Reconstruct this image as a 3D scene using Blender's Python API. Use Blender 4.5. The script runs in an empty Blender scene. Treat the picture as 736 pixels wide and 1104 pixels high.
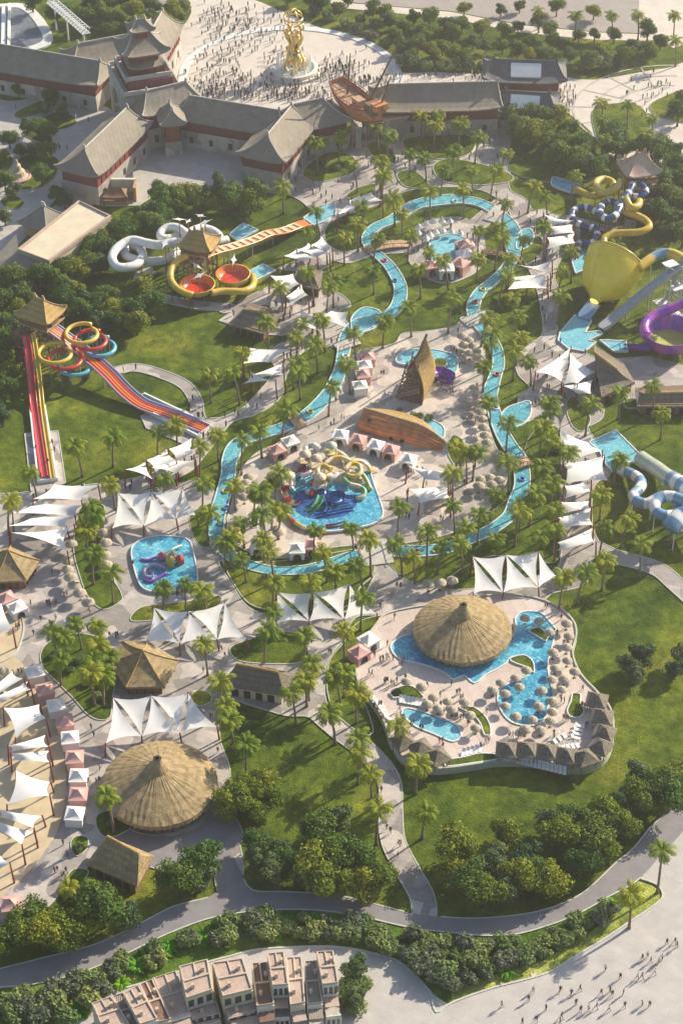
import bpy, bmesh, math, random
import numpy as np
from mathutils import Vector, Matrix
from mathutils.geometry import tessellate_polygon
R = math.radians
rnd = random.Random(7)
C = bpy.context.scene.collection
PI = math.pi

# ------------------------------------------------------------------ camera geometry
CAMH, PITCH, FOC = 270.0, R(40.0), 2134.0          # metres, below horizontal, focal length for a 736x1104 frame
SP, CP = math.sin(PITCH), math.cos(PITCH)
def P(x, y, z=0.0):
    """ground position seen at photo coordinate (x, y), at height z"""
    u, v = (x-368.0)/FOC, (552.0-y)/FOC
    d = Vector((u, CP + v*SP, -SP + v*CP))
    t = (z-CAMH)/d.z
    return Vector((d.x*t, d.y*t, z))
def Q(w):
    """inverse of P: photo coordinate of a world point"""
    x, y, z = w[0], w[1], w[2]-CAMH
    f = y*CP - z*SP
    return 368 + FOC*x/f, 552 - FOC*(y*SP + z*CP)/f
def mpp(y):
    d = PITCH + math.atan((y-552)/FOC)
    return CAMH/math.sin(d)/FOC

# ------------------------------------------------------------------ materials
def newmat(name):
    m = bpy.data.materials.new(name); m.use_nodes = True
    nt = m.node_tree; nt.nodes.clear()
    out = nt.nodes.new('ShaderNodeOutputMaterial'); b = nt.nodes.new('ShaderNodeBsdfPrincipled')
    nt.links.new(b.outputs[0], out.inputs[0])
    return m, nt, b
def nd(nt, kind, **kw):
    n = nt.nodes.new('ShaderNode'+kind)
    for k, v in kw.items():
        if k in n.inputs.keys(): n.inputs[k].default_value = v
        else: setattr(n, k, v)
    return n
def ramp(nt, fac, stops):
    r = nt.nodes.new('ShaderNodeValToRGB'); e = r.color_ramp.elements
    while len(e) < len(stops): e.new(0.5)
    for i, (p, c) in enumerate(stops):
        e[i].position = p; e[i].color = (*c, 1)
    nt.links.new(fac, r.inputs[0]); return r.outputs[0]
def mix(nt, fac, a, b, mode='MIX'):
    m = nt.nodes.new('ShaderNodeMix'); m.data_type = 'RGBA'; m.blend_type = mode
    for s, v in ((m.inputs[0], fac), (m.inputs[6], a), (m.inputs[7], b)):
        if isinstance(v, (int, float)): s.default_value = v
        elif isinstance(v, tuple): s.default_value = (*v, 1)
        else: nt.links.new(v, s)
    return m.outputs[2]
def pos(nt): return nd(nt, 'NewGeometry').outputs['Position']
def objc(nt): return nd(nt, 'TexCoord').outputs['Object']
def noise(nt, vec, scale, detail=3, rough=.55, dist=0):
    n = nd(nt, 'TexNoise', Scale=scale, Detail=detail, Roughness=rough, Distortion=dist)
    nt.links.new(vec, n.inputs['Vector']); return n.outputs['Fac']
def bump(nt, b, h, strength, dist=.1):
    n = nd(nt, 'Bump', Strength=strength, Distance=dist); nt.links.new(h, n.inputs['Height']); nt.links.new(n.outputs[0], b.inputs['Normal'])
def simple(name, col, rough=.6, var=.18, scale=1.5, metal=0, coat=0, obj=True):
    """plain painted / weathered surface: base colour broken by two octaves of dirt"""
    m, nt, b = newmat(name)
    v = objc(nt) if obj else pos(nt)
    f = noise(nt, v, scale, 4, .6)
    dk = tuple(c*(1-var*1.6) for c in col); lt = tuple(min(.95, c*(1+var)) for c in col)
    nt.links.new(ramp(nt, f, [(.25, dk), (.5, col), (.75, lt)]), b.inputs['Base Color'])
    b.inputs['Roughness'].default_value = rough; b.inputs['Metallic'].default_value = metal
    b.inputs['Coat Weight'].default_value = coat
    return m
M = {}
def lawn_mat(name, c1, c2, c3):
    m, nt, b = newmat(name); p = pos(nt)
    big = noise(nt, p, .045, 4, .6); mid = noise(nt, p, .5, 4, .65); fine = noise(nt, p, 3.2, 3, .7)
    col = ramp(nt, big, [(.3, c1), (.52, c2), (.72, c3)])
    patch = noise(nt, p, .16, 5, .7, .5)  # blotches of uneven grass, with tree shade and sunlit yellow painted into the colour
    col = mix(nt, .85, col, ramp(nt, patch, [(.34, (.22, .27, .20)), (.5, (.47, .47, .46)), (.66, (.72, .66, .60))]), 'OVERLAY')
    col = mix(nt, .8, col, ramp(nt, mid, [(.3, (.24, .27, .2)), (.7, (.74, .70, .66))]), 'OVERLAY')
    col = mix(nt, .65, col, ramp(nt, fine, [(.3, (.2, .22, .2)), (.7, (.82, .8, .76))]), 'OVERLAY')
    nt.links.new(col, b.inputs['Base Color']); b.inputs['Roughness'].default_value = .95
    b.inputs['Specular IOR Level'].default_value = .1
    bump(nt, b, mix(nt, .5, mid, fine), .9, .5)
    return m
M['lawn'] = lawn_mat('lawn_grass', (.042, .080, .010), (.098, .143, .016), (.215, .225, .030))
M['verge'] = lawn_mat('light_groundcover', (.20, .26, .05), (.33, .38, .09), (.48, .50, .18))
M['under'] = lawn_mat('dark_groundcover', (.05, .10, .014), (.09, .165, .025), (.15, .23, .045))
def paving_mat(name, cols, size=1.6, mort=.012, wear=.35, rot=.3, big=True):
    m, nt, b = newmat(name); p = pos(nt)
    mp = nd(nt, 'Mapping'); mp.inputs['Rotation'].default_value = (0, 0, rot); nt.links.new(p, mp.inputs[0])
    br = nd(nt, 'TexBrick', Scale=1.0); nt.links.new(mp.outputs[0], br.inputs['Vector'])
    br.inputs['Color1'].default_value = (*cols[0], 1); br.inputs['Color2'].default_value = (*cols[1], 1)
    br.inputs['Mortar'].default_value = (*[c*.6 for c in cols[0]], 1); br.inputs['Mortar Size'].default_value = mort
    br.inputs['Brick Width'].default_value = size; br.inputs['Row Height'].default_value = size*.55; br.inputs['Bias'].default_value = .0
    col = br.outputs['Color']
    if big:
        vo = nd(nt, 'TexVoronoi', Scale=.22, feature='F1', distance='MANHATTAN'); nt.links.new(mp.outputs[0], vo.inputs['Vector'])
        sp = nd(nt, 'SeparateColor'); nt.links.new(vo.outputs['Color'], sp.inputs[0])
        col = mix(nt, .55, col, ramp(nt, sp.outputs[0], [(.1, tuple(c*.55 for c in cols[0])), (.5, cols[2]), (.9, tuple(min(.8, c*1.35) for c in cols[1]))]))
    st = noise(nt, p, .35, 5, .65)
    col = mix(nt, wear, col, ramp(nt, st, [(.3, (.35, .33, .33)), (.7, (.66, .65, .63))]), 'OVERLAY')
    gr = noise(nt, p, 5, 3, .7)
    col = mix(nt, .25, col, ramp(nt, gr, [(.3, (.3, .3, .3)), (.7, (.7, .7, .7))]), 'OVERLAY')
    nt.links.new(col, b.inputs['Base Color']); b.inputs['Roughness'].default_value = .8
    bump(nt, b, st, .2, .1)
    return m
M['paving'] = paving_mat('stone_paving', [(.31, .29, .275), (.44, .40, .37), (.36, .34, .325)], 1.9, .035, .4)
M['centre'] = paving_mat('sandstone_paving', [(.39, .35, .31), (.52, .46, .40), (.41, .385, .36)], 2.4, .03, .45, .9)
M['deck'] = paving_mat('deck_boards', [(.52, .44, .385), (.60, .52, .46), (.55, .48, .43)], 4.2, .02, .3, 1.3, False)
M['plaza'] = paving_mat('pale_plaza_paving', [(.55, .50, .44), (.60, .55, .49), (.58, .53, .47)], 3.0, .006, .22, .2, False)
M['court'] = paving_mat('courtyard_paving', [(.40, .385, .365), (.46, .44, .415), (.43, .41, .39)], 2.2, .02, .35, .5, False)
M['lower'] = paving_mat('lower_plaza_paving', [(.42, .40, .38), (.46, .44, .415), (.44, .42, .40)], 3.0, .005, .3, .6, False)
M['asphalt'] = paving_mat('asphalt', [(.215, .21, .22), (.235, .23, .24), (.225, .22, .23)], 9.0, .001, .45, .2, False)
M['farroad'] = paving_mat('far_road', [(.30, .265, .25), (.32, .285, .27), (.31, .27, .26)], 9.0, .001, .3, .2, False)
M['sand'] = paving_mat('beach_sand', [(.50, .42, .28), (.53, .45, .30), (.52, .44, .29)], 9.0, .0, .5, .2, False)
M['kerb'] = simple('pale_kerb', (.50, .51, .45), .8, .12, .8, obj=False)
M['coping'] = simple('pool_coping', (.66, .68, .66), .6, .12, .8, obj=False)
def water_mat(name, deep, mid, light, scale=.18, edge=0):
    m, nt, b = newmat(name); p = pos(nt)
    f = noise(nt, p, scale, 4, .6, 1.2); f2 = noise(nt, p, scale*7, 4, .7, 1.5)
    vo = nd(nt, 'TexVoronoi', Scale=scale*9, feature='SMOOTH_F1'); nt.links.new(p, vo.inputs['Vector'])
    col = ramp(nt, f, [(.34, deep), (.52, mid), (.68, light)])
    col = mix(nt, .55, col, ramp(nt, f2, [(.35, deep), (.52, mid), (.66, tuple(min(.9, c*1.5+.1) for c in light))]))  # finer noise paints pale caustic ripples into the water colour
    nt.links.new(col, b.inputs['Base Color']); b.inputs['Roughness'].default_value = .12; b.inputs['IOR'].default_value = 1.33
    w = noise(nt, p, 2.2, 3, .6, .6)
    bump(nt, b, w, .35, .12)
    return m
M['river'] = water_mat('river_water', (.03, .20, .30), (.09, .38, .46), (.28, .58, .62), .3)
M['pool'] = water_mat('pool_water', (.015, .17, .36), (.07, .38, .54), (.28, .62, .70), .16)
M['paleblue'] = water_mat('shallow_water', (.08, .36, .48), (.17, .47, .57), (.32, .60, .66), .3)
M['lagoon'] = water_mat('lagoon_water', (.10, .12, .15), (.15, .17, .20), (.2, .22, .25), .1)
def thatch_mat(name, a, bcol, c):
    m, nt, b = newmat(name); v = objc(nt)
    mp = nd(nt, 'Mapping'); mp.inputs['Scale'].default_value = (1, 1, .35); nt.links.new(v, mp.inputs[0])
    f = noise(nt, mp.outputs[0], 1.1, 5, .7, .4); g = noise(nt, mp.outputs[0], 7, 4, .75)
    sx = nd(nt, 'SeparateXYZ'); nt.links.new(v, sx.inputs[0])
    wv = nd(nt, 'Math', operation='PINGPONG'); nt.links.new(sx.outputs[2], wv.inputs[0]); wv.inputs[1].default_value = .42
    col = ramp(nt, f, [(.25, a), (.5, bcol), (.75, c)])
    col = mix(nt, .6, col, ramp(nt, g, [(.3, (.2, .2, .2)), (.7, (.78, .78, .78))]), 'OVERLAY')
    col = mix(nt, .25, col, ramp(nt, wv.outputs[0], [(0, (.25, .25, .25)), (.3, (.62, .62, .62))]), 'OVERLAY')
    nt.links.new(col, b.inputs['Base Color']); b.inputs['Roughness'].default_value = .95; b.inputs['Specular IOR Level'].default_value = .1
    bump(nt, b, g, .8, .25)
    return m
M['thatch'] = thatch_mat('straw_thatch', (.22, .16, .08), (.36, .275, .15), (.52, .41, .24))
M['parasol'] = thatch_mat('pale_straw', (.34, .30, .23), (.47, .42, .33), (.58, .52, .42))
M['thatch2'] = thatch_mat('golden_shingle', (.36, .24, .09), (.46, .32, .13), (.55, .40, .18))
M['thatch3'] = thatch_mat('grey_thatch', (.15, .135, .11), (.215, .19, .15), (.28, .25, .2))
def tile_mat(name, a, c):
    m, nt, b = newmat(name); v = objc(nt)
    w = nd(nt, 'TexWave', Scale=1.0, Distortion=.6); nt.links.new(v, w.inputs['Vector']); w.inputs['Detail'].default_value = 2
    f = noise(nt, v, .35, 5, .65); g = noise(nt, v, 4, 3, .7)
    col = ramp(nt, f, [(.3, a), (.7, c)])
    col = mix(nt, .5, col, ramp(nt, g, [(.3, (.3, .3, .3)), (.7, (.7, .7, .7))]), 'OVERLAY')
    col = mix(nt, .2, col, ramp(nt, w.outputs['Fac'], [(0, (.3, .3, .3)), (1, (.65, .65, .65))]), 'OVERLAY')
    nt.links.new(col, b.inputs['Base Color']); b.inputs['Roughness'].default_value = .75
    bump(nt, b, w.outputs['Fac'], .5, .15)
    return m
M['tile'] = tile_mat('grey_roof_tile', (.20, .175, .14), (.31, .275, .22))
M['tile_tan'] = tile_mat('tan_roof_tile', (.20, .175, .135), (.29, .25, .195))
M['tile_pink'] = paving_mat('clay_roof_tile', [(.47, .36, .29), (.55, .43, .35), (.51, .39, .32)], .5, .03, .45, .25, False)
M['tan_wall'] = simple('tan_render', (.52, .43, .34), .8, .12, .5)
M['tile_brown'] = paving_mat('brown_roof_tile', [(.19, .115, .08), (.25, .155, .11), (.22, .13, .1)], .5, .03, .45, .25, False)
M['tile_dark'] = tile_mat('slate_tile', (.09, .09, .105), (.15, .15, .165))
M['stone'] = paving_mat('block_stone', [(.33, .31, .275), (.42, .39, .35), (.36, .34, .31)], 1.8, .03, .4, 0)
M['white'] = simple('white_fabric', (.80, .78, .74), .7, .05, .6)
M['whitepaint'] = simple('white_paint', (.78, .78, .76), .4, .08, .8)
M['cream'] = simple('cream_render', (.62, .54, .40), .8, .1, .4)
M['cream2'] = simple('pale_render', (.66, .63, .55), .8, .1, .5)
M['trim'] = simple('pale_ridge_stone', (.46, .44, .40), .8, .15, 1)
M['pink'] = simple('pink_fabric', (.58, .33, .30), .75, .1, .8)
M['redwood'] = simple('red_lacquer_wood', (.22, .045, .03), .6, .25, 1)
M['maroon'] = simple('maroon_wall', (.16, .045, .045), .7, .2, .6)
M['wood'] = simple('brown_timber', (.20, .115, .06), .7, .3, 1.3)
M['palewood'] = simple('pale_timber', (.42, .29, .17), .7, .25, 1.3)
M['darkwood'] = simple('dark_timber', (.075, .045, .03), .7, .3, 1.3)
M['dark'] = simple('dark_opening', (.02, .018, .018), .6, .2, 1)
M['glass'] = simple('window_glass', (.05, .06, .07), .12, .2, 1)
M['rust'] = simple('orange_plank_hull', (.54, .205, .075), .65, .35, .55)
M['gold'] = simple('gold_metal', (.78, .56, .20), .28, .12, 1, metal=.85)
M['steel'] = simple('galvanised_steel', (.42, .43, .44), .45, .15, 1)
M['rock'] = simple('sand_rock', (.52, .43, .31), .9, .3, .6)
for n, c in dict(s_white=(.74, .73, .70), s_yellow=(.60, .43, .055), s_navy=(.02, .065, .19), s_red=(.50, .035, .03), s_orange=(.74, .19, .03), s_blue=(.04, .16, .42), s_cyan=(.10, .40, .52),
                 s_purple=(.22, .05, .42), s_magenta=(.40, .08, .42), s_green=(.12, .40, .17), s_lime=(.40, .47, .10), s_pink=(.62, .12, .17), s_pale=(.47, .52, .40),
                 s_bowlred=(.62, .045, .02), s_skyblue=(.16, .30, .45), s_lilac=(.36, .34, .48), s_grey=(.36, .40, .44), s_cream=(.66, .55, .36), s_funnel=(.90, .66, .03)).items():
    M[n] = simple('fibreglass'+n[1:], c, .28, .09, .5, coat=.3)
def leaf_mat(name, dark, lightc, tr=.36):
    m, nt, b = newmat(name)
    g = nd(nt, 'NewGeometry'); oi = nd(nt, 'ObjectInfo')
    v = objc(nt); f = noise(nt, v, .55, 2, .5)
    a = nd(nt, 'Math', operation='ADD'); nt.links.new(g.outputs['Random Per Island'], a.inputs[0]); nt.links.new(f, a.inputs[1])
    s = nd(nt, 'Math', operation='MULTIPLY'); s.inputs[1].default_value = .5; nt.links.new(a.outputs[0], s.inputs[0])
    col = ramp(nt, s.outputs[0], [(.2, dark), (.8, lightc)])
    h = nd(nt, 'HueSaturation'); nt.links.new(col, h.inputs['Color'])
    mr = nd(nt, 'MapRange'); nt.links.new(oi.outputs['Random'], mr.inputs[0]); mr.inputs[3].default_value = .47; mr.inputs[4].default_value = .525
    nt.links.new(mr.outputs[0], h.inputs['Hue'])
    mr2 = nd(nt, 'MapRange'); nt.links.new(oi.outputs['Random'], mr2.inputs[0]); mr2.inputs[3].default_value = 1.2; mr2.inputs[4].default_value = .8; h.inputs['Saturation'].default_value = 1.1
    nt.links.new(mr2.outputs[0], h.inputs['Value'])
    nt.links.new(h.outputs[0], b.inputs['Base Color']); b.inputs['Roughness'].default_value = .6; b.inputs['Specular IOR Level'].default_value = .18
    t = nd(nt, 'BsdfTranslucent'); nt.links.new(h.outputs[0], t.inputs[0])
    ms = nd(nt, 'MixShader'); ms.inputs[0].default_value = tr
    out = [n for n in nt.nodes if n.type == 'OUTPUT_MATERIAL'][0]
    nt.links.new(b.outputs[0], ms.inputs[1]); nt.links.new(t.outputs[0], ms.inputs[2]); nt.links.new(ms.outputs[0], out.inputs[0])
    return m
M['leaf'] = leaf_mat('tree_leaves', (.045, .098, .018), (.16, .245, .055))
M['leaf_olive'] = leaf_mat('olive_leaves', (.085, .135, .018), (.28, .33, .055))
M['leaf_grey'] = leaf_mat('greyish_leaves', (.05, .10, .04), (.17, .23, .10))
M['leaf_bush'] = leaf_mat('bush_leaves', (.10, .165, .05), (.33, .39, .16))
M['leaf_sage'] = leaf_mat('sage_leaves', (.07, .10, .06), (.23, .27, .17))
M['leaf_bright'] = leaf_mat('fern_leaves', (.07, .22, .015), (.20, .45, .05))
M['palm'] = leaf_mat('palm_fronds', (.085, .16, .018), (.38, .43, .07), .42)
M['bark'] = simple('bark', (.13, .095, .07), .9, .3, 2)
M['palmbark'] = simple('palm_bark', (.21, .16, .115), .9, .3, 3)
M['skin'] = simple('skin', (.42, .26, .19), .6, .08, 3)
M['hair'] = simple('hair', (.02, .015, .012), .6, .1, 3)
CLOTH = {'dark': (.03, .03, .035), 'navy': (.03, .04, .09), 'white': (.62, .61, .58), 'brown': (.12, .08, .055), 'red': (.26, .05, .045), 'blue': (.09, .15, .26), 'grey': (.17, .17, .175)}
for k, c in CLOTH.items(): M['c_'+k] = simple('cloth_'+k, c, .85, .1, 3)

# ------------------------------------------------------------------ mesh builder
class MB:
    def __init__(s): s.v = []; s.f = []; s.m = []; s.cur = 0
    def mat(s, i): s.cur = i; return s
    def add(s, vs, fs, mi=None):
        o = len(s.v); s.v += [tuple(v) for v in vs]
        for f in fs: s.f.append([i+o for i in f]); s.m.append(s.cur if mi is None else mi)
    def box(s, c, size, rz=0, taper=1.0):
        """box whose base centre is c"""
        x, y, z = size[0]/2, size[1]/2, size[2]
        ca, sa = math.cos(rz), math.sin(rz); vs = []
        for zz, k in ((0, 1), (z, taper)):
            for a, b in ((-x, -y), (x, -y), (x, y), (-x, y)):
                vs.append((c[0]+(a*ca-b*sa)*k, c[1]+(a*sa+b*ca)*k, c[2]+zz))
        s.add(vs, [(3, 2, 1, 0), (4, 5, 6, 7), (0, 1, 5, 4), (1, 2, 6, 5), (2, 3, 7, 6), (3, 0, 4, 7)])
        return s
    def prism(s, poly, z0, z1, bottom=False, scale=1.0):
        """poly: list of (x,y) or Vectors; top at z1, sides to z0"""
        pts = [(p[0], p[1]) for p in poly]; n = len(pts)
        A = sum(pts[i][0]*pts[(i+1) % n][1]-pts[(i+1) % n][0]*pts[i][1] for i in range(n))
        if A < 0: pts.reverse()
        cx = sum(p[0] for p in pts)/n; cy = sum(p[1] for p in pts)/n
        top = [(cx+(p[0]-cx)*scale, cy+(p[1]-cy)*scale, z1) for p in pts]
        tri = tessellate_polygon([[Vector(t) for t in top]])
        fs = []
        for t in tri:
            a, b, c = (Vector(top[i]) for i in t)
            fs.append(tuple(t) if (b-a).cross(c-a).z > 0 else (t[0], t[2], t[1]))
        s.add(top, fs)
        if z0 is not None:
            vs = [(p[0], p[1], z0) for p in pts] + top
            s.add(vs, [(i, (i+1) % n, n+(i+1) % n, n+i) for i in range(n)])
        return s
    def tube(s, pts, rad, seg=8, a0=0, a1=2*PI, cap=True, stripe=None, up=Vector((0, 0, 1))):
        """tube (or trough, with a0..a1) along pts; rad number or list; stripe: list of material indices cycled along the length by (n rings)"""
        pts = [Vector(p) for p in pts]; n = len(pts); full = abs(a1-a0-2*PI) < 1e-6
        k = seg if full else seg+1; vs = []
        for i, p in enumerate(pts):
            t = (pts[min(i+1, n-1)]-pts[max(i-1, 0)])
            t = t.normalized() if t.length > 1e-9 else Vector((0, 0, 1))
            u = up if abs(t.dot(up)) < .95 else Vector((0, 1, 0))
            sx = t.cross(u).normalized(); sy = sx.cross(t)
            r = rad[i] if isinstance(rad, (list, tuple)) else rad
            for j in range(k):
                a = a0+(a1-a0)*j/seg
                vs.append(p+sx*(r*math.cos(a))+sy*(r*math.sin(a)))
        o = len(s.v); s.v += [tuple(v) for v in vs]
        for i in range(n-1):
            mi = s.cur if stripe is None else stripe(i)
            for j in range(seg):
                j2 = (j+1) % k
                s.f.append([o+i*k+j, o+i*k+j2, o+(i+1)*k+j2, o+(i+1)*k+j]); s.m.append(mi)
        if cap and full:
            s.f.append([o+j for j in range(k)][::-1]); s.m.append(s.cur if stripe is None else stripe(0))
            s.f.append([o+(n-1)*k+j for j in range(k)]); s.m.append(s.cur if stripe is None else stripe(n-2))
        return s
    def bar(s, a, b, r=.08, seg=6): return s.tube([a, b], r, seg)
    def lathe(s, prof, c=(0, 0, 0), seg=24, mats=None, a0=0, a1=2*PI, ell=(1, 1), stripe=None):
        """prof: list of (r, z)"""
        o = len(s.v); full = abs(a1-a0-2*PI) < 1e-6; k = seg if full else seg+1
        for r, z in prof:
            for j in range(k):
                a = a0+(a1-a0)*j/seg
                s.v.append((c[0]+r*math.cos(a)*ell[0], c[1]+r*math.sin(a)*ell[1], c[2]+z))
        for i in range(len(prof)-1):
            for j in range(seg):
                mi = stripe(j, i) if stripe else (mats[i] if mats else s.cur)
                s.f.append([o+i*k+j, o+i*k+(j+1) % k, o+(i+1)*k+(j+1) % k, o+(i+1)*k+j]); s.m.append(mi)
        return s
    def ribbon(s, pts, w, z0, z1, closed=False):
        """a kerb: solid strip of width w along pts (Vectors, xy), from z0 to z1"""
        n = len(pts)
        if n < 2: return s
        o = len(s.v)
        for i, p in enumerate(pts):
            a = pts[(i-1) % n] if closed or i > 0 else p
            b = pts[(i+1) % n] if closed or i < n-1 else p
            t = Vector((b[0]-a[0], b[1]-a[1], 0)); t = t.normalized() if t.length > 1e-9 else Vector((1, 0, 0))
            nn = Vector((-t.y, t.x, 0))*(w/2)
            for d, z in ((1, z0), (1, z1), (-1, z1), (-1, z0)): s.v.append((p[0]+nn.x*d, p[1]+nn.y*d, z))
        for i in range(n if closed else n-1):
            j = (i+1) % n
            for q in range(3): s.f.append([o+i*4+q, o+i*4+q+1, o+j*4+q+1, o+j*4+q]); s.m.append(s.cur)
        if not closed:
            s.f.append([o, o+1, o+2, o+3]); s.m.append(s.cur); e = o+(n-1)*4; s.f.append([e+3, e+2, e+1, e]); s.m.append(s.cur)
        return s
    def sphere(s, c, r, seg=10, rings=6, sc=(1, 1, 1)):
        prof = [(max(.001, r*math.sin(PI*i/rings)), -r*math.cos(PI*i/rings)*sc[2]) for i in range(rings+1)]
        return s.lathe(prof, c, seg, ell=(sc[0], sc[1]))
    def mesh(s, name, mats, off=(0, 0, 0), smooth=False):
        me = bpy.data.meshes.new(name)
        v = np.array(s.v, dtype=np.float64).reshape(-1, 3) - np.array(off)
        me.from_pydata(v.tolist(), [], s.f)
        if not isinstance(mats, (list, tuple)): mats = [mats]
        for m in mats: me.materials.append(m if not isinstance(m, str) else M[m])
        me.polygons.foreach_set('material_index', s.m)
        me.polygons.foreach_set('use_smooth', [smooth]*len(s.f))
        me.update(); return me
    def build(s, name, mats, parent=None, loc=None, smooth=False):
        """link as one object; vertices are world coordinates"""
        if parent is not None:
            off = Vector((0, 0, 0)); q = parent
            while q is not None: off = off+q.location; q = q.parent
        else:
            off = Vector(loc) if loc is not None else Vector((0, 0, 0))
        o = bpy.data.objects.new(name, s.mesh(name, mats, off, smooth)); C.objects.link(o)
        if parent is not None: o.parent = parent
        else: o.location = off
        return o

AUTO = []      # (object, phrase, photo x, y): repeats whose label says where each one stands
def tag(o, label=None, cat=None, group=None, kind=None):
    if label: o['label'] = label
    if cat: o['category'] = cat
    if group: o['group'] = group
    if kind: o['kind'] = kind
    return o
def thing(name, loc, label=None, cat=None, group=None):
    o = bpy.data.objects.new(name, None); C.objects.link(o); o.location = loc
    o.empty_display_size = .5
    return tag(o, label, cat, group)
def auto(o, phrase, cat, group, xy=None):
    tag(o, None, cat, group); AUTO.append((o, phrase, xy or Q(o.location))); return o
def link(name, me, parent=None, loc=(0, 0, 0), rz=0, sc=1):
    o = bpy.data.objects.new(name, me); C.objects.link(o); o.location = loc
    if rz: o.rotation_euler = (0, 0, rz)
    if sc != 1: o.scale = (sc, sc, sc)
    if parent is not None: o.parent = parent
    return o
def copy_tree(o, parent=None):
    c = o.copy(); C.objects.link(c); c.parent = parent
    for ch in o.children: copy_tree(ch, c)
    return c

# ------------------------------------------------------------------ curves
def cr(pts, step=None, closed=False, n=8):
    """Catmull-Rom through Vectors"""
    pts = [Vector(p) for p in pts]; L = len(pts); out = []
    for i in range(L if closed else L-1):
        g = (lambda k: pts[k % L]) if closed else (lambda k: pts[max(0, min(L-1, k))])
        p0, p1, p2, p3 = g(i-1), g(i), g(i+1), g(i+2)
        m = n if step is None else max(1, int((p2-p1).length/step))
        for j in range(m):
            t = j/m
            out.append(.5*((2*p1)+(p2-p0)*t+(2*p0-5*p1+4*p2-p3)*t*t+(3*p1-p0-3*p2+p3)*t**3))
    if not closed: out.append(pts[-1])
    return out
def poly(px, z=0, smooth=True, step=.8):
    w = [P(x, y, z) for x, y in px]
    if smooth: return cr(w, step, True)
    out = []
    for i, p in enumerate(w):
        q = w[(i+1) % len(w)]; m = max(1, int((q-p).length/1.0))
        out += [p.lerp(q, j/m) for j in range(m)]
    return out
def inside(pl, x, y):
    r = False; j = len(pl)-1
    for i in range(len(pl)):
        xi, yi, xj, yj = pl[i][0], pl[i][1], pl[j][0], pl[j][1]
        if (yi > y) != (yj > y) and x < (xj-xi)*(y-yi)/(yj-yi)+xi: r = not r
        j = i
    return r
def offset_line(pts, w):
    L, Rr = [], []
    n = len(pts)
    for i, p in enumerate(pts):
        t = pts[min(i+1, n-1)]-pts[max(i-1, 0)]; t = Vector((t.x, t.y, 0)).normalized(); nn = Vector((-t.y, t.x, 0))
        ww = w[i] if isinstance(w, list) else w
        L.append(p+nn*ww/2); Rr.append(p-nn*ww/2)
    return L, Rr
def strip_poly(px, w, z=0, step=1.0):
    """outline of a path of width w (metres) along photo points"""
    c = cr([P(x, y, z) for x, y in px], step)
    L, Rr = offset_line(c, w); return L+Rr[::-1]

# ------------------------------------------------------------------ ground, paths, lawns
def struct(name, mb, m, kind='structure', **k): return tag(mb.build(name, m, **k), kind=kind)
g = MB(); g.add([(-900, 20, 0), (900, 20, 0), (900, 1500, 0), (-900, 1500, 0)], [(0, 1, 2, 3)])
struct('ground', g, 'lawn')
PAVE = []
def pave(name, px, m, smooth=True, kerb=True, pl=None):
    pl = pl or poly(px, 0, smooth); z = .05+.004*len(PAVE)
    struct(name, MB().prism(pl, 0, z), m); PAVE.append((pl, kerb, z)); return pl
def path(name, px, w, m, kerb=True): return pave(name, None, m, kerb=kerb, pl=strip_poly(px, w))
# distant plaza and roads
pave('road', [(350, -30), (372, 2), (486, 12), (560, 26), (640, 34), (690, 36), (760, 22), (900, -20), (880, -60), (500, -70)], 'farroad', False, False)
pave('sidewalk', [(340, -20), (360, 8), (486, 20), (560, 35), (640, 43), (700, 44), (760, 32), (760, 24), (690, 37), (640, 35), (560, 27), (486, 13), (372, 3), (352, -20)], 'plaza', False, False)
pave('sidewalk', [(690, -20), (688, 10), (700, 34), (725, 52), (760, 40), (760, -20)], 'plaza', False, False)
plaza = pave('plaza', [(203, -20), (206, 12), (197, 30), (190, 48), (186, 78), (206, 112), (300, 122), (365, 118), (395, 122), (520, 112), (560, 128), (600, 118), (632, 138), (655, 165), (700, 190), (760, 185), (760, 72), (716, 74), (690, 78), (640, 86), (600, 82), (560, 78), (520, 80), (470, 78), (432, 78), (424, 66), (405, 52), (380, 41), (345, 30), (310, 15), (285, 4), (262, -6), (255, -20)], 'plaza', True, False)
ring = [P(313+116*math.cos(a), 84+53*math.sin(a)) for a in np.linspace(0, 2*PI, 96)]
mb = MB().ribbon(ring[:-1], 2.4, .1, .26, True); struct('plaza_kerb', mb, 'coping')
mb = MB()
for r in (30, 42, 55): mb.ribbon([P(722+r*1.9*math.cos(a), 118+r*.86*math.sin(a)) for a in np.linspace(2.2, 4.8, 40)], .5, .1, .14)
for a in (2.4, 2.8, 3.2, 3.6, 4.0, 4.4): mb.ribbon([P(722+30*1.9*math.cos(a), 118+30*.86*math.sin(a)), P(722+55*1.9*math.cos(a), 118+55*.86*math.sin(a))], .4, .1, .14)
struct('plaza_inlay', mb, M['court'])
pave('service_yard', [(150, 5), (168, -2), (186, 4), (176, 12), (160, 16)], 'farroad', True, False)
court = pave('courtyard', [(112, 180), (130, 168), (190, 146), (255, 155), (266, 190), (300, 200), (270, 212), (246, 205), (200, 203), (160, 212), (128, 196)], 'court', False, False)
# village courtyard on the far side of the wall
village = pave('village_paving', [(-20, 95), (60, 100), (120, 118), (135, 140), (95, 172), (75, 190), (60, 215), (40, 240), (22, 262), (-10, 285), (-20, 285)], 'court', True, False)
path('village_path', [(100, 210), (80, 222), (40, 240)], 7, 'court', False)
pave('village_paving', [(104, 210), (150, 196), (162, 214), (150, 222), (110, 222)], 'court', False, True)
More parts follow.
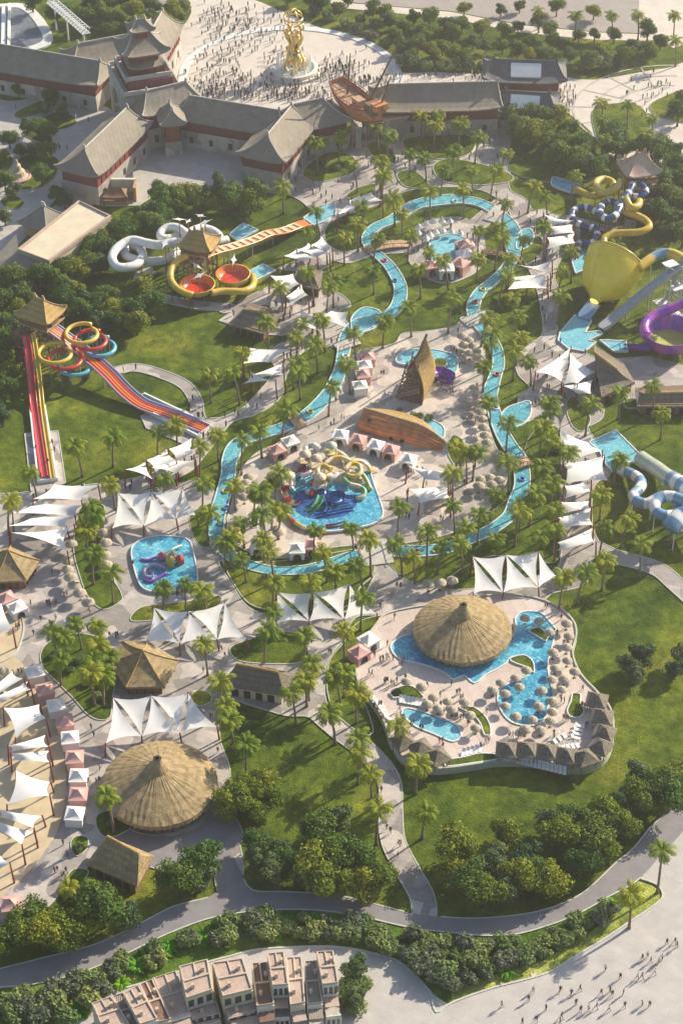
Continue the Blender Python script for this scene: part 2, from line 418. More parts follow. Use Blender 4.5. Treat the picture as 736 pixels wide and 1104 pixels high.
# entrance promenade and west side
ent = pave('promenade', [(262, 190), (300, 186), (333, 160), (390, 138), (440, 122), (545, 126), (556, 150), (548, 200), (566, 215), (580, 240), (592, 262), (560, 262), (548, 228), (520, 206), (470, 202), (440, 206), (416, 216), (400, 224), (372, 232), (352, 244), (352, 262), (372, 272), (410, 262), (440, 262), (440, 272), (405, 275), (376, 284), (352, 281), (330, 292), (300, 290), (312, 285), (342, 270), (344, 244), (330, 222), (310, 210), (284, 206)], 'paving', True)
west = pave('promenade', [(352, 276), (330, 290), (300, 306), (284, 312), (262, 326), (240, 330), (240, 338), (270, 332), (290, 330), (300, 350), (312, 366), (300, 372), (288, 384), (296, 396), (290, 410), (274, 428), (262, 440), (240, 450), (222, 452), (204, 460), (200, 484), (186, 500), (160, 512), (120, 520), (60, 527), (20, 532), (-20, 536), (-20, 562), (30, 552), (80, 545), (130, 535), (180, 520), (206, 508), (222, 490), (232, 478), (250, 456), (272, 449), (290, 440), (304, 426), (308, 408), (316, 392), (334, 376), (372, 372), (376, 352), (366, 336), (378, 330), (368, 318), (345, 310), (332, 300), (356, 286)], 'paving', True)
path('stone_path', [(250, 332), (217, 330), (190, 325), (163, 317), (152, 306), (154, 296), (166, 292)], 3.2, 'paving')
path('stone_path', [(262, 330), (285, 318), (300, 312)], 4, 'paving')
path('stone_path', [(118, 402), (130, 399), (150, 397), (178, 405), (200, 416), (211, 432), (214, 450), (224, 460)], 3.0, 'paving')
pave('stone_slab', [(152, 449), (180, 436), (222, 452), (232, 474), (210, 484), (182, 472), (158, 462)], 'paving', False)
pave('stone_slab', [(27, 468), (63, 465), (71, 520), (60, 530), (34, 530)], 'paving', False)
pave('stone_slab', [(236, 346), (260, 330), (320, 336), (318, 360), (306, 362), (283, 361)], 'paving', False)
pave('hut_terrace', [(640, 388), (660, 416), (690, 446), (740, 446), (760, 432), (760, 400), (700, 384)], 'paving', False, False)
# island plaza inside the river
centre = pave('centre_plaza', [(300, 478), (318, 462), (333, 452), (346, 438), (364, 420), (374, 398), (385, 380), (412, 374), (426, 370), (434, 360), (455, 358), (490, 352), (498, 342), (512, 348), (520, 366), (522, 385), (520, 410), (522, 430), (526, 458), (535, 484), (546, 500), (547, 514), (538, 534), (520, 556), (490, 574), (450, 584), (410, 588), (390, 588), (352, 592), (338, 600), (308, 602), (284, 600), (258, 590), (246, 574), (248, 545), (256, 514), (275, 490)], 'centre', True)
# east side
east = pave('promenade', [(560, 236), (584, 226), (598, 232), (622, 236), (622, 264), (604, 280), (598, 300), (604, 320), (600, 352), (614, 372), (650, 392), (664, 420), (640, 440), (634, 462), (646, 480), (658, 510), (640, 525), (638, 566), (646, 590), (636, 608), (637, 622), (622, 634), (596, 640), (580, 650), (540, 654), (440, 662), (420, 640), (404, 618), (402, 592), (412, 588), (416, 606), (430, 622), (456, 632), (500, 636), (540, 628), (600, 612), (600, 560), (604, 500), (600, 470), (585, 448), (566, 455), (558, 430), (570, 418), (558, 404), (556, 386), (570, 372), (584, 360), (582, 330), (574, 300), (560, 276), (548, 262)], 'paving', True)
path('stone_path', [(640, 590), (662, 600), (685, 606), (710, 615), (730, 632), (750, 650)], 4.2, 'paving')
path('stone_path', [(640, 428), (660, 412), (690, 402), (740, 402)], 5, 'paving')
path('stone_path', [(626, 456), (640, 448), (640, 430)], 4, 'paving')
path('stone_path', [(612, 236), (630, 240), (655, 247), (675, 246), (680, 238)], 2.6, 'paving')
rpool = pave('pool_terrace', [(439, 268), (444, 252), (458, 240), (480, 235), (502, 236), (516, 246), (522, 262), (520, 284), (506, 298), (480, 306), (456, 298), (442, 284)], 'paving', True)
path('stone_path', [(512, 244), (524, 234), (536, 224), (548, 214)], 5, 'paving')
# south-west
sw = pave('promenade', [(-20, 560), (30, 552), (84, 542), (110, 540), (200, 520), (224, 520), (232, 545), (206, 556), (210, 584), (226, 592), (250, 596), (252, 606), (236, 606), (250, 630), (268, 655), (300, 664), (372, 660), (402, 624), (404, 600), (414, 604), (430, 624), (440, 660), (420, 664), (384, 666), (370, 690), (356, 708), (350, 730), (354, 764), (378, 788), (356, 792), (334, 774), (308, 772), (274, 762), (246, 756), (238, 780), (238, 800), (248, 830), (246, 870), (256, 900), (262, 944), (236, 962), (228, 920), (214, 896), (180, 905), (140, 905), (112, 920), (92, 938), (76, 950), (52, 978), (30, 985), (-20, 990)], 'paving', True)
path('stone_path', [(345, 770), (366, 788), (390, 806), (410, 826), (420, 846), (421, 876), (424, 908), (440, 940), (455, 968), (457, 992)], 4.3, 'paving')
pave('hut_forecourt', [(120, 908), (150, 890), (180, 902), (212, 894), (230, 876), (252, 880), (262, 905), (242, 918), (225, 922), (192, 932), (176, 938), (150, 930)], 'asphalt', True)
# ring road at the bottom and the lower plaza
roadU = [(-30, 1051), (0, 1045), (48, 1033), (102, 1019), (146, 999), (187, 978), (225, 968), (236, 960), (234, 945), (226, 917), (238, 900), (250, 920), (260, 941), (272, 960), (308, 962), (359, 965), (403, 975), (444, 985), (490, 990), (527, 990), (571, 985), (605, 975), (632, 960), (663, 931), (683, 914), (703, 890), (736, 859), (790, 790), (1000, 480)]
roadL = [(-30, 1070), (0, 1065), (34, 1062), (85, 1050), (136, 1029), (177, 1009), (221, 992), (250, 986), (274, 983), (325, 981), (376, 986), (430, 998), (457, 1003), (486, 1006), (520, 1009), (554, 1008), (588, 999), (622, 986), (656, 967), (686, 950), (717, 917), (736, 896), (800, 815), (1030, 480)]
ru = cr([P(x, y) for x, y in roadU], 1.2); rl = cr([P(x, y) for x, y in roadL], 1.2)
pave('lower_plaza', None, 'lower', kerb=False, pl=[P(1300, 640), P(1300, 1400), P(420, 1400)]+cr([P(x, y) for x, y in [(470, 1092), (486, 1082), (530, 1066), (588, 1050), (622, 1030), (649, 1014), (676, 996), (707, 975), (714, 965), (707, 954), (690, 948)]], 1.0)+[P(705, 925), P(728, 892)])
pave('townhouse_street', None, 'lower', kerb=False, pl=cr([P(x, y) for x, y in [(60, 1120), (76, 1098), (104, 1076), (170, 1056), (217, 1040), (250, 1031), (281, 1024), (342, 1021), (376, 1023), (420, 1033), (440, 1045), (464, 1070), (482, 1083)]], 1.0)+[P(500, 1130)])
pave('road', None, 'asphalt', kerb=False, pl=ru+rl[::-1])
mb = MB()
for r_ in (ru, rl):
    run = []
    for q in r_+[None]:
        if q is None or any(inside(p_[0], q.x, q.y) for p_ in PAVE[:-1]):
            if len(run) > 1: mb.ribbon(run, .26, 0, .22)
            run = []
        else: run.append(q)
struct('road_kerb', mb, 'kerb')
mb = MB()
mb.ribbon(cr([P(x, y) for x, y in [(464, 1070), (470, 1092), (486, 1082), (530, 1066), (588, 1050), (622, 1030), (649, 1014), (676, 996), (707, 975), (714, 965), (707, 954), (690, 948)]], 1.0), .32, 0, .3)
mb.ribbon(cr([P(x, y) for x, y in [(76, 1098), (104, 1076), (170, 1056), (217, 1040), (250, 1031), (281, 1024), (342, 1021), (376, 1023), (420, 1033), (440, 1045), (464, 1070)]], 1.0), .3, 0, .3)
struct('plaza_kerb', mb, 'kerb')
mb = MB()
for a, b in (((655, 1010), (780, 1110)), ((574, 1050), (612, 1130))): mb.ribbon([P(*a), P(*b)], .9, .1, .125+.03)
struct('plaza_inlay', mb, 'plaza')
# planted strip between road and plaza
mid = cr([P(x, y) for x, y in [(60, 1110), (76, 1096), (104, 1074), (170, 1054), (217, 1038), (250, 1029), (281, 1022), (342, 1019), (376, 1021), (420, 1031), (442, 1045), (468, 1072), (486, 1080), (530, 1064), (588, 1048), (622, 1028), (649, 1012), (676, 994), (706, 975), (712, 965), (704, 956), (690, 950)]], 1.2)
strip = mid+rl[::-1][int(len(rl)*.08):]+[P(-60, 1110)]
tag(MB().prism(strip, 0, .035).build('ground_cover', 'under'), kind='structure')
vg = cr([P(x, y) for x, y in [(486, 1080), (530, 1064), (588, 1048), (622, 1028), (649, 1012), (676, 994), (706, 975), (712, 965), (704, 956), (690, 950)]], 1.0)
vi = cr([P(x, y) for x, y in [(486, 1064), (528, 1052), (580, 1038), (612, 1018), (640, 1002), (664, 984), (684, 968), (688, 958), (682, 954)]], 1.0)
tag(MB().prism(vg+vi[::-1], 0, .05).build('flower_verge', 'verge'), kind='structure')
vg = [(60, 1108), (78, 1086), (104, 1070), (150, 1054), (150, 1046), (110, 1056), (70, 1074)]
tag(MB().prism(poly(vg), 0, .05).build('flower_verge', 'verge'), kind='structure')
# kerbs along paving edges, left out where another pavement continues
allp = [p for p, k, z in PAVE]
bbs = [(min(q[0] for q in p), max(q[0] for q in p), min(q[1] for q in p), max(q[1] for q in p)) for p in allp]
roadpl = ru+rl[::-1]
mb = MB()
for i, (pl, k, z) in enumerate(PAVE):
    if not k: continue
    run = []
    for q in pl+[pl[0]]:
        hit = any(j != i and b[0] <= q[0] <= b[1] and b[2] <= q[1] <= b[3] and inside(allp[j], q[0], q[1]) for j, b in enumerate(bbs))
        if hit:
            if len(run) > 1: mb.ribbon(run, .2, 0, .2)
            run = []
        else: run.append(q)
    if len(run) > 1: mb.ribbon(run, .2, 0, .2)
struct('path_kerb', mb, 'kerb')

# lawn islands in the paving
LAWNS = [
 [(327, 190), (334, 177), (354, 165), (378, 168), (384, 180), (378, 188), (345, 197)], [(396, 158), (404, 153), (420, 160), (427, 172), (418, 178), (404, 172)],
 [(435, 152), (462, 146), (495, 145), (512, 152), (506, 166), (484, 172), (455, 170), (440, 164)], [(428, 188), (444, 184), (458, 194), (462, 204), (448, 204), (434, 200)],
 [(468, 178), (485, 172), (520, 178), (549, 188), (550, 196), (520, 200), (486, 198), (470, 190)], [(373, 212), (384, 204), (402, 199), (404, 206), (390, 212), (378, 216)],
 [(82, 571), (88, 548), (112, 546), (112, 580), (110, 604), (131, 640), (129, 650), (112, 658), (96, 645), (86, 620), (80, 595)],
 [(44, 708), (50, 696), (64, 688), (88, 684), (114, 692), (128, 715), (122, 750), (119, 774), (108, 777), (95, 771), (78, 752), (62, 736), (48, 722)],
 [(142, 670), (152, 656), (180, 652), (212, 648), (236, 643), (238, 650), (220, 662), (180, 668)],
 [(248, 700), (267, 691), (294, 683), (320, 684), (330, 695), (332, 709), (318, 716), (280, 716), (256, 712)],
 [(352, 735), (356, 712), (370, 694), (386, 672), (414, 664), (420, 670), (404, 690), (384, 712), (384, 740), (395, 764), (402, 790), (390, 792), (368, 776), (356, 758)],
 [(610, 436), (616, 428), (626, 436), (636, 452), (628, 466), (618, 462), (612, 450)],
 [(205, 752), (214, 745), (226, 748), (228, 757), (214, 762)], [(104, 882), (112, 876), (130, 876), (142, 892), (118, 904), (106, 896)], [(77, 908), (84, 902), (95, 904), (94, 916), (84, 924), (78, 918)],
 [(672, 434), (680, 430), (688, 433), (686, 440), (674, 440)], [(270, 556), (274, 550), (279, 556), (277, 569), (272, 570)], [(488, 470), (500, 478), (500, 498), (490, 502), (482, 486)], [(70, 955), (80, 938), (96, 940), (90, 955), (100, 972), (78, 975)],
 [(240, 604), (252, 606), (300, 606), (352, 598), (398, 592), (403, 604), (402, 620), (388, 634), (372, 655), (300, 658), (270, 652), (252, 630)], [(412, 590), (450, 588), (492, 578), (520, 560), (545, 540), (556, 520), (572, 470), (600, 462), (604, 500), (602, 560), (600, 604), (570, 604), (530, 600), (500, 612), (470, 630), (440, 626), (418, 606)],
 [(206, 556), (232, 540), (240, 520), (246, 500), (252, 488), (254, 500), (250, 540), (240, 570), (226, 590), (212, 584)],
 [(640, 118), (668, 112), (690, 116), (700, 135), (695, 156), (672, 166), (650, 160), (640, 140)], [(702, 112), (740, 96), (760, 100), (760, 134), (724, 130), (706, 124)],
 [(0, 84), (40, 82), (60, 92), (38, 106), (0, 108)], [(18, 122), (44, 110), (62, 112), (40, 124), (20, 128)], [(48, 128), (62, 122), (78, 126), (82, 134), (66, 140), (50, 136)], [(24, 144), (40, 141), (56, 148), (54, 156), (38, 152)], [(22, 172), (40, 168), (62, 172), (60, 190), (44, 202), (26, 205), (10, 200)], [(2, 216), (14, 212), (26, 218), (20, 226), (6, 224)], [(-10, 165), (8, 164), (14, 178), (0, 190), (-10, 190)],
 [(560, 130), (600, 120), (630, 150), (650, 185), (610, 198), (560, 190), (548, 175)], [(556, 262), (580, 256), (584, 270), (570, 284), (556, 276)],
]
LP = []
for i, l in enumerate(LAWNS):
    pl = poly(l); LP.append(pl); z = .24+.003*i
    struct('lawn', MB().prism(pl, .02, z), 'lawn')
    mb = MB().ribbon(pl, .18, .02, .30, True); struct('lawn_kerb', mb, 'kerb')
# beach on the west edge
beach = poly([(-30, 700), (0, 700), (24, 716), (44, 748), (60, 780), (68, 810), (72, 840), (70, 870), (62, 898), (50, 916), (36, 936), (10, 960), (-30, 975)])
struct('beach_sand', MB().prism(beach, 0, .3), 'sand')
MBk = MB().ribbon(poly([(0, 630), (12, 640), (22, 660), (26, 680), (18, 704), (0, 716), (-20, 720), (-20, 630)]), .26, .02, .5, True); struct('beach_kerb', MBk, 'kerb')
struct('beach_sand', MB().prism(poly([(0, 630), (12, 640), (22, 660), (26, 680), (18, 704), (0, 716), (-20, 720), (-20, 630)]), 0, .36), 'sand')

# ------------------------------------------------------------------ river and pools
RIV = [(490, 216), (461, 219), (444, 224), (423, 238), (405, 246), (396, 257), (399, 268), (411, 279), (422, 291), (431, 309), (430, 326), (421, 339), (405, 346), (388, 352), (374, 366), (370, 382), (366, 402), (354, 426), (332, 448), (308, 461), (281, 470), (258, 479), (248, 496), (246, 514), (240, 538), (234, 560), (234, 578), (242, 594), (260, 607), (291, 616), (325, 616), (349, 611), (378, 602), (413, 596), (444, 596), (471, 594), (488, 590), (507, 582), (528, 573), (548, 558), (555, 543), (562, 526), (562, 509), (558, 494), (549, 482), (540, 466), (533, 448), (528, 428), (532, 411), (537, 394), (534, 377), (524, 360), (512, 344), (510, 330), (517, 316), (530, 305), (543, 293), (553, 277), (552, 261), (552, 248), (538, 232), (517, 220)]
rc = cr([P(x, y) for x, y in RIV], .8, True)
n = len(rc)
def river_w(i):
    x, y = Q(rc[i]); w = 3.0+.35*math.sin(i*.11)+.2*math.sin(i*.047+1)
    for cx, cy, r, a in ((384, 350, 22, 2.6), (385, 220, 1, 0), (536, 424, 14, 1.0), (552, 262, 12, .8), (478, 216, 30, 1.4), (252, 484, 16, .9)):
        w += a*math.exp(-((x-cx)**2+(y-cy)**2)/r**2)
    return w
lft, rgt = [], []
for i, p in enumerate(rc):
    t = rc[(i+1) % n]-rc[i-1]; t.normalize(); nn = Vector((-t.y, t.x, 0)); w = river_w(i)
    lft.append(p+nn*w/2); rgt.append(p-nn*w/2)
WZ = .38
mb = MB()
mb.add([(p.x, p.y, WZ) for p in lft]+[(p.x, p.y, WZ) for p in rgt], [(i, n+i, n+(i+1) % n, (i+1) % n) for i in range(n)])
struct('river_water', mb, 'river')
mb = MB().ribbon(lft, .22, 0, .5, True).ribbon(rgt, .22, 0, .5, True); struct('river_edge', mb, 'coping')
WATER = [(lft[::4]+rgt[::4][::-1])]
RIVC = rc
def pool(px, m='pool', z=0.0, smooth=True, name='pool_water', rim=.28):
    pl = [Vector((q.x, q.y, 0)) for q in poly(px, z, smooth)]
    struct(name, MB().prism(pl, z, z+WZ), m)
    struct('pool_coping', MB().ribbon(pl, rim, z, z+WZ+.14, True), 'coping'); WATER.append(pl); return pl
pool([(560, 436), (570, 434), (572, 446), (564, 458), (550, 462), (540, 452), (545, 442)], 'river', .01)
pool([(562, 250), (571, 248), (575, 258), (568, 268), (557, 270), (557, 258)], 'river', .01)
pool([(380, 342), (392, 333), (408, 336), (412, 346), (402, 356), (386, 360), (378, 354)], 'river', .01)
pool([(327, 236), (345, 224), (360, 220), (363, 230), (350, 240), (338, 244)], 'paleblue', smooth=False)
pool([(247, 254), (262, 242), (278, 249), (257, 261)], 'paleblue', smooth=False)
pool([(268, 294), (284, 286), (297, 293), (273, 305)], 'paleblue', smooth=False)
pool([(470, 286), (463, 274), (464, 262), (476, 255), (490, 254), (503, 260), (508, 268), (500, 280), (486, 288)], 'paleblue', .25)
pool([(142, 597), (148, 586), (166, 580), (190, 580), (204, 584), (209, 598), (213, 620), (211, 632), (196, 637), (174, 640), (156, 636), (148, 624)], 'pool', .25)
pool([(306, 540), (312, 520), (330, 504), (352, 497), (382, 496), (396, 500), (402, 520), (411, 546), (412, 558), (402, 566), (380, 571), (350, 574), (326, 568), (310, 556)], 'pool', .25)
pool([(430, 384), (444, 378), (466, 378), (484, 382), (493, 388), (490, 404), (474, 400), (450, 396), (428, 392)], 'paleblue', .25)
pool([(456, 452), (466, 454), (478, 462), (477, 474), (462, 466)], 'paleblue', .25)
pool([(619, 341), (637, 347), (630, 360), (646, 358), (649, 361), (634, 368), (642, 370), (630, 380), (612, 377), (601, 368), (603, 360)], 'paleblue', .1, smooth=False)
pool([(646, 368), (674, 369), (676, 380), (661, 380)], 'paleblue', .1, smooth=False)
pool([(663, 465), (692, 494), (683, 499), (670, 501), (660, 510), (652, 502), (646, 488), (634, 478)], 'paleblue', .1, smooth=False)
pool([(616, 283), (624, 268), (634, 272), (630, 292), (620, 296)], 'paleblue', .1, smooth=False)
pool([(596, 192), (604, 194), (624, 200), (622, 209), (606, 206), (594, 200)], 'paleblue', .1)
pool([(-30, 10), (2, 8), (24, 8), (40, 20), (52, 42), (40, 52), (10, 56), (-30, 50)], 'lagoon', 0, rim=3.0)

# ------------------------------------------------------------------ raised pool deck
DZ = 1.5
def D(x, y): return P(x, y, DZ)
deck_px = [(415, 663), (440, 656), (480, 650), (520, 643), (548, 641), (578, 645), (602, 655), (617, 669), (621, 683), (617, 704), (625, 726), (643, 746), (657, 763), (661, 783), (659, 803), (651, 818), (635, 827), (615, 828), (582, 822), (541, 820), (513, 824), (484, 828), (460, 828), (435, 818), (421, 799), (416, 783), (406, 763), (390, 742), (384, 726), (386, 706), (394, 689), (405, 674)]
dk = [Vector((q.x, q.y, 0)) for q in poly(deck_px, DZ)]
struct('pool_deck', MB().prism(dk, -.1, DZ), 'deck')
mb = MB().ribbon(dk, .34, -.1, DZ+.28, True); tag(mb.build('deck_wall', simple('pale_green_render', (.46, .47, .38), .8, .15, .6)), 'pale curved retaining wall round the raised pool deck', 'wall')
def dpool(px, m='pool'): return pool(px, m, DZ-WZ+.06, True, rim=.3)
dpool([(421, 699), (431, 689), (450, 683), (480, 672), (520, 670), (546, 684), (556, 678), (555, 668), (564, 661), (582, 662), (592, 672), (598, 681), (595, 697), (590, 718), (593, 738), (596, 752), (590, 764), (586, 777), (573, 784), (551, 780), (538, 764), (537, 747), (549, 738), (568, 730), (572, 719), (565, 711), (550, 710), (546, 716), (533, 724), (523, 729), (511, 738), (500, 730), (488, 734), (478, 726), (456, 718), (431, 712)])
dpool([(433, 771), (438, 765), (456, 769), (476, 776), (491, 783), (497, 795), (488, 801), (468, 793), (447, 784)], 'paleblue')
for l in ([(420, 748), (431, 741), (445, 741), (457, 753), (452, 756), (437, 752), (424, 753)], [(494, 763), (509, 763), (521, 771), (528, 783), (528, 794), (522, 793), (517, 780), (508, 770)], [(617, 748), (625, 749), (625, 759), (629, 767), (624, 774), (614, 773), (611, 766), (615, 757)], [(549, 711), (564, 707), (574, 714), (575, 726), (568, 720), (556, 716)], [(569, 681), (580, 677), (591, 687), (588, 692), (576, 685)], [(480, 827), (484, 820), (500, 817), (517, 813), (534, 814), (541, 818), (513, 823)]):
    pl = [Vector((q.x, q.y, 0)) for q in poly(l, DZ)]
    struct('lawn', MB().prism(pl, DZ-.1, DZ+.22), 'lawn'); struct('lawn_kerb', MB().ribbon(pl, .24, DZ-.1, DZ+.32, True), 'coping'); WATER.append(pl)

# footbridges over the river
def bridge(a, b, w, label, m='palewood', arch=.7):
    A, B = P(*a), P(*b); root = thing('footbridge', A.lerp(B, .5), label, 'bridge')
    d = MB(); n = 10; t = (B-A).normalized(); s = Vector((-t.y, t.x, 0))*w/2; pts = []
    for i in range(n+1):
        p = A.lerp(B, i/n); p.z = .45+arch*math.sin(PI*i/n); pts.append(p)
    o = []
    for p in pts: o += [p+s, p-s, p-s-Vector((0, 0, .3)), p+s-Vector((0, 0, .3))]
    d.add(o, [(i*4+q, i*4+(q+1) % 4, i*4+4+(q+1) % 4, i*4+4+q) for i in range(n) for q in range(4)]+[(0, 1, 2, 3), (n*4+3, n*4+2, n*4+1, n*4)])
    d.build('deck', m, root)
    for sg in (1, -1):
        r_ = MB().tube([p+s*sg+Vector((0, 0, 1)) for p in pts], .08, 6)
        for p in pts[::2]: r_.bar(p+s*sg, p+s*sg+Vector((0, 0, 1)), .06)
        r_.build('railing', 'wood', root)
bridge((393, 271), (440, 264), 3.2, 'arched timber footbridge over the river beside the round pool terrace')
bridge((528, 240), (546, 220), 4.2, 'pale footbridge crossing the river above the round pool', 'trim', .3)
bridge((310, 446), (325, 462), 2.6, 'small timber footbridge over the river near the pink tent pair')
bridge((228, 592), (254, 582), 4.0, 'flat stone footbridge over the river by the square play pool', 'trim', .15)
bridge((408, 610), (400, 584), 6.5, 'broad flat bridge over the river below the splash play pool', 'trim', .1)
bridge((550, 506), (572, 498), 3.2, 'timber footbridge over the river beside the straw umbrellas cluster')
bridge((500, 350), (528, 340), 4.0, 'flat footbridge over the river behind the prow shaped tower', 'trim', .15)
bridge((520, 272), (562, 282), 2.2, 'low brown footbridge between the round pool and the white sails', 'wood', .4)
bridge((362, 376), (386, 368), 3.4, 'short stone bridge where the river leaves its basin', 'trim', .1)

# ------------------------------------------------------------------ palms
def palm_meshes(seed, H=8.3):
    r = random.Random(seed); t = MB()
    H *= r.uniform(.88, 1.1); bx, by = r.uniform(-1.1, 1.1), r.uniform(-1.1, 1.1)
    pts = [(bx*(s*s), by*(s*s), H*s) for s in [i/8 for i in range(9)]]
    t.tube(pts, [.25-.1*i/8+(.1 if i == 0 else 0)+(.06 if i == 8 else 0) for i in range(9)], 8)
    for i in range(1, 8): t.lathe([(.23-.09*i/8, -.05), (.28-.09*i/8, 0), (.23-.09*i/8, .05)], pts[i], 8)
    trunk = t.mesh('trunk', 'palmbark', smooth=True)
    c = MB(); top = Vector(pts[-1])
    NF = r.choice((19, 22, 25, 28)); full = r.uniform(.88, 1.08)
    for k in range(NF):
        az = 2.39996*k+r.uniform(-.25, .25); el = R(74)-R(88)*(k/NF)**.9+r.uniform(-.12, .12)
        L = r.uniform(2.5, 3.4)*(.8 if k < 4 else 1)*full; d = Vector((math.cos(az), math.sin(az), 0)); sd = Vector((-d.y, d.x, 0))
        n = 8; p = top.copy(); e = el; ps = [p.copy()]; dr = r.uniform(.9, 1.2)
        for i in range(n):
            e -= R(5+11*i/n)*dr
            p = p+(d*math.cos(e)+Vector((0, 0, 1))*math.sin(e))*(L/n); ps.append(p.copy())
        for i in range(n):
            a, b = ps[i], ps[i+1]; t_ = (b-a).normalized(); up = sd.cross(t_)
            if up.z < 0: up = -up
            wl = .60*math.sin(PI*min(1, (i+.8)/(n+.7)))**.6*r.uniform(.85, 1.12)
            c.add([a+sd*.05, a-sd*.05, b-sd*.05, b+sd*.05], [(0, 1, 2, 3)])
            for h in (0, .5):
                q = a.lerp(b, h); q2 = a.lerp(b, h+.30)
                for s in (1, -1):
                    dz = r.uniform(.25, .7)
                    tip = q+sd*s*wl+t_*wl*.75-up*wl*dz; tip2 = q2+sd*s*wl*.9+t_*wl*.75-up*wl*dz
                    c.add([q, q2, tip2, tip], [(0, 1, 2, 3)])
    c.sphere(top-Vector((0, 0, .1)), .3, 7, 4)
    for k in range(8):   # old skirt under the crown
        az = k*.8; d = Vector((math.cos(az), math.sin(az), 0)); sd = Vector((-d.y, d.x, 0))*.1
        c.add([top+sd-Vector((0, 0, .1)), top-sd-Vector((0, 0, .1)), top+d*.6-sd-Vector((0, 0, .9)), top+d*.6+sd-Vector((0, 0, .9))], [(0, 1, 2, 3)])
    return trunk, c.mesh('crown', 'palm')
PALMV = [palm_meshes(s) for s in range(1, 10)]
PALMS = [(342,155),(350,148),(365,148),(368,138),(385,180),(410,172),(417,145),(408,133),(424,143),(455,122),(468,132),(478,125),(442,165),(460,165),(412,184),(476,182),(495,130),(513,147),(542,160),(530,185),(510,184),(488,160),
 (690,14),(728,18),(731,42),(652,115),(653,130),(678,112),(705,128),(697,142),(622,12),(662,14),(582,10),(650,146),
 (305,197),(410,188),(416,206),(391,219),(434,224),(464,207),(371,256),(386,239),(403,253),(440,253),(342,233),(330,245),(403,289),(457,273),(484,282),(338,295),(359,299),(352,312),(305,309),(321,345),(350,345),(413,343),(383,358),(444,329),(484,326),(289,350),(320,362),(454,289),
 (501,202),(542,217),(571,195),(591,207),(617,190),(588,246),(562,256),(541,243),(515,273),(535,258),(547,278),(618,270),(603,294),(603,318),(539,299),(554,319),(531,338),(557,341),(536,358),(558,362),(666,262),(516,244),
 (226,404),(119,470),(85,477),(121,515),(36,506),(175,512),(168,465),(190,455),(234,467),(214,487),(217,522),(5,540),(100,545),(262,376),
 (257,404),(316,386),(323,399),(354,416),(377,389),(304,441),(281,458),(259,480),(252,517),(296,509),(282,526),(273,532),(292,540),(342,366),(290,518),
 (530,372),(527,396),(574,385),(535,430),(547,457),(595,427),(591,443),(584,457),(634,434),(669,420),(707,416),(715,443),(612,484),(664,489),(588,479),(562,494),(588,506),(595,522),(498,479),(504,492),(489,506),(530,530),(649,530),(561,545),(595,545),(491,545),(511,484),(555,374),
 (99,549),(92,569),(97,594),(119,618),(222,552),(241,581),(175,633),(199,631),(222,636),(85,671),(109,671),(58,676),(70,686),(95,712),(109,720),(222,696),(103,690),
 (247,577),(264,598),(284,578),(294,594),(338,572),(352,594),(362,608),(381,565),(400,584),(391,605),(389,645),(293,627),(333,622),(299,659),(284,678),(328,678),(371,681),(332,717),(371,717),(434,556),(461,575),(473,590),(434,586),(286,556),(299,548),(262,560),(448,600),
 (557,552),(498,569),(537,576),(578,578),(598,567),(649,569),(673,557),(693,588),(652,603),(625,615),(605,625),(500,584),(516,556),(573,530),
 (98,723),(109,730),(238,737),(247,761),(119,861),(330,725),(318,747),(361,764),(384,745),(250,768),(264,801),(425,779),(389,798),(401,837),(449,820),(406,873),(456,870),(367,729),(70,951),(713,930),(683,963),(386,812),(62,706),(120,700)]
def pt_ok(x, y, pls, m=0): return not any(inside(pl, x, y) for pl in pls)
def nudge(base, pls, tries=14):
    """keep a stem out of the water: shift it by up to a few metres"""
    q = base.copy()
    for i in range(tries):
        if pt_ok(q.x, q.y, pls): return q
        a = i*2.4; q = base+Vector((math.cos(a), math.sin(a), 0))*(1.0+.35*i)
    return q
for i, (x, y) in enumerate(PALMS):
    k = rnd.randrange(9); sc = rnd.uniform(.86, 1.12); b = P(x, y, 8.6*sc); b.z = .05
    if y > 880 and x > 660: sc = 1.05
    b = nudge(b, WATER); tr, cw = PALMV[k]
    o = link('palm_tree', None, None, b, rnd.uniform(0, 6.28), sc); link('trunk', tr, o); link('crown', cw, o)
    auto(o, ('tall ' if sc > 1.03 else 'short ' if sc < .93 else '')+'feathery date palm', 'palm tree', 'date palms across the park', (x, y))

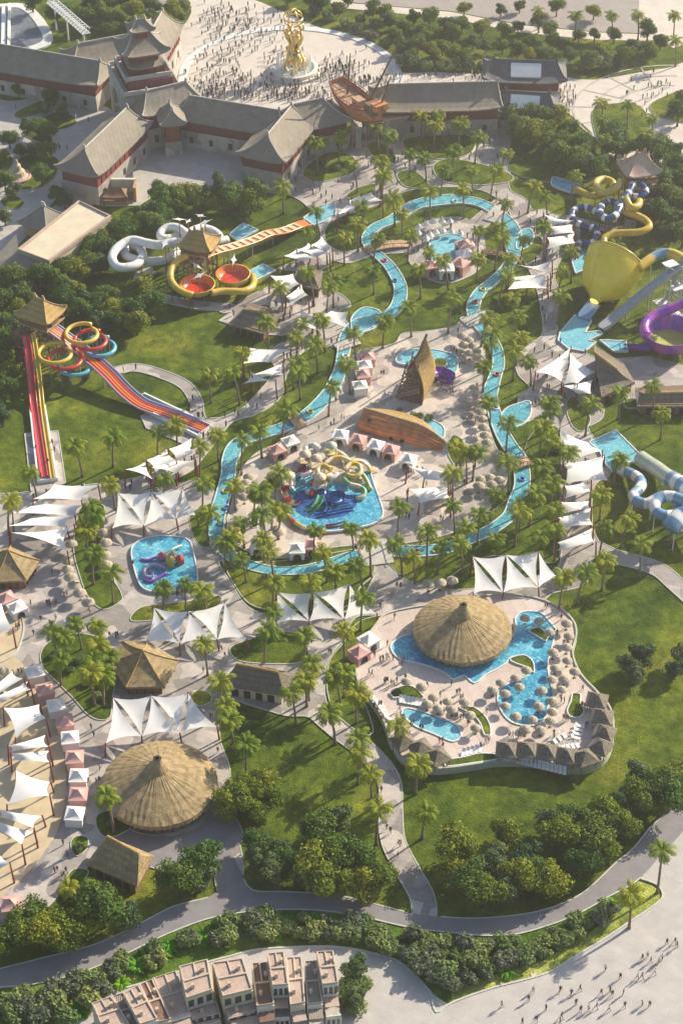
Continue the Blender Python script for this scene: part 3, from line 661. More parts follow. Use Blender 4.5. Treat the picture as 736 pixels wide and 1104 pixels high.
# ------------------------------------------------------------------ broadleaf trees and shrubs
def tree_meshes(seed, H, W, m, nleaf=1700, leaf=.42, trunkh=.28, lobes=9, cone=False, lo=.42):
    r = random.Random(seed); t = MB(); tr = trunkh*H
    t.tube([(0, 0, 0), (r.uniform(-.1, .1), r.uniform(-.1, .1), tr), (r.uniform(-.3, .3), r.uniform(-.3, .3), H*.72)], [.30, .22, .07], 7)
    L = []
    for k in range(lobes):
        a = 2.4*k+r.uniform(-.4, .4); f = (k+.5)/lobes
        rad = W*.5*(math.sqrt(f)*.72)*(1.0 if not cone else (1.15-f))
        z = H*(lo+.34*r.random()) if not cone else H*(.3+.62*f)
        if k == 0: rad, z = 0, H*.78
        R_ = W*r.uniform(.20, .30)*(1 if not cone else 1.15-.75*f)
        L.append((Vector((rad*math.cos(a), rad*math.sin(a), z)), R_))
        t.tube([(0, 0, tr*r.uniform(.8, 1.2)), tuple(L[-1][0]*.55+Vector((0, 0, tr*.4))), tuple(L[-1][0])], [.13, .08, .03], 5)
    trunk = t.mesh('trunk', 'bark'); c = MB()
    for i in range(nleaf):
        cc, R_ = L[r.randrange(len(L))]
        d = Vector((r.gauss(0, 1), r.gauss(0, 1), r.gauss(0, 1)+.25)).normalized()
        p = cc+Vector((d.x, d.y, d.z*.82))*R_*(r.random()**.35)*r.uniform(.85, 1.14)
        if p.z < tr*.75: continue
        nrm = (d*.8+Vector((r.uniform(-1, 1), r.uniform(-1, 1), r.uniform(-.4, 1)))*.75).normalized()
        a = nrm.orthogonal().normalized(); a = (Matrix.Rotation(r.uniform(0, 6.28), 3, nrm) @ a); b = nrm.cross(a)
        s = leaf*r.uniform(.6, 1.25)
        c.add([p-a*s-b*s*.15, p-b*s*.62, p+a*s+b*s*.1, p+b*s*.62], [(0, 1, 2, 3)])
    return trunk, c.mesh('crown', m)
TV = {'broad': [tree_meshes(s, 7.0, 6.4, 'leaf', 3400, .25) for s in (11, 12, 13)], 'olive': [tree_meshes(s, 6.6, 6.2, 'leaf_olive', 3400, .25) for s in (21, 22, 23)],
      'grey': [tree_meshes(s, 6.0, 5.2, 'leaf_grey', 2800, .24, lobes=8) for s in (31, 32)], 'cone': [tree_meshes(s, 9.0, 4.8, 'leaf_grey', 2800, .25, .15, 11, True) for s in (41, 42)]}
TP = {'broad': 'dark green bushy tree', 'olive': 'yellowish green sunlit tree', 'grey': 'greyish green round tree', 'cone': 'dark pointed conical tree'}
def tree(x, y, kind='broad', sc=1.0, z=3.6):
    b = P(x, y, z*sc); b.z = 0
    tr, cw = TV[kind][rnd.randrange(len(TV[kind]))]; sc *= rnd.uniform(.85, 1.15)
    o = link('tree', None, None, b, rnd.uniform(0, 6.28), sc); link('trunk', tr, o); link('crown', cw, o)
    auto(o, TP[kind], 'tree', 'broadleaf trees about the park', (x, y))
def trees(s, kinds='broad', sc=1.0):
    for i, (x, y) in enumerate(s): tree(x, y, kinds if isinstance(kinds, str) else kinds[i % len(kinds)], sc)
trees([(130,20),(145,12),(165,8),(110,15),(150,28),(122,32),(100,5),(185,9),(62,16),(35,2),(176,22),(138,2),(158,18),(116,2),(92,20)], ['broad', 'olive', 'broad'], 1.05)
trees([(498,27),(519,30),(510,43),(544,33),(542,48),(558,27),(558,53),(571,42),(580,55),(592,33),(596,44),(608,47),(614,60),(624,36),(641,35),(634,65),(647,52),(655,62),(662,37),(674,60),(683,50),(698,34),(700,53),(712,44),(590,58),(570,58),(524,47),(488,36),(500,8),(560,4),(600,8),(640,12),(540,8),(580,22)], ['broad', 'olive', 'grey'], .82)
trees([(347,4),(365,8),(388,18),(402,12),(415,13),(405,24),(425,36),(435,28),(446,18),(463,20),(475,35),(480,26),(450,48),(465,55),(420,22),(335,0),(477,50),(440,60),(455,34),(490,55),(432,48),(500,62),(310,-4),(375,-2)], ['broad', 'olive', 'grey'], .82)
trees([(553,121),(566,128),(581,128),(598,125),(612,138),(608,155),(590,150),(572,145),(628,160),(620,172),(600,168),(560,140),(585,138)], ['olive', 'olive', 'broad'], 1.1)
trees([(660,147),(672,152),(692,160),(710,165),(725,160),(735,108),(731,122),(700,172),(728,180),(712,187),(703,205),(720,215),(735,200),(730,235),(712,232),(736,252),(700,222),(716,200),(734,220),(722,250),(664,160),(645,182),(634,176)], ['broad', 'grey', 'broad'], 1.15)
trees([(20,95),(55,105),(47,115),(65,98),(67,117),(40,140),(30,135),(52,143),(88,97),(10,150),(22,160),(50,165),(35,160),(45,190),(14,205),(5,195),(70,215),(62,210),(5,232),(0,172)], ['grey', 'broad'], .85)
trees([(172,207),(190,212),(182,222),(205,207),(215,214),(262,212),(275,208),(270,217),(250,215)], ['broad', 'olive'], 1.05)
trees([(236,207),(240,213)], 'cone', 1.0)
trees([(147,247),(160,242),(140,237),(125,247),(165,227),(175,234),(100,267),(112,258),(95,282),(108,282),(116,271),(130,260),(85,292),(75,287),(60,287),(50,302),(65,307),(80,312),(40,297),(25,312),(10,302),(5,322),(20,332),(70,322),(92,322),(106,327),(88,334),(120,332),(118,318),(140,327),(150,334),(162,330),(147,347),(0,347),(14,352),(4,372),(0,392),(10,402),(4,420),(2,445),(30,322),(135,250),(152,312),(130,345),(108,345),(172,248),(178,218)], ['broad', 'broad', 'olive', 'broad', 'grey'], 1.05)
trees([(98,966),(82,974),(112,982),(62,996),(45,1006),(20,1004),(5,1014),(92,990),(36,990),(70,1008)], ['olive', 'olive', 'broad'], 1.15)
trees([(138,986),(190,950),(207,938),(219,928),(216,946)], ['grey', 'broad'], 1.0)
trees([(275,852),(260,862),(250,852),(285,842),(275,872),(246,868),(291,857),(262,845)], ['olive'], .95)
trees([(365,882),(346,897),(335,892),(275,907),(276,922),(310,927),(300,912),(326,942),(292,937)], ['grey', 'broad'], .9)
trees([(340,934),(360,929),(382,924),(372,949),(348,949),(410,944),(394,950)], ['olive', 'olive', 'broad'], 1.1)
trees([(490,938),(507,950),(524,962),(543,956),(562,946),(582,940),(592,948),(566,922),(604,900),(626,928),(648,914),(530,930),(492,914),(618,880),(655,880),(668,866),(692,858),(704,846),(718,840),(690,836),(736,830),(640,902),(672,888),(594,884),(546,896),(722,860)], ['olive', 'broad', 'olive', 'grey'], 1.08)
trees([(676,712),(692,706),(684,724),(734,704),(728,718)], 'grey', .95)
trees([(382,1044),(380,1072)], 'grey', .9)
# shrubs along the ring road, each its own plant
def bush_mesh(seed, W, H, m, nleaf=700, leaf=.26):
    r = random.Random(seed); c = MB()
    L = [(Vector((r.uniform(-.3, .3)*W, r.uniform(-.3, .3)*W, H*r.uniform(.4, .62))), W*r.uniform(.24, .36)) for k in range(6)]
    for k in range(5): c.tube([(0, 0, 0), tuple(L[k][0])], [.06, .02], 4)
    for i in range(nleaf):
        cc, R_ = L[r.randrange(6)]; d = Vector((r.gauss(0, 1), r.gauss(0, 1), r.gauss(0, 1)+.3)).normalized()
        p = cc+Vector((d.x*R_, d.y*R_, d.z*H*.4))*(r.random()**.35)
        if p.z < .05: continue
        nrm = (d*.8+Vector((r.uniform(-1, 1), r.uniform(-1, 1), r.uniform(-.3, 1)))*.7).normalized()
        a = nrm.orthogonal().normalized(); a = (Matrix.Rotation(r.uniform(0, 6.28), 3, nrm) @ a); b = nrm.cross(a); s = leaf*r.uniform(.6, 1.25)
        c.add([p-a*s, p-b*s*.6, p+a*s, p+b*s*.6], [(0, 1, 2, 3)])
    return c.mesh('shrub', m)
def fern_mesh(seed):
    r = random.Random(seed); c = MB()
    for k in range(26):
        az = 2.4*k; d = Vector((math.cos(az), math.sin(az), 0)); sd = Vector((-d.y, d.x, 0)); e = R(80)-R(60)*k/26; p = Vector((0, 0, .15)); L = r.uniform(1.2, 1.9)
        for i in range(6):
            e -= R(14); q = p+(d*math.cos(e)+Vector((0, 0, 1))*math.sin(e))*L/6; w = .3*math.sin(PI*(i+1)/7)
            c.add([p+sd*w-Vector((0, 0, w*.4)), p, q, q+sd*w*.9-Vector((0, 0, w*.4))], [(0, 1, 2, 3)]); c.add([p-sd*w-Vector((0, 0, w*.4)), p, q, q-sd*w*.9-Vector((0, 0, w*.4))], [(3, 2, 1, 0)]); p = q
    return c.mesh('fern', 'leaf_bright')
BV = [bush_mesh(s, 3.2, 2.3, 'leaf_bush') for s in (1, 2, 3)]; BG = [bush_mesh(s, 2.9, 2.4, 'leaf_sage', 650) for s in (4, 5)]; FV = [fern_mesh(s) for s in (1, 2)]
def shrub(x, y, kind=None, sc=1.0):
    k = kind or rnd.choice(['bush', 'bush', 'bush', 'grey', 'grey', 'fern'])
    me = rnd.choice({'bush': BV, 'grey': BG, 'fern': FV}[k]); b = P(x, y, 1.0); b.z = 0
    o = link('fern' if k == 'fern' else 'shrub', me, None, b, rnd.uniform(0, 6.28), sc*rnd.uniform(.8, 1.25)*(1.15 if k == 'fern' else 1))
    auto(o, {'bush': 'leafy green shrub', 'grey': 'greyish green shrub', 'fern': 'bright green fern'}[k], 'fern' if k == 'fern' else 'shrub', 'ferns in the road verge' if k == 'fern' else 'shrubs along the road and gardens', (x, y))
lowc = [(20, 1083), (70, 1068), (120, 1048), (170, 1028), (220, 1008), (260, 1000), (300, 998), (340, 998), (380, 1003), (420, 1014), (450, 1024), (490, 1032), (530, 1034), (570, 1026), (610, 1008), (645, 986), (672, 968)]
for i in range(len(lowc)-1):
    (xa, ya), (xb, yb) = lowc[i], lowc[i+1]; m_ = max(2, int(abs(xb-xa)/11))
    for j in range(m_):
        f = j/m_; x, y = xa+(xb-xa)*f, ya+(yb-ya)*f
        hw = 13 if 230 < x < 600 else 10
        if x > 420: hw = 17 if x < 600 else 9
        for o_ in ((-.8, -.1, .45) if hw > 11 else (-.5, .4)):
            if rnd.random() > .2: shrub(x+rnd.uniform(-4, 4), y+hw*o_+rnd.uniform(-3, 3))
for x, y in ((12, 1096), (30, 1092), (48, 1086), (20, 1075), (60, 1080), (42, 1099), (8, 1082), (84, 1088), (70, 1098), (96, 1078), (110, 1066), (130, 1058), (455, 1045), (470, 1055), (485, 1062), (505, 1055), (525, 1050), (545, 1045), (440, 1030), (464, 1034), (480, 1048), (384, 1062), (376, 1078), (384, 1086)): shrub(x, y, None, 1.15)
for x, y in [(400,40),(385,33),(370,26),(355,18),(340,12),(418,46),(430,58),(436,68),(445,70),(460,72),(475,72),(490,73),(505,72),(520,70),(530,66),(610,74),(630,72),(650,70),(668,68),(190,30),(196,20),(186,38),(200,8),(540,100),(548,108),(556,115)]: shrub(x, y, rnd.choice(['bush', 'grey']), 1.3)
for x, y in [(610,690),(600,485),(430,440),(452,448),(444,446),(462,450),(438,742),(520,780),(515,772),(575,690),(622,760),(567,713),(500,820),(520,818),(84,912),(120,886),(85,710),(95,735),(75,720),(58,705),(105,750),(450,160),(470,156),(490,154),(350,175),(362,180)]: shrub(x, y, 'bush', .6)

# ------------------------------------------------------------------ parasols, tents, loungers
def parasol_meshes():
    p = MB().tube([(0, 0, 0), (0, 0, 2.35)], .06, 8); p.lathe([(.01, .12), (.35, .12), (.38, 0)], (0, 0, 0), 12)
    c = MB(); n = 20
    c.lathe([(.02, 2.95), (.10, 2.84), (.45, 2.68), (.85, 2.46), (1.22, 2.14), (1.28, 1.98), (1.16, 2.05), (.02, 2.62)], (0, 0, 0), n)
    for j in range(40):
        a = j*2*PI/40+rnd.uniform(-.05, .05); d = Vector((math.cos(a), math.sin(a), 0)); s = Vector((-d.y, d.x, 0))*.09
        q = d*1.24+Vector((0, 0, 2.08)); e = d*rnd.uniform(1.27, 1.36)+Vector((0, 0, rnd.uniform(1.78, 1.9))); c.add([q-s, q+s, e+s*.6, e-s*.6], [(0, 1, 2, 3)])
    return p.mesh('pole', 'wood'), c.mesh('canopy', 'parasol')
PAR = parasol_meshes()
def parasol(x, y, z=0.0, sc=1.0):
    b = P(x, y, z+2.4*sc); b.z = z
    o = link('thatched_umbrella', None, None, b, rnd.uniform(0, 6.28), sc*rnd.uniform(.93, 1.07)); link('pole', PAR[0], o); link('canopy', PAR[1], o)
    auto(o, 'round straw parasol', 'parasol', 'straw parasols round the pools', (x, y))
for zx, zy in [(167,278),(207,293),(238,320),(276,330),(320,332),(222,338),(250,348),(287,352),(334,368),(350,400),(394,300),(416,280),(455,268),(484,248),(465,292),(428,310),(428,342),(455,372),(500,378),(481,405),(521,405),(547,382),(552,358),(516,345),(524,302),(552,330),(550,272),(577,298),(583,272),(560,242),(554,202),(592,222),(590,188),(596,158),(590,125),(545,148),(518,118),(480,110),(612,252)]:
    parasol(370+zx/2.453, 620+zy/2.453, DZ, .84)
for x, y in [(462,628),(474,627),(487,624),(511,416),(514,425),(516,433),(518,442),(520,450),(521,459),(523,468),(525,476),(498,361),(505,365),(509,371),(513,377),(515,384),(500,371),(506,379),(77,585),(72,602),(73,612),(76,621),(80,629),(86,638),(95,648),(111,560),(112,572),(114,584),(113,597),(115,607),(3,721),(299,569),(268,512),(265,519),(263,526),(263,534),(310,508),(300,572),(518,515),(528,513),(538,516),(516,522),(541,524),(530,520),(322,498),(2,748)]: parasol(x, y, .05)
def white_parasol():
    p = MB().tube([(0, 0, 0), (0, 0, 2.9)], .05, 8); p.lathe([(.01, .12), (.3, .12), (.32, 0)], (0, 0, 0), 12)
    c = MB().lathe([(.02, 3.5), (.22, 2.95), (.6, 2.35), (.95, 2.0), (.98, 1.9), (.9, 1.98), (.02, 2.9)], (0, 0, 0), 8); return p.mesh('pole', 'whitepaint'), c.mesh('canopy', 'white')
WP = white_parasol()
for zx, zy in [(120,72),(160,57),(205,42),(262,40),(312,35),(118,110),(165,147),(190,124),(225,107),(268,94),(320,97),(375,110),(440,180)]:
    x, y = 430+zx/5.66, 230+zy/5.66; b = P(x, y, 2.6); b.z = .07
    o = link('pointed_umbrella', None, None, b, rnd.uniform(0, 6.28), rnd.uniform(.9, 1.05)); link('pole', WP[0], o); link('canopy', WP[1], o)
    auto(o, 'white pointed parasol', 'parasol', 'white pointed parasols round the circular pool', (x, y))
def square_hut():
    ps = MB().tube([(0, 0, 0), (0, 0, 2.2)], .09, 6)
    c = MB(); n = 4; prof = [(.35, 3.5), (1.2, 2.95), (2.0, 2.35), (2.9, 1.95), (2.9, 1.78), (2.0, 2.1), (.3, 3.2)]
    for i in range(len(prof)-1):
        vs = []
        for r, z in (prof[i], prof[i+1]): vs += [(r*math.cos(PI/4+k*PI/2), r*math.sin(PI/4+k*PI/2), z) for k in range(4)]
        c.add(vs, [(k, (k+1) % 4, 4+(k+1) % 4, 4+k) for k in range(4)])
    c.add([(.35*math.cos(PI/4+k*PI/2), .35*math.sin(PI/4+k*PI/2), 3.5) for k in range(4)], [(0, 1, 2, 3)])
    be = MB().box((0, 0, .0), (2.2, 1.6, .45)); return ps.mesh('post', 'wood'), c.mesh('roof', 'thatch3'), be.mesh('day_bed', 'white')
SH = square_hut()
for zx, zy, rz in [(158,432,.5),(205,450,.5),(250,472,.5),(432,455,-.1),(484,455,-.1),(537,460,-.15),(588,470,-.2),(640,475,.4),(680,445,1.0),(690,410,1.2),(685,368,1.35),(670,324,1.3)]:
    x, y = 370+zx/2.453, 620+zy/2.453; b = P(x, y, DZ+2.6); b.z = DZ
    o = link('cabana', None, None, b, rz, .98)
    for nm, me in zip(('roof', 'day_bed'), SH[1:]): link(nm, me, o)
    for a_, b_ in ((-1.5, -1.5), (1.5, -1.5), (1.5, 1.5), (-1.5, 1.5)): link('post', SH[0], o, (a_, b_, 0))
    auto(o, 'square cabana with pyramid straw roof', 'cabana', 'square straw cabanas on the pool deck', (x, y))
def tent_meshes(col):
    w = MB(); h, a = 2.1, 1.42
    w.add([(-a, -a, 0), (-a, a, 0), (-a, a, h), (-a, -a, h)], [(3, 2, 1, 0)]); w.add([(a, -a, 0), (a, a, 0), (a, a, h), (a, -a, h)], [(0, 1, 2, 3)]); w.add([(-a, a, 0), (a, a, 0), (a, a, h), (-a, a, h)], [(3, 2, 1, 0)])
    n = 9; arch = [(.78*math.cos(PI-PI*i/n), -a, .85+.85*math.sin(PI*i/n)) for i in range(n+1)]   # open arched doorway in the front
    w.add([(-a, -a, 0), (-.78, -a, 0)]+arch[:1]+[(-a, -a, h)], [(0, 1, 2, 3)]); w.add([(.78, -a, 0), (a, -a, 0), (a, -a, h)]+arch[-1:], [(0, 1, 2, 3)])
    for i in range(n):
        (x0, y0, z0), (x1, y1, z1) = arch[i], arch[i+1]; f0, f1 = i/n, (i+1)/n
        w.add([(x0, y0, z0), (x1, y1, z1), (-a+2*a*f1, -a, h), (-a+2*a*f0, -a, h)], [(0, 1, 2, 3)])
    r = MB(); e = a+.12
    for k in range(4):
        p0 = Vector((e*(1, -1, -1, 1)[k], e*(1, 1, -1, -1)[k], h)); k2 = (k+1) % 4; p1 = Vector((e*(1, -1, -1, 1)[k2], e*(1, 1, -1, -1)[k2], h)); t = Vector((0, 0, h+1.15))
        N = 5; row = []
        for i in range(N+1):
            f = i/N; q = [p0.lerp(p1, j/4).lerp(t, f) for j in range(5)]
            for v in q: v.z -= .28*math.sin(PI*f)
            row.append(q)
        for i in range(N): r.add(row[i]+row[i+1], [(j, j+1, 5+j+1, 5+j) for j in range(4)])
        r.add([p0, p1, p1-Vector((0, 0, .28)), p0-Vector((0, 0, .28))], [(3, 2, 1, 0)])
    d = MB().box((0, .6, 0), (1.8, 1.2, .5)); return w.mesh('side_wall', col), r.mesh('roof', col), d.mesh('bench', 'wood')
TENT = {'white': tent_meshes('white'), 'pink': tent_meshes('pink')}
def tent(x, y, col, rz=0, sc=1.0, z=.05):
    b = P(x, y, z+1.6*sc); b.z = z; b = nudge(b, WATER) if z < 1 else b; o = link('tent', None, None, b, rz, sc)
    for nm, me in zip(('side_wall', 'roof', 'bench'), TENT[col]): link(nm, me, o)
    auto(o, ('white' if col == 'white' else 'dusty pink')+' square tent with arched doorway', 'tent', 'small square tents', (x, y))
for x, y, c, rz in [(396,386,1,-1.4),(393,395,0,-1.4),(391,405,1,-1.4),(388,417,0,-1.4),(367,470,0,-.2),(386,475,1,-.35),(405,481,0,-.4),(421,486,1,-.4),(440,496,0,-.4),(299,486,1,.5),(313,477,0,.5),(252,574,1,0),(279,588,0,-.2),(320,593,0,.05),(337,589,1,-.1),(38,726,0,1.9),(49,745,1,1.9),(61,762,0,1.85),(70,779,1,1.8),(76,797,0,1.72),(81,818,1,1.65),(85,838,0,1.57),(85,858,1,1.57),(81,879,0,1.5),(12,976,1,.2),(8,646,1,.6),(19,656,0,.6)]:
    tent(x, y, ('white', 'pink')[c], rz, 1.08)
for x, y, c in ((397, 691, 0), (387, 704, 1)): tent(x, y, ('white', 'pink')[c], .7, 1.1, DZ)
for x, y, c in ((464, 289, 1), (481, 292, 0), (496, 287, 1), (501, 277, 0), (500, 267, 1)): 
    b = P(x, y, 1.8); b.z = .3; o = link('tent', None, None, b, {464: .3, 481: 0, 496: -.6}.get(x, -1.2), 1.25)
    for nm, me in zip(('side_wall', 'roof', 'bench'), TENT[('white', 'pink')[c]]): link(nm, me, o)
    auto(o, ('white' if c == 0 else 'dusty pink')+' square tent with arched doorway', 'tent', 'small square tents', (x, y))
def lounger_mesh():
    f = MB(); f.box((0, 0, .28), (.66, 1.3, .08)); f.add([(-.33, .65, .3), (.33, .65, .3), (.33, 1.15, .75), (-.33, 1.15, .75), (-.33, .65, .36), (.33, .65, .36), (.33, 1.11, .8), (-.33, 1.11, .8)], [(0, 3, 2, 1), (4, 5, 6, 7), (0, 1, 5, 4), (2, 3, 7, 6), (1, 2, 6, 5), (3, 0, 4, 7)])
    for a in (-.28, .28):
        for b in (-.55, .6): f.box((a, b, 0), (.07, .07, .29))
    return f.mesh('sun_lounger', 'whitepaint')
LG = lounger_mesh()
LGP = [(407+3*i, 756+4.6*i, .8) for i in range(5)]+[(432+4.2*i, 755+.8*i, 0) for i in range(7)]+[(499+4.6*i, 813-1.2*i, -.2) for i in range(5)]+[(626-1.5*i, 783+4.2*i, 1.2) for i in range(4)]+[(607+5*i, 806-.8*i, .3) for i in range(4)]+[(598+5*i, 799-3*i, .4) for i in range(3)]+[(545+4.5*i, 817+1.1*i, -.1) for i in range(15)]
for i, (x, y, rz) in enumerate(LGP):
    b = P(x, y, DZ+.3); b.z = DZ; o = link('sun_lounger', LG, None, b, rz, 1.0); auto(o, 'white sun lounger with raised back', 'sun lounger', 'sun loungers on the pool deck', (x, y))
def ring_mesh(m):
    k = MB(); pts = [(.5*math.cos(a), .5*math.sin(a), .1) for a in np.linspace(0, 2*PI, 17)]; return k.tube(pts, .17, 8, cap=False).mesh('swim_ring', m, smooth=True)
RG = {'yellow': ring_mesh('s_yellow'), 'white': ring_mesh('s_white'), 'red': ring_mesh('s_red'), 'blue': ring_mesh('s_blue')}
for i, (x, y) in enumerate([(334,444),(424,592),(448,595),(425,303),(520,312),(534,440),(535,404),(562,517),(243,530),(372,384),(512,326),(244,548),(469,594),(490,217),(414,281),(238,565)]):
    c = list(RG)[i % 4]; b = P(x, y, WZ); o = link('swim_ring', RG[c], None, b, 0, 1.25); auto(o, c+' inflatable swim ring floating on the river', 'swim ring', 'swim rings on the lazy river', (x, y))

# ------------------------------------------------------------------ stretched shade sails
def tri(mb, A, B, D_, N=9, k=.11, sag=.25):
    idx = {}; o = len(mb.v); cnt = 0
    for i in range(N+1):
        for j in range(N+1-i):
            a, b = i/N, j/N; c = 1-a-b
            p = A*a+B*b+D_*c + (D_-(A+B)/2)*(4*a*b*k) + (A-(B+D_)/2)*(4*b*c*k) + (B-(A+D_)/2)*(4*c*a*k)
            p = p-Vector((0, 0, sag*27*a*b*c*.6)); mb.v.append(tuple(p)); idx[(i, j)] = cnt; cnt += 1
    for i in range(N):
        for j in range(N-i):
            mb.f.append([o+idx[(i, j)], o+idx[(i+1, j)], o+idx[(i, j+1)]]); mb.m.append(0)
            if j < N-i-1: mb.f.append([o+idx[(i+1, j)], o+idx[(i+1, j+1)], o+idx[(i, j+1)]]); mb.m.append(0)
def quad(mb, A, B, Cc, D_, N=9, k=.09):
    o = len(mb.v); ctr = (A+B+Cc+D_)/4
    for i in range(N+1):
        for j in range(N+1):
            u, v = i/N, j/N; p = (A*(1-u)+B*u)*(1-v)+(D_*(1-u)+Cc*u)*v
            p = p+(Cc+D_-A-B)/2*(4*u*(1-u)*k*((1-v)-v))+(B+Cc-A-D_)/2*(4*v*(1-v)*k*((1-u)-u)); mb.v.append(tuple(p))
    for i in range(N):
        for j in range(N): a = o+i*(N+1)+j; mb.f.append([a, a+N+1, a+N+2, a+1]); mb.m.append(0)
def posts(root, pts):
    done = []
    for p in pts:
        if any((Vector((p.x-q.x, p.y-q.y, 0))).length < .6 for q in done): continue
        done.append(p); ctr = root.location; d = Vector((p.x-ctr.x, p.y-ctr.y, 0)); d = d.normalized() if d.length > .1 else Vector((0, 1, 0))
        ft = Vector((p.x, p.y, .02))+d*.35
        MB().tube([ft, p+Vector((0, 0, .25))], [.2, .13], 8).build('post', 'redwood', root)
def sail_zig(T, B, label, zt=5.6, zb=3.0, tail=None):
    Tp = [P(x, y, zt) for x, y in T]; Bp = [P(x, y, zb) for x, y in B]
    c = sum(Tp+Bp, Vector())/(len(Tp)+len(Bp)); c.z = 0; root = thing('shade_sail', c, label, 'shade sail', 'white shade sails over the promenades')
    n = min(len(Tp), len(Bp)); pts = Tp+Bp; seq = []
    for i in range(n-1): seq += [(Tp[i], Bp[i], Bp[i+1]), (Tp[i], Tp[i+1], Bp[i+1])]
    if len(Tp) == n and len(Bp) == n and tail: t = P(*tail, zb); pts.append(t); seq.append((Tp[-1], Bp[-1], t))
    if len(Bp) > n: seq.append((Tp[-1], Bp[n-1], Bp[n]))
    if len(Tp) > n: seq.append((Tp[n-1], Tp[n], Bp[-1]))
    for a, b, d in seq: m = MB(); tri(m, a, b, d, k=.075); m.build('membrane', 'white', root, smooth=True)
    posts(root, pts)
def sail(px, label, hi=5.2, lo=3.2, first=1):
    W = [P(x, y, hi if (i+first) % 2 else lo) for i, (x, y) in enumerate(px)]; c = sum(W, Vector())/len(W); c.z = 0
    root = thing('shade_sail', c, None, None); m = MB()
    if len(W) == 3: tri(m, *W)
    else: quad(m, *W)
    m.build('membrane', 'white', root, smooth=True); posts(root, W)
    auto(root, label, 'shade sail', 'white shade sails over the promenades')
sail_zig([(509,600),(545,598),(580,594)], [(510,640),(542,639),(580,634)], 'zigzag white shade sail with dark posts beside the island thatched hut', tail=(601, 623))
sail_zig([(298,638),(337,638),(376,629)], [(294,672),(333,670),(371,668)], 'zigzag white shade sail on the lawn edge between river and pool deck', tail=(406, 662))
sail_zig([(166,655),(203,659),(242,649)], [(156,693),(194,694),(234,690)], 'zigzag white shade sail below the square play pool', tail=(266, 690))
sail_zig([(127,531),(163,530),(197,526)], [(121,570),(155,567),(190,560)], 'zigzag greenish white shade sail above the square play pool', tail=(212, 556))
sail_zig([(122,752),(163,750),(203,747)], [(114,802),(153,794),(194,791)], 'large zigzag white shade sail leaning over the roadside round hut', 6.2, 3.4, tail=(234, 784))
S = 'four cornered white shade sail'; T3 = 'triangular white shade sail'
for px in [[(364,231),(378,215),(384,224),(374,230)],[(376,216),(400,207),(412,216),(393,222)],[(306,276),(320,267),(342,279),(325,282)],[(320,269),(332,262),(355,273),(342,278)],[(335,264),(347,255),(358,267),(352,273)],[(291,297),(316,295),(323,306),(308,319)],[(308,320),(325,306),(332,318),(313,330)],[(318,351),(325,334),(340,342),(342,356)],[(338,341),(357,335),(376,336),(374,354),(346,356)][0:4],
           [(586,231),(601,236),(618,238),(595,244)],[(593,244),(618,241),(619,251),(591,254)],[(589,256),(620,251),(620,262),(589,269)],[(552,284),(568,290),(595,281),(593,295)],[(549,299),(568,297),(593,295),(568,306)],[(547,312),(549,299),(590,298),(590,311)],
           [(577,401),(615,374),(613,391),(605,412)],[(614,380),(642,401),(622,414),(607,415)],[(607,416),(639,409),(637,425),(622,425)],[(603,463),(634,477),(649,486),(608,503)],[(607,499),(651,491),(655,518),(608,522)],[(608,524),(637,518),(636,530),(608,538)],[(604,541),(635,540),(637,548),(603,555)],[(601,558),(637,547),(639,566),(605,570)],[(600,585),(639,569),(642,585),(600,594)],
           [(158,496),(180,484),(190,496),(168,511)],[(182,484),(207,472),(209,491),(190,498)],[(163,504),(190,496),(211,496),(190,511)],[(36,538),(58,522),(106,523),(88,540)],[(14,553),(36,541),(90,545),(86,557)],[(10,567),(36,556),(81,556),(72,568)],
           [(4,763),(43,759),(50,774),(17,796)],[(9,804),(50,792),(53,805),(11,811)],[(12,812),(54,809),(54,822),(12,820)],[(17,830),(55,843),(54,858),(8,868)],[(-3,872),(46,880),(37,893),(0,881)],[(-3,885),(37,897),(24,911),(-5,893)],[(-10,918),(0,922),(11,931),(-5,942)],[(-20,750),(14,723),(26,731),(-6,752)],[(-8,753),(31,734),(34,743),(-5,760)],[(-12,650),(2,650),(14,678),(-8,692)],
           [(439,502),(485,509),(483,521),(457,517)],[(440,527),(485,522),(485,537),(452,543)],[(262,392),(269,375),(313,376),(291,391)],[(272,404),(305,391),(306,404),(281,407)]]: sail(px, S)
for px in [[(135,506),(158,496),(165,517)],[(12,574),(80,566),(73,595)],[(270,400),(262,414),(297,411)]]: sail(px, T3)


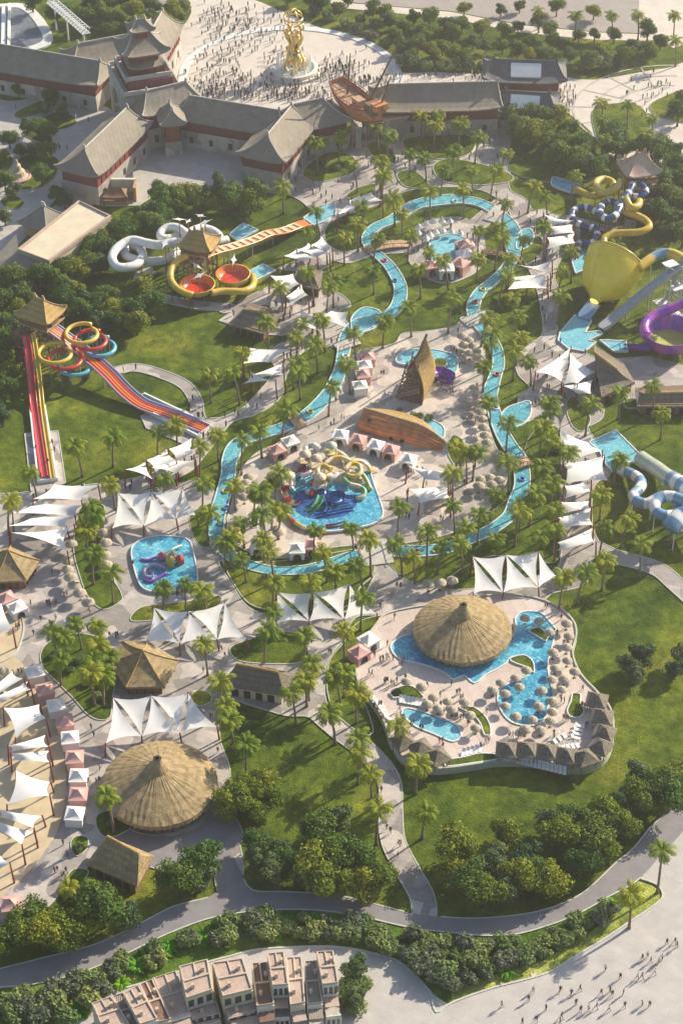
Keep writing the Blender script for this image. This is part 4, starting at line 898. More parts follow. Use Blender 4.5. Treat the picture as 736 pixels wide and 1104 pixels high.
# ------------------------------------------------------------------ gate buildings
def roof_grid(mb, o, ax, halfL, W, zr, we, hip0, hip1, flare=.9, conc=1.45, T=6, N=10):
    """concave hipped roof: ridge from o-ax*halfL to o+ax*halfL at zr, eaves at we"""
    ay = Vector((-ax.y, ax.x, 0)); rows = []
    for i in range(T+1):
        t = i/T; l0, l1, hw = halfL+hip0*t, halfL+hip1*t, max(.08, W/2*t); z = we+(zr-we)*(1-t)**conc
        row = []
        for (a, b) in (((-l0, -hw), (l1, -hw)), ((l1, -hw), (l1, hw)), ((l1, hw), (-l0, hw)), ((-l0, hw), (-l0, -hw))):
            for j in range(N):
                s = j/N; k = abs(2*s-1)**5; x, y = a[0]+(b[0]-a[0])*s, a[1]+(b[1]-a[1])*s
                p = o+ax*x+ay*y; row.append((p.x, p.y, z+flare*k*t**3))
        rows.append(row)
    n = 4*N; vs = [v for r in rows for v in r]
    mb.add(vs, [(i*n+j, (i+1)*n+j, (i+1)*n+(j+1) % n, i*n+(j+1) % n) for i in range(T) for j in range(n)])
    mb.add(rows[-1]+[(v[0], v[1], v[2]-.35) for v in rows[-1]], [(j, n+j, n+(j+1) % n, (j+1) % n) for j in range(n)])
    mb.add([(v[0], v[1], v[2]-.35) for v in rows[-1]], [tuple(range(n))])
    return rows, N
def ridge_trim(mb, rows, N, r=.22):
    top = rows[0]; mb.tube([Vector(top[0])+Vector((0, 0, .15)), Vector(top[N])+Vector((0, 0, .15))], r, 6)
    for c in range(4): mb.tube([Vector(row[c*N])+Vector((0, 0, .12)) for row in rows], r*.8, 6)
    for c in (0, 1):
        p = Vector(top[c*N]); mb.box((p.x, p.y, p.z), (.9, .7, 1.2), 0, .4)
def hall(A, B, zr, W, wall, label, hip=(4, 4), roofm='tile', name='gate_hall', stone=.58, over=1.4, gable=True, stonem='stone', windows=True, wallsink=0):
    """long hall with stone base, maroon upper wall and concave tiled roof; A, B: photo points of the ridge ends (height zr)"""
    pa, pb = P(*A, zr), P(*B, zr); o = (pa+pb)/2; ax = (pb-pa); L = ax.length; ax = Vector((ax.x, ax.y, 0)).normalized(); g_ = Vector((o.x, o.y, 0)); rz = math.atan2(ax.y, ax.x); ay = Vector((-ax.y, ax.x, 0))
    root = thing(name, g_, label, 'building')
    hl = L/2; c = g_+ax*(hip[1]-hip[0])/2; LL = L+hip[0]+hip[1]
    hs = wall*stone
    MB().box(c, (LL-over*2+.8, W-over*2+.8, hs), rz, .985).build('stone_wall', stonem, root)
    MB().box(c+Vector((0, 0, hs)), (LL-over*2, W-over*2, wall-hs), rz).build('upper_wall', 'maroon', root)
    n = max(2, int(LL/2.6)); s = -1 if ay.y > 0 else 1
    for i in range(n+1):
        p = c+ax*((i/n-.5)*(LL-over*2))+ay*s*(W/2-over+.06); MB().box((p.x, p.y, hs), (.28, .28, wall-hs-.1), rz).build('column', 'redwood', root)
    p = c+ay*s*(W/2-over+.1); MB().box((p.x, p.y, hs-.1), (LL-over*2, .3, .3), rz).build('sill_beam', 'redwood', root)
    if windows:
        for i in range(max(1, int(LL/6))):
            p = c+ax*((i+.5)/max(1, int(LL/6))-.5)*(LL-over*2)-ay*(W/2-over+.42)
            MB().box((p.x, p.y, hs*.32), (1.1, .1, hs*.36), rz).build('window', 'dark', root)
    m = MB(); rows, N = roof_grid(m, Vector((o.x, o.y, 0)), ax, hl, W, zr, wall, hip[0], hip[1]); rf = m.build('roof', roofm, root, smooth=False)
    t = MB(); ridge_trim(t, rows, N); t.build('ridge', 'trim', rf)
    return root
hall((-40, 41), (108, 66), 12.5, 14, 8, 'long grey roofed wall hall at the village courtyard back', (3, 2))
hall((84, 47), (139, 37), 14, 12, 9.5, 'grey hipped hall behind the tiered gate tower, facing the lagoon', (4, 3))
hall((159, 40), (175, 12), 15, 11, 9.5, 'steep roofed gate hall pointing toward the far trees', (3, 3), 'tile_tan')
hall((158, 98), (200, 88), 15, 12, 10.5, 'grey hipped gate hall with projecting red bay window', (4, 4))
hall((91, 160), (137, 116), 13.5, 13, 8.8, 'diagonal tan roofed gate wing above the small stage', (5, 2), 'tile_tan')
hall((204, 103), (301, 119), 13, 12, 8.6, 'dark grey straight gate wing between the tower and hooked wing', (2, 3))
hall((288, 145), (314, 114), 13.5, 14, 8.6, 'sunlit tan hipped wing with ridge running to the plaza', (5, 2), 'tile_tan')
hall((314, 113), (348, 106), 13.5, 13, 8.6, 'grey hipped wing ending beside the wooden ship', (3, 6))
hall((418, 91), (536, 88), 13, 14, 8.2, 'long pale grey gate wing east of the wooden ship', (5, 1), 'tile_tan')
# projecting bay on hall C
def px_box(mb, x, y, w, d, z0, h, rz=0):
    p = P(x, y, z0); mb.box((p.x, p.y, z0), (w, d, h), rz)
b = P(187, 163, 0); rt = thing('gate_bay', b, 'tall red timber bay with grey pointed roof on stone plinth', 'building')
MB().box(b, (4.6, 4.6, 4.0), .2).build('stone_plinth', 'stone', rt); MB().box(b+Vector((0, 0, 4)), (3.8, 3.8, 6.4), .2).build('bay_wall', 'redwood', rt)
cs = MB()
for k in range(5):
    p = b+Matrix.Rotation(.2, 3, 'Z')@Vector((-1.7+.85*k, -1.95, 4)); cs.box(p, (.16, .14, 6.2), .2)
cs.build('screen', 'wood', rt)
m = MB(); rows, N = roof_grid(m, Vector((b.x, b.y, 0)), Vector((math.cos(1.77), math.sin(1.77), 0)), 2.2, 7.5, 13.6, 10.3, 2.5, 2.5, .7); rf = m.build('roof', 'tile', rt); t = MB(); ridge_trim(t, rows, N, .16); t.build('ridge', 'trim', rf)
# tiered central tower
def gate_tower():
    rz = .32; W, Dp, H = 15.5, 19, 13.5; ax = Vector((math.cos(rz), math.sin(rz), 0)); ay = Vector((-ax.y, ax.x, 0)); c = P(134, 101, 14.5)+ax*W/2+ay*Dp/2; c.z = 0; rt = thing('gate_tower', c, 'tiered grey and red gate tower with arches and curved roofs', 'tower')
    ax = Vector((math.cos(rz), math.sin(rz), 0)); ay = Vector((-ax.y, ax.x, 0)); m = MB()
    n = 10
    # arched block: pierced along x by an arched passage
    aw, ah = 5.0, 6.2
    arch = [(-aw, 0)]+[(-aw*math.cos(PI*i/n), ah+aw*math.sin(PI*i/n)) for i in range(n+1)]+[(aw, 0)]
    for s in (1, -1):
        vs = []; 
        for y, z in [(-Dp/2, 0), (-Dp/2, H), (Dp/2, H), (Dp/2, 0)]+[(-q[0], q[1]) for q in arch]: p = c+ax*s*W/2+ay*y; vs.append((p.x, p.y, z))
        tris = tessellate_polygon([[Vector((v[1] if abs(ay.y) > .5 else v[0], v[2], 0)) for v in vs]])
        m.add(vs, [tuple(t) for t in tris])
    vs = []
    for y, z in [(-Dp/2, 0), (-Dp/2, H), (Dp/2, H), (Dp/2, 0)]:
        for s in (-1, 1): p = c+ax*s*W/2+ay*y; vs.append((p.x, p.y, z))
    m.add(vs, [(0, 1, 3, 2), (2, 3, 5, 4), (4, 5, 7, 6)]); vs = []
    for y, z in arch:
        for s in (-1, 1): p = c+ax*s*W/2+ay*y; vs.append((p.x, p.y, z))
    m.add(vs, [(2*i, 2*i+1, 2*i+3, 2*i+2) for i in range(len(arch)-1)])
    m.build('stone_block', 'stone', rt)
    for s in (1, -1):
        tr = MB(); tr.tube([c+ax*s*(W/2+.1)+ay*(q[0]*1.08)+Vector((0, 0, q[1]*1.03)) for q in arch], .42, 8); tr.build('arch_rim', 'trim', rt)
    z = H
    for W1, D1, h, rim in ((15.5, 18.5, 2.8, 17.6), (12.5, 13, 3.0, 14)):
        MB().box(c+Vector((0, 0, z)), (W1-3.4, D1-3.4, h), rz).build('storey_wall', 'maroon', rt)
        for k in range(6):
            p = c+ax*((k/5-.5)*(W1-3.2))-ay*(D1/2-1.6); MB().box((p.x, p.y, z), (.35, .35, h), rz).build('column', 'redwood', rt)
            p = c+ay*((k/5-.5)*(D1-3.2))-ax*(W1/2-1.6); MB().box((p.x, p.y, z), (.35, .35, h), rz).build('column', 'redwood', rt)
        pr = MB()
        for s in (1, -1):
            p = c+ay*s*(D1/2); pr.box((p.x, p.y, z-.1), (W1, .4, 1.3), rz); p = c+ax*s*(W1/2); pr.box((p.x, p.y, z-.1), (.4, D1-.85, 1.3), rz)
        pr.build('parapet', 'trim', rt); MB().box(c+Vector((0, 0, z-.45)), (W1+.5, D1+.5, .5), rz).build('storey_slab', 'trim', rt); z += h
        mm = MB(); rows, N = roof_grid(mm, Vector((c.x, c.y, 0)), ax, (W1-3)/2-.5, D1-.6, z+1.3, z, .9, .9, .8) if W1 < 14 else (None, None)
        if rows: rf = mm.build('roof', 'tile', rt); z += .6
    MB().box(c+Vector((0, 0, z)), (7.4, 6.6, 2.6), rz).build('storey_wall', 'redwood', rt); z += 2.6
    mm = MB(); rows, N = roof_grid(mm, Vector((c.x, c.y, 0)), ax, 2.2, 11, z+4.4, z, 4.6, 4.6, 1.3); rf = mm.build('roof', 'tile', rt); t = MB(); ridge_trim(t, rows, N, .26); t.build('ridge', 'trim', rf)
    MB().box(c+Vector((0, 0, z+2.4)), (3.0, 2.6, 3.4), rz).build('lantern_wall', 'redwood', rt)
    mm = MB(); rows, N = roof_grid(mm, Vector((c.x, c.y, 0)), ax, 1.2, 5.6, z+8.0, z+5.6, 2.4, 2.4, .8); rf = mm.build('roof', 'tile', rt); t = MB(); ridge_trim(t, rows, N, .18); t.build('ridge', 'trim', rf)
gate_tower()
# gateway wall stub beside the ship
b = P(384, 150, 0); rt = thing('gate_wall', b, 'pale stone gate wall end beside the wooden ship', 'wall'); MB().box(b, (1.6, 11, 6.4), .1, .97).build('wall_block', 'stone', rt); MB().box(b+Vector((0, 0, 6.4)), (2.0, 11.4, .5), .1).build('wall_cap', 'trim', rt)
b = P(424, 146, 0); rt = thing('gate_wall', b, 'stone gate wall with stepped buttresses under the ship stern', 'wall'); MB().box(b, (7, 4, 6.0), .35, .96).build('wall_block', 'stone', rt); MB().box(b+Vector((0, 0, 6.0)), (7.4, 4.4, .5), .35).build('wall_cap', 'trim', rt)
# twin skylight pavilion
def pavilion(A, B, zr, W, wall, label, lights):
    pa, pb = P(*A, zr), P(*B, zr); o = (pa+pb)/2; g_ = Vector((o.x, o.y, 0)); d = pb-pa; hl = d.length/2; rt = thing('pavilion', g_, label, 'building'); ax = Vector((d.x, d.y, 0)).normalized(); rz = math.atan2(ax.y, ax.x)
    MB().box(g_, (hl*2+2, W-3, wall*.45), rz).build('base_wall', 'trim', rt); MB().box(g_+Vector((0, 0, wall*.45)), (hl*2+1.6, W-3.4, wall*.55), rz).build('upper_wall', 'maroon', rt)
    m = MB(); rows, N = roof_grid(m, g_, ax, hl, W, zr, wall, 3, 3, 1.6, 1.3); rf = m.build('roof', 'tile_dark', rt); t = MB(); ridge_trim(t, rows, N, .15); t.build('ridge', 'tile_dark', rf)
    ay = Vector((-ax.y, ax.x, 0)); s = MB(); x0, x1 = lights
    for (a, b_) in ((-.12, -.5), ):
        vs = []
        for xx, tt in ((x0, .15), (x1, .15), (x1, .72), (x0, .72)):
            p = g_+ax*xx-ay*(W/2*tt); zz = wall+(zr-wall)*(1-tt)**1.3+.35; vs.append((p.x, p.y, zz))
        s.add(vs+[(v[0], v[1], v[2]-.3) for v in vs], [(0, 3, 2, 1), (4, 5, 6, 7), (0, 1, 5, 4), (1, 2, 6, 5), (2, 3, 7, 6), (3, 0, 4, 7)])
    s.build('skylight', 'whitepaint', rt)
pavilion((532, 64), (600, 66), 9.5, 12, 5.5, 'dark roofed pavilion with white skylight on the far plaza edge', (-4, 4.5))
pavilion((545, 98), (592, 101), 9.0, 11, 5.0, 'dark roofed pavilion with white skylight in front of its twin', (-4.5, 3.5))
# ------------------------------------------------------------------ village buildings
def slab_building():
    z = 6.0; px = [(21, 271), (86, 219), (119, 235), (53, 283)]; w = [P(x, y, z) for x, y in px]; c = sum(w, Vector())/4; c.z = 0; rt = thing('flat_roofed_building', c, 'low building with cream flat roof and grey sloping skirt', 'building')
    MB().prism(w, 0, z).build('wall', 'cream', rt); cc = Vector((c.x, c.y, 0)); big = [cc+(Vector((p.x, p.y, 0))-cc)*1.12 for p in w]
    rr = [Vector((p.x, p.y, z+.5)) for p in w]; MB().prism([cc+(Vector((p.x, p.y, 0))-cc)*1.0 for p in w], z+.02, z+.3).build('roof', 'cream', rt)
    MB().ribbon([Vector((p.x, p.y, 0)) for p in w], .7, z-.3, z+.75, True).build('parapet', 'tile_pink', rt)
    m = MB(); low = [P(x, y, 3.2) for x, y in [(-22, 282), (18, 247), (21, 271), (53, 283), (40, 300), (5, 296)]]
    sk = [P(18, 252, 4.6), P(21, 273, 5.4), P(53, 285, 5.4), P(36, 306, 3.0), P(-14, 288, 3.0)]
    m.add(sk+[Vector((p.x, p.y, 0)) for p in sk], [(0, 4, 3, 2, 1), (0, 1, 6, 5), (1, 2, 7, 6), (2, 3, 8, 7), (3, 4, 9, 8), (4, 0, 5, 9)]); m.build('lower_roof', 'tile', rt)
slab_building()
def pyr_house(x, y, W, wall, peak, rz, label, rm='tile', wm='palewood', name='pavilion', lantern=False, z=0):
    b = P(x, y, z); rt = thing(name, b, label, 'building'); MB().box(b, (W*.78, W*.78, wall), rz).build('wall', wm, rt)
    m = MB(); rows, N = roof_grid(m, b, Vector((math.cos(rz), math.sin(rz), 0)), .3, W, z+wall+peak, z+wall, W/2-.3, W/2-.3, .5, 1.2); rf = m.build('roof', rm, rt); t = MB(); ridge_trim(t, rows, N, .12); t.build('ridge', 'trim', rf)
    return rt
pyr_house(50, 250, 10, 3.6, 4.2, -.6, 'square pavilion with grey pyramid roof beside the cream flat roof')
b = P(120, 216, 0); rt = thing('stage_building', b, 'small open stage with white back screen and timber canopy', 'stage')
MB().box(b+Vector((0, 4, 0)), (13, .8, 4.2), -.02).build('back_wall', 'cream2', rt); MB().box(b+Vector((6.4, 1.5, 0)), (.8, 4.5, 4.2), -.02).build('side_wall', 'palewood', rt); MB().box(b+Vector((0, 1, 0)), (12, 5, .5), -.02).build('floor_platform', 'palewood', rt)
m = MB(); rows, N = roof_grid(m, b+Vector((1.5, -1, 0)), Vector((1, 0, 0)), 1.6, 4.6, 4.4, 2.8, 1.6, 1.6, .3); m.build('canopy_roof', 'wood', rt); ps = MB()
for a in (-1.5, 4.5):
    for c_ in (-2.8, .8): ps.bar(b+Vector((a, c_, 0)), b+Vector((a, c_, 2.9)), .15)
ps.build('post', 'wood', rt)
for x, y in [(7,94),(17,90),(26,91),(36,93),(45,96),(56,99),(60,104),(66,97),(74,106),(50,91),(22,97)]:
    b = P(x, y, 0); o = thing('cafe_canopy', b); m = MB(); m.box(b+Vector((0, 0, 2.6)), (3.4, 2.6, .18), .15); m.build('cover', 'white', o); ps = MB()
    for a in (-1.4, 1.4):
        for c_ in (-1, 1): ps.bar(b+Vector((a, c_, 0)), b+Vector((a, c_, 2.6)), .06)
    ps.build('frame', 'steel', o); auto(o, 'flat white cafe canopy', 'canopy', 'white canopies in the village', (x, y))
b = P(20, 192, 0); rt = thing('fountain', b, 'small tiered rock fountain with red planting in village lawn', 'fountain')
MB().lathe([(3.4, 0), (3.4, .6), (3.0, .7), (2.2, 1.2), (1.9, 2.2), (1.2, 2.6), (1.0, 4), (.5, 4.4), (.3, 5.4), (.02, 5.8)], b, 14).build('rock_tiers', 'rock', rt); MB().lathe([(3.4, .6), (3.7, .8), (3.3, 1.0), (2.6, .75)], b, 14).build('planting', 'pink', rt)
# roller gantry at the lagoon and white boats
A, B = P(54, 2, 8), P(94, 37, 8); rt = thing('truss_bridge', Vector(((A.x+B.x)/2, (A.y+B.y)/2, 0)), 'white elevated truss walkway running to the gate hall', 'bridge'); m = MB(); d = (B-A).normalized(); s = Vector((-d.y, d.x, 0))*1.1
for q in (s, -s):
    for zz in (0, 1.6): m.bar(A+q+Vector((0, 0, zz)), B+q+Vector((0, 0, zz)), .16)
n = 16
for i in range(n):
    a = A.lerp(B, i/n); c_ = A.lerp(B, (i+1)/n)
    m.bar(a+s, c_+s+Vector((0, 0, 1.6)), .1); m.bar(a-s, c_-s+Vector((0, 0, 1.6)), .1); m.bar(a+s, a-s, .12); m.bar(a+s+Vector((0, 0, 1.6)), a-s+Vector((0, 0, 1.6)), .12)
m.build('truss', 'whitepaint', rt); MB().box(A.lerp(B, .5), (2, (B-A).length, .15), math.atan2(d.y, d.x)-PI/2).build('walkway', 'steel', rt)
for f in (.12, .45, .9): a = A.lerp(B, f); MB().bar((a.x, a.y, 0), a, .28).build('pylon', 'whitepaint', rt)
A, B = P(4, 56, .6), P(5, 6, .6); rt = thing('jetty', A.lerp(B, .5), 'white narrow jetty crossing the grey lagoon', 'jetty'); d = B-A
MB().box(A.lerp(B, .5), (1.4, d.length, .3), math.atan2(d.y, d.x)-PI/2).build('walkway', 'whitepaint', rt); s = Vector((1.6, 0, 0)); MB().box(A.lerp(B, .5)+s, (.8, d.length, .9), math.atan2(d.y, d.x)-PI/2).build('railing', 'white', rt)

# ------------------------------------------------------------------ golden statue in its fountain
b = P(317, 78, 0); rt = thing('statue', b, 'tall golden statue of entwined figures holding up an open sphere', 'statue')
m = MB()
for k in range(4):
    pts = []; rad = []
    for i in range(15):
        f = i/14; a = k*PI/2+f*2.2; r_ = 2.1-.7*f+.8*math.sin(f*7+k*.4); pts.append(b+Vector((r_*math.cos(a), r_*math.sin(a), .8+12*f))); rad.append(1.05*(1-.4*f)*(1+.35*math.sin(f*14+k)))
    m.tube(pts, rad, 10); p = pts[-1]; m.sphere(p+Vector((0, 0, .9)), .62, 8, 6); m.tube([p-Vector((0, 0, .4)), p+Vector((math.cos(k*1.57+1)*1.4, math.sin(k*1.57+1)*1.4, .6)), p+Vector((math.cos(k*1.57+1)*1.2, math.sin(k*1.57+1)*1.2, 2.2))], [.42, .32, .2], 7)
m.build('figures', 'gold', rt, smooth=True)
m = MB(); c = b+Vector((0, 0, 16.9))
for k in range(3):
    q = Matrix.Rotation(k*PI/3, 3, 'Z'); m.tube([c+q@Vector((2.7*math.cos(a), 0, 2.7*math.sin(a))) for a in np.linspace(0, 2*PI, 25)], .17, 6, cap=False)
m.tube([c+Vector((2.7*math.cos(a), 2.7*math.sin(a), 0)) for a in np.linspace(0, 2*PI, 25)], .22, 6, cap=False); m.build('sphere_rings', 'gold', rt, smooth=True)
rt = thing('fountain', b, 'round white fountain with upright jets around the golden statue', 'fountain')
MB().lathe([(7.6, 0), (7.6, .7), (6.9, .8), (6.9, 1.7), (6.0, 1.9), (5.7, 1.7), (5.6, .9)], b, 40).build('basin', 'cream2', rt); MB().lathe([(5.7, 1.0), (.01, 1.02)], b, 40).build('water', simple('white_water', (.55, .66, .70), .2, .2, 1.2), rt)
m = MB()
for k in range(28):
    a = k*PI/14; p = b+Vector((4.9*math.cos(a), 4.9*math.sin(a), 1)); m.tube([p, p+Vector((0, 0, 2.6)), p+Vector((-.3*math.cos(a), -.3*math.sin(a), 4.4))], [.16, .2, .06], 5)
m.build('water_jet', simple('foaming_water', (.85, .87, .88), .3, .05), rt)
# ------------------------------------------------------------------ wooden ship over the gate
def loft(mb, secs, close=False):
    n = len(secs[0]); o = len(mb.v)
    for s in secs: mb.v += [tuple(p) for p in s]
    for i in range(len(secs)-1):
        for j in range(n if close else n-1): mb.f.append([o+i*n+j, o+i*n+(j+1) % n, o+(i+1)*n+(j+1) % n, o+(i+1)*n+j]); mb.m.append(mb.cur)
A, B = P(362, 92, 13), P(412, 128, 13); c = A.lerp(B, .5); c.z = 0; rt = thing('wooden_ship', c, 'old brown wooden sailing ship perched above the park gateway', 'ship')
ax = (B-A); Ls = ax.length; ax.normalize(); ay = Vector((-ax.y, ax.x, 0)); hull, secs, deckp = MB(), [], []
for i in range(13):
    f = i/12; p = A+ax*Ls*f; w = 4.0*(math.sin(PI*min(1, .12+f*.95)))**.6; sh = 1.8*(2*f-1)**2+.8*max(0, f-.7)*3; zt = p.z+sh
    secs.append([p+ay*w*math.cos(a)+Vector((0, 0, zt-p.z-5.2*math.sin(a)**1.0*(1-.25*abs(2*f-1)))) for a in np.linspace(0, PI, 11)]); deckp.append((p, w*.93, zt-.9))
loft(hull, secs); hull.add(secs[0], [tuple(range(11))]); hull.add(secs[-1], [tuple(range(10, -1, -1))]); hull.build('hull', 'rust', rt)
m = MB(); loft(m, [[p+ay*w+Vector((0, 0, z-p.z)), p-ay*w+Vector((0, 0, z-p.z))] for p, w, z in deckp]); m.build('ship_deck', 'palewood', rt)
m = MB()
for s in (0, -1): m.tube([sc[s]+Vector((0, 0, .2)) for sc in secs], .2, 6)
for i in range(0, 13, 2): m.bar(secs[i][0], secs[i][-1], .14)
m.build('gunwale', 'redwood', rt)
MB().box(A+ax*Ls*.84+Vector((0, 0, .3)), (4.2, 4.6, 2.6), math.atan2(ax.y, ax.x), .9).build('stern_cabin', 'wood', rt); MB().box(A+ax*Ls*.5-Vector((0, 0, .6)), (3.2, 2.4, 1.6), math.atan2(ax.y, ax.x)).build('hatch', 'palewood', rt); MB().box(A+ax*Ls*.93+Vector((0, 0, 2.2)), (3.0, 4.2, 1.6), math.atan2(ax.y, ax.x), .9).build('poop_deck', 'rust', rt); rl_ = MB()
for sc_ in secs[1:]:
    for s_ in (0, -1): rl_.bar(sc_[s_], sc_[s_]+Vector((0, 0, 1.1)), .08)
for s_ in (0, -1): rl_.tube([sc_[s_]+Vector((0, 0, 1.1)) for sc_ in secs], .1, 5)
rl_.build('railing', 'wood', rt); rb_ = MB()
for f_ in (3, 5, 7): rb_.tube([sc_[f_]*1.0+(sc_[f_]-sc_[5]).normalized()*.03 for sc_ in secs], .14, 5)
rb_.build('hull_strake', 'darkwood', rt)
for f, h, lean in ((.66, 19, (9.5, 4)), (.25, 12, (.8, 0)), (.9, 11, (3.2, .5))):
    p = A+ax*Ls*f; ms = MB().tube([p, p+Vector((lean[0]*.5, lean[1]*.5, h*.5)), p+Vector((lean[0], lean[1], h))], [.36, .28, .12], 7); q = p+Vector((lean[0]*.7, lean[1]*.7, h*.7)); ms.bar(q-ay*2.2, q+ay*2.2, .09)
    for s in (1, -1): ms.bar(p+Vector((lean[0]*.9, lean[1]*.9, h*.9)), p+ay*s*3+Vector((0, 0, .6)), .035, 4)
    ms.build('mast', 'wood', rt)
m = MB()
for f in (.45, .8):
    p = A+ax*Ls*f
    for s in (1, -1): m.bar((p.x+ay.x*2*s, p.y+ay.y*2*s, 0), p+ay*s*1.2-Vector((0, 0, 2.8)), .2)
m.build('support_post', 'wood', rt)

# ------------------------------------------------------------------ thatched huts
def round_hut(cx, cy, rad, ez, ph, label, door=True, z=0):
    b = P(cx, cy, ez+z); b.z = z; rt = thing('thatched_hut', b, label, 'hut'); MB().lathe([(rad*.92, 0), (rad*.92, .35)], b, 48).build('plinth', 'trim', rt)
    m = MB(); m.lathe([(rad*.84, .3), (rad*.84, ez+.4)], b, 48); m.build('wall', 'wood', rt)
    for k in range(30): a = k*2*PI/30; MB().bar(b+Vector((rad*.87*math.cos(a), rad*.87*math.sin(a), 0)), b+Vector((rad*.87*math.cos(a), rad*.87*math.sin(a), ez+.4)), .13).build('post', 'darkwood', rt)
    for k in range(15):
        if k % 3: a = k*2*PI/15+.1; MB().box(b+Vector((rad*.845*math.cos(a), rad*.845*math.sin(a), 1)), (.25, 2.4, 1.5), a).build('window', 'dark', rt)
    prof = [(.75, ph+2.0), (.85, ph+1.5), (1.15, ph+.7), (rad*.2, ph-.55), (rad*.3, ph*.76), (rad*.6, ph*.46), (rad*.85, ph*.19), (rad, .0), (rad+.02, -.55), (rad*.9, -.2), (rad*.3, ph*.5)]
    m = MB(); seg = 96; o0 = len(m.v); r2 = random.Random(3)
    m.lathe([(r, z_+ez) for r, z_ in prof], b, seg)
    for i in range(3, 8):     # uneven straw surface
        for j in range(seg):
            v = m.v[i*seg+j]; q = 1+r2.uniform(-.006, .006); m.v[i*seg+j] = (b.x+(v[0]-b.x)*q, b.y+(v[1]-b.y)*q, v[2]+r2.uniform(-.07, .07))
    rf = m.build('roof', 'thatch', rt)
    cp = MB().lathe([(.76, ph+ez+2.05), (.36, ph+ez+2.1), (.34, ph+ez+1.5)], b, 20); cp.mat(0); cp.build('smoke_hole', 'dark', rf); st = MB()
    for j in range(220):
        a = j*2*PI/220; d = Vector((math.cos(a), math.sin(a), 0)); s = Vector((-d.y, d.x, 0))*.18; q = b+d*rad*.995+Vector((0, 0, ez-.2)); e = b+d*rad*r2.uniform(1.0, 1.025)+Vector((0, 0, ez-r2.uniform(.6, 1.05))); st.add([q-s, q+s, e+s*.7, e-s*.7], [(0, 1, 2, 3)])
    st.build('straw_fringe', 'thatch', rf)
round_hut(172, 844, 10.4, 3.4, 4.4, 'big round hut with conical straw roof near the road junction')
round_hut(498, 677, 9.6, 3.0, 4.1, 'big round straw roofed hut standing in the deck pool', z=DZ-.3)
def facet_hut(cx, cy, px, ez, apex, label, rm=('thatch',), n=6):
    ev = [P(x, y, ez) for x, y in px]; ap = P(*apex[:2], apex[2]); c = sum(ev, Vector())/len(ev); c.z = 0; rt = thing('thatched_hut', c, label, 'hut'); k = len(ev)
    inn = [Vector((c.x+(p.x-c.x)*.84, c.y+(p.y-c.y)*.84, 0)) for p in ev]; MB().prism(inn, 0, ez+.3).build('wall', 'wood', rt)
    for i in range(k):
        for f in (0, .25, .5, .75): p = inn[i].lerp(inn[(i+1) % k], f); p = Vector((c.x+(p.x-c.x)*1.02, c.y+(p.y-c.y)*1.02, 0)); MB().bar(p, p+Vector((0, 0, ez+.2)), .12).build('post', 'darkwood', rt)
    m = MB()
    for i in range(k):
        a, b_ = ev[i], ev[(i+1) % k]; N = 8; row = []
        for j in range(N+1):
            f = j/N; row.append([ap.lerp(a.lerp(b_, s/6), f)+Vector((0, 0, -.35*math.sin(PI*f)+rnd.uniform(-.03, .03))) for s in range(7)])
        for j in range(N): m.add(row[j]+row[j+1], [(s, s+1, 7+s+1, 7+s) for s in range(6)])
        m.add([a, b_, b_-Vector((0, 0, .5)), a-Vector((0, 0, .5))], [(0, 1, 2, 3)])
    rf = m.build('roof', 'thatch', rt); t = MB()
    for a in ev: t.tube([ap.lerp(a, f)+Vector((0, 0, -.35*math.sin(PI*f)+.08)) for f in np.linspace(0, 1, 8)], .15, 6)
    t.build('ridge_roll', 'thatch2', rf)
facet_hut(155, 718, [(118, 713), (132, 691), (160, 691), (193, 712), (177, 740), (136, 741)], 3.0, (154, 701, 6.8), 'hexagonal straw hut between palm lawn and zigzag sail')
facet_hut(16, 610, [(-20, 598), (12, 588), (43, 604), (29, 625), (-6, 628), (-24, 618)], 3.0, (9, 593, 6.6), 'faceted straw hut at the beach edge below the big sails')
def gable_hut(base, ridge, ez, zr, label, rm='thatch', wm='cream', over=.86):
    """base: four eave photo points front-left, front-right, back-right, back-left; ridge: two photo points"""
    e = [P(x, y, ez) for x, y in base]; r = [P(x, y, zr) for x, y in ridge]; c = sum(e, Vector())/4; c.z = 0; rt = thing('thatched_hall', c, label, 'building')
    inn = [Vector((c.x+(p.x-c.x)*over, c.y+(p.y-c.y)*over, 0)) for p in e]; MB().prism(inn, 0, ez+.2).build('wall', wm, rt); d = inn[1]-inn[0]; rz = math.atan2(d.y, d.x); n = Vector((d.y, -d.x, 0)).normalized()
    for k in range(4): p = inn[0].lerp(inn[1], .18+.21*k)+n*.03; MB().box((p.x, p.y, .1), (1.3, .12, 1.9), rz).build('doorway', 'dark', rt)
    m = MB(); N, K = 8, 14
    for (a, b_, ra, rb) in ((e[0], e[1], r[0], r[1]), (e[2], e[3], r[1], r[0]), (e[1], e[2], r[1], r[1]), (e[3], e[0], r[0], r[0])):
        row = [[(ra.lerp(rb, s/K)).lerp(a.lerp(b_, s/K), j/N)+Vector((0, 0, -.45*math.sin(PI*j/N)+rnd.uniform(-.05, .05)*(0 < s < K))) for s in range(K+1)] for j in range(N+1)]
        for j in range(N): m.add(row[j]+row[j+1], [(s, s+1, K+1+s+1, K+1+s) for s in range(K)])
        m.add(row[N]+[q-Vector((0, 0, .5)) for q in row[N]], [(s, s+1, K+1+s+1, K+1+s) for s in range(K)])
    rf = m.build('roof', rm, rt); MB().tube([r[0]+Vector((0, 0, .1)), r[1]+Vector((0, 0, .1))], .28, 8).build('ridge_roll', 'thatch2', rf)
gable_hut([(236, 737), (307, 749), (322, 727), (262, 714)], [(255, 716), (300, 725)], 3.2, 6.4, 'long straw roofed hall with cream front beside the south path', 'thatch3')
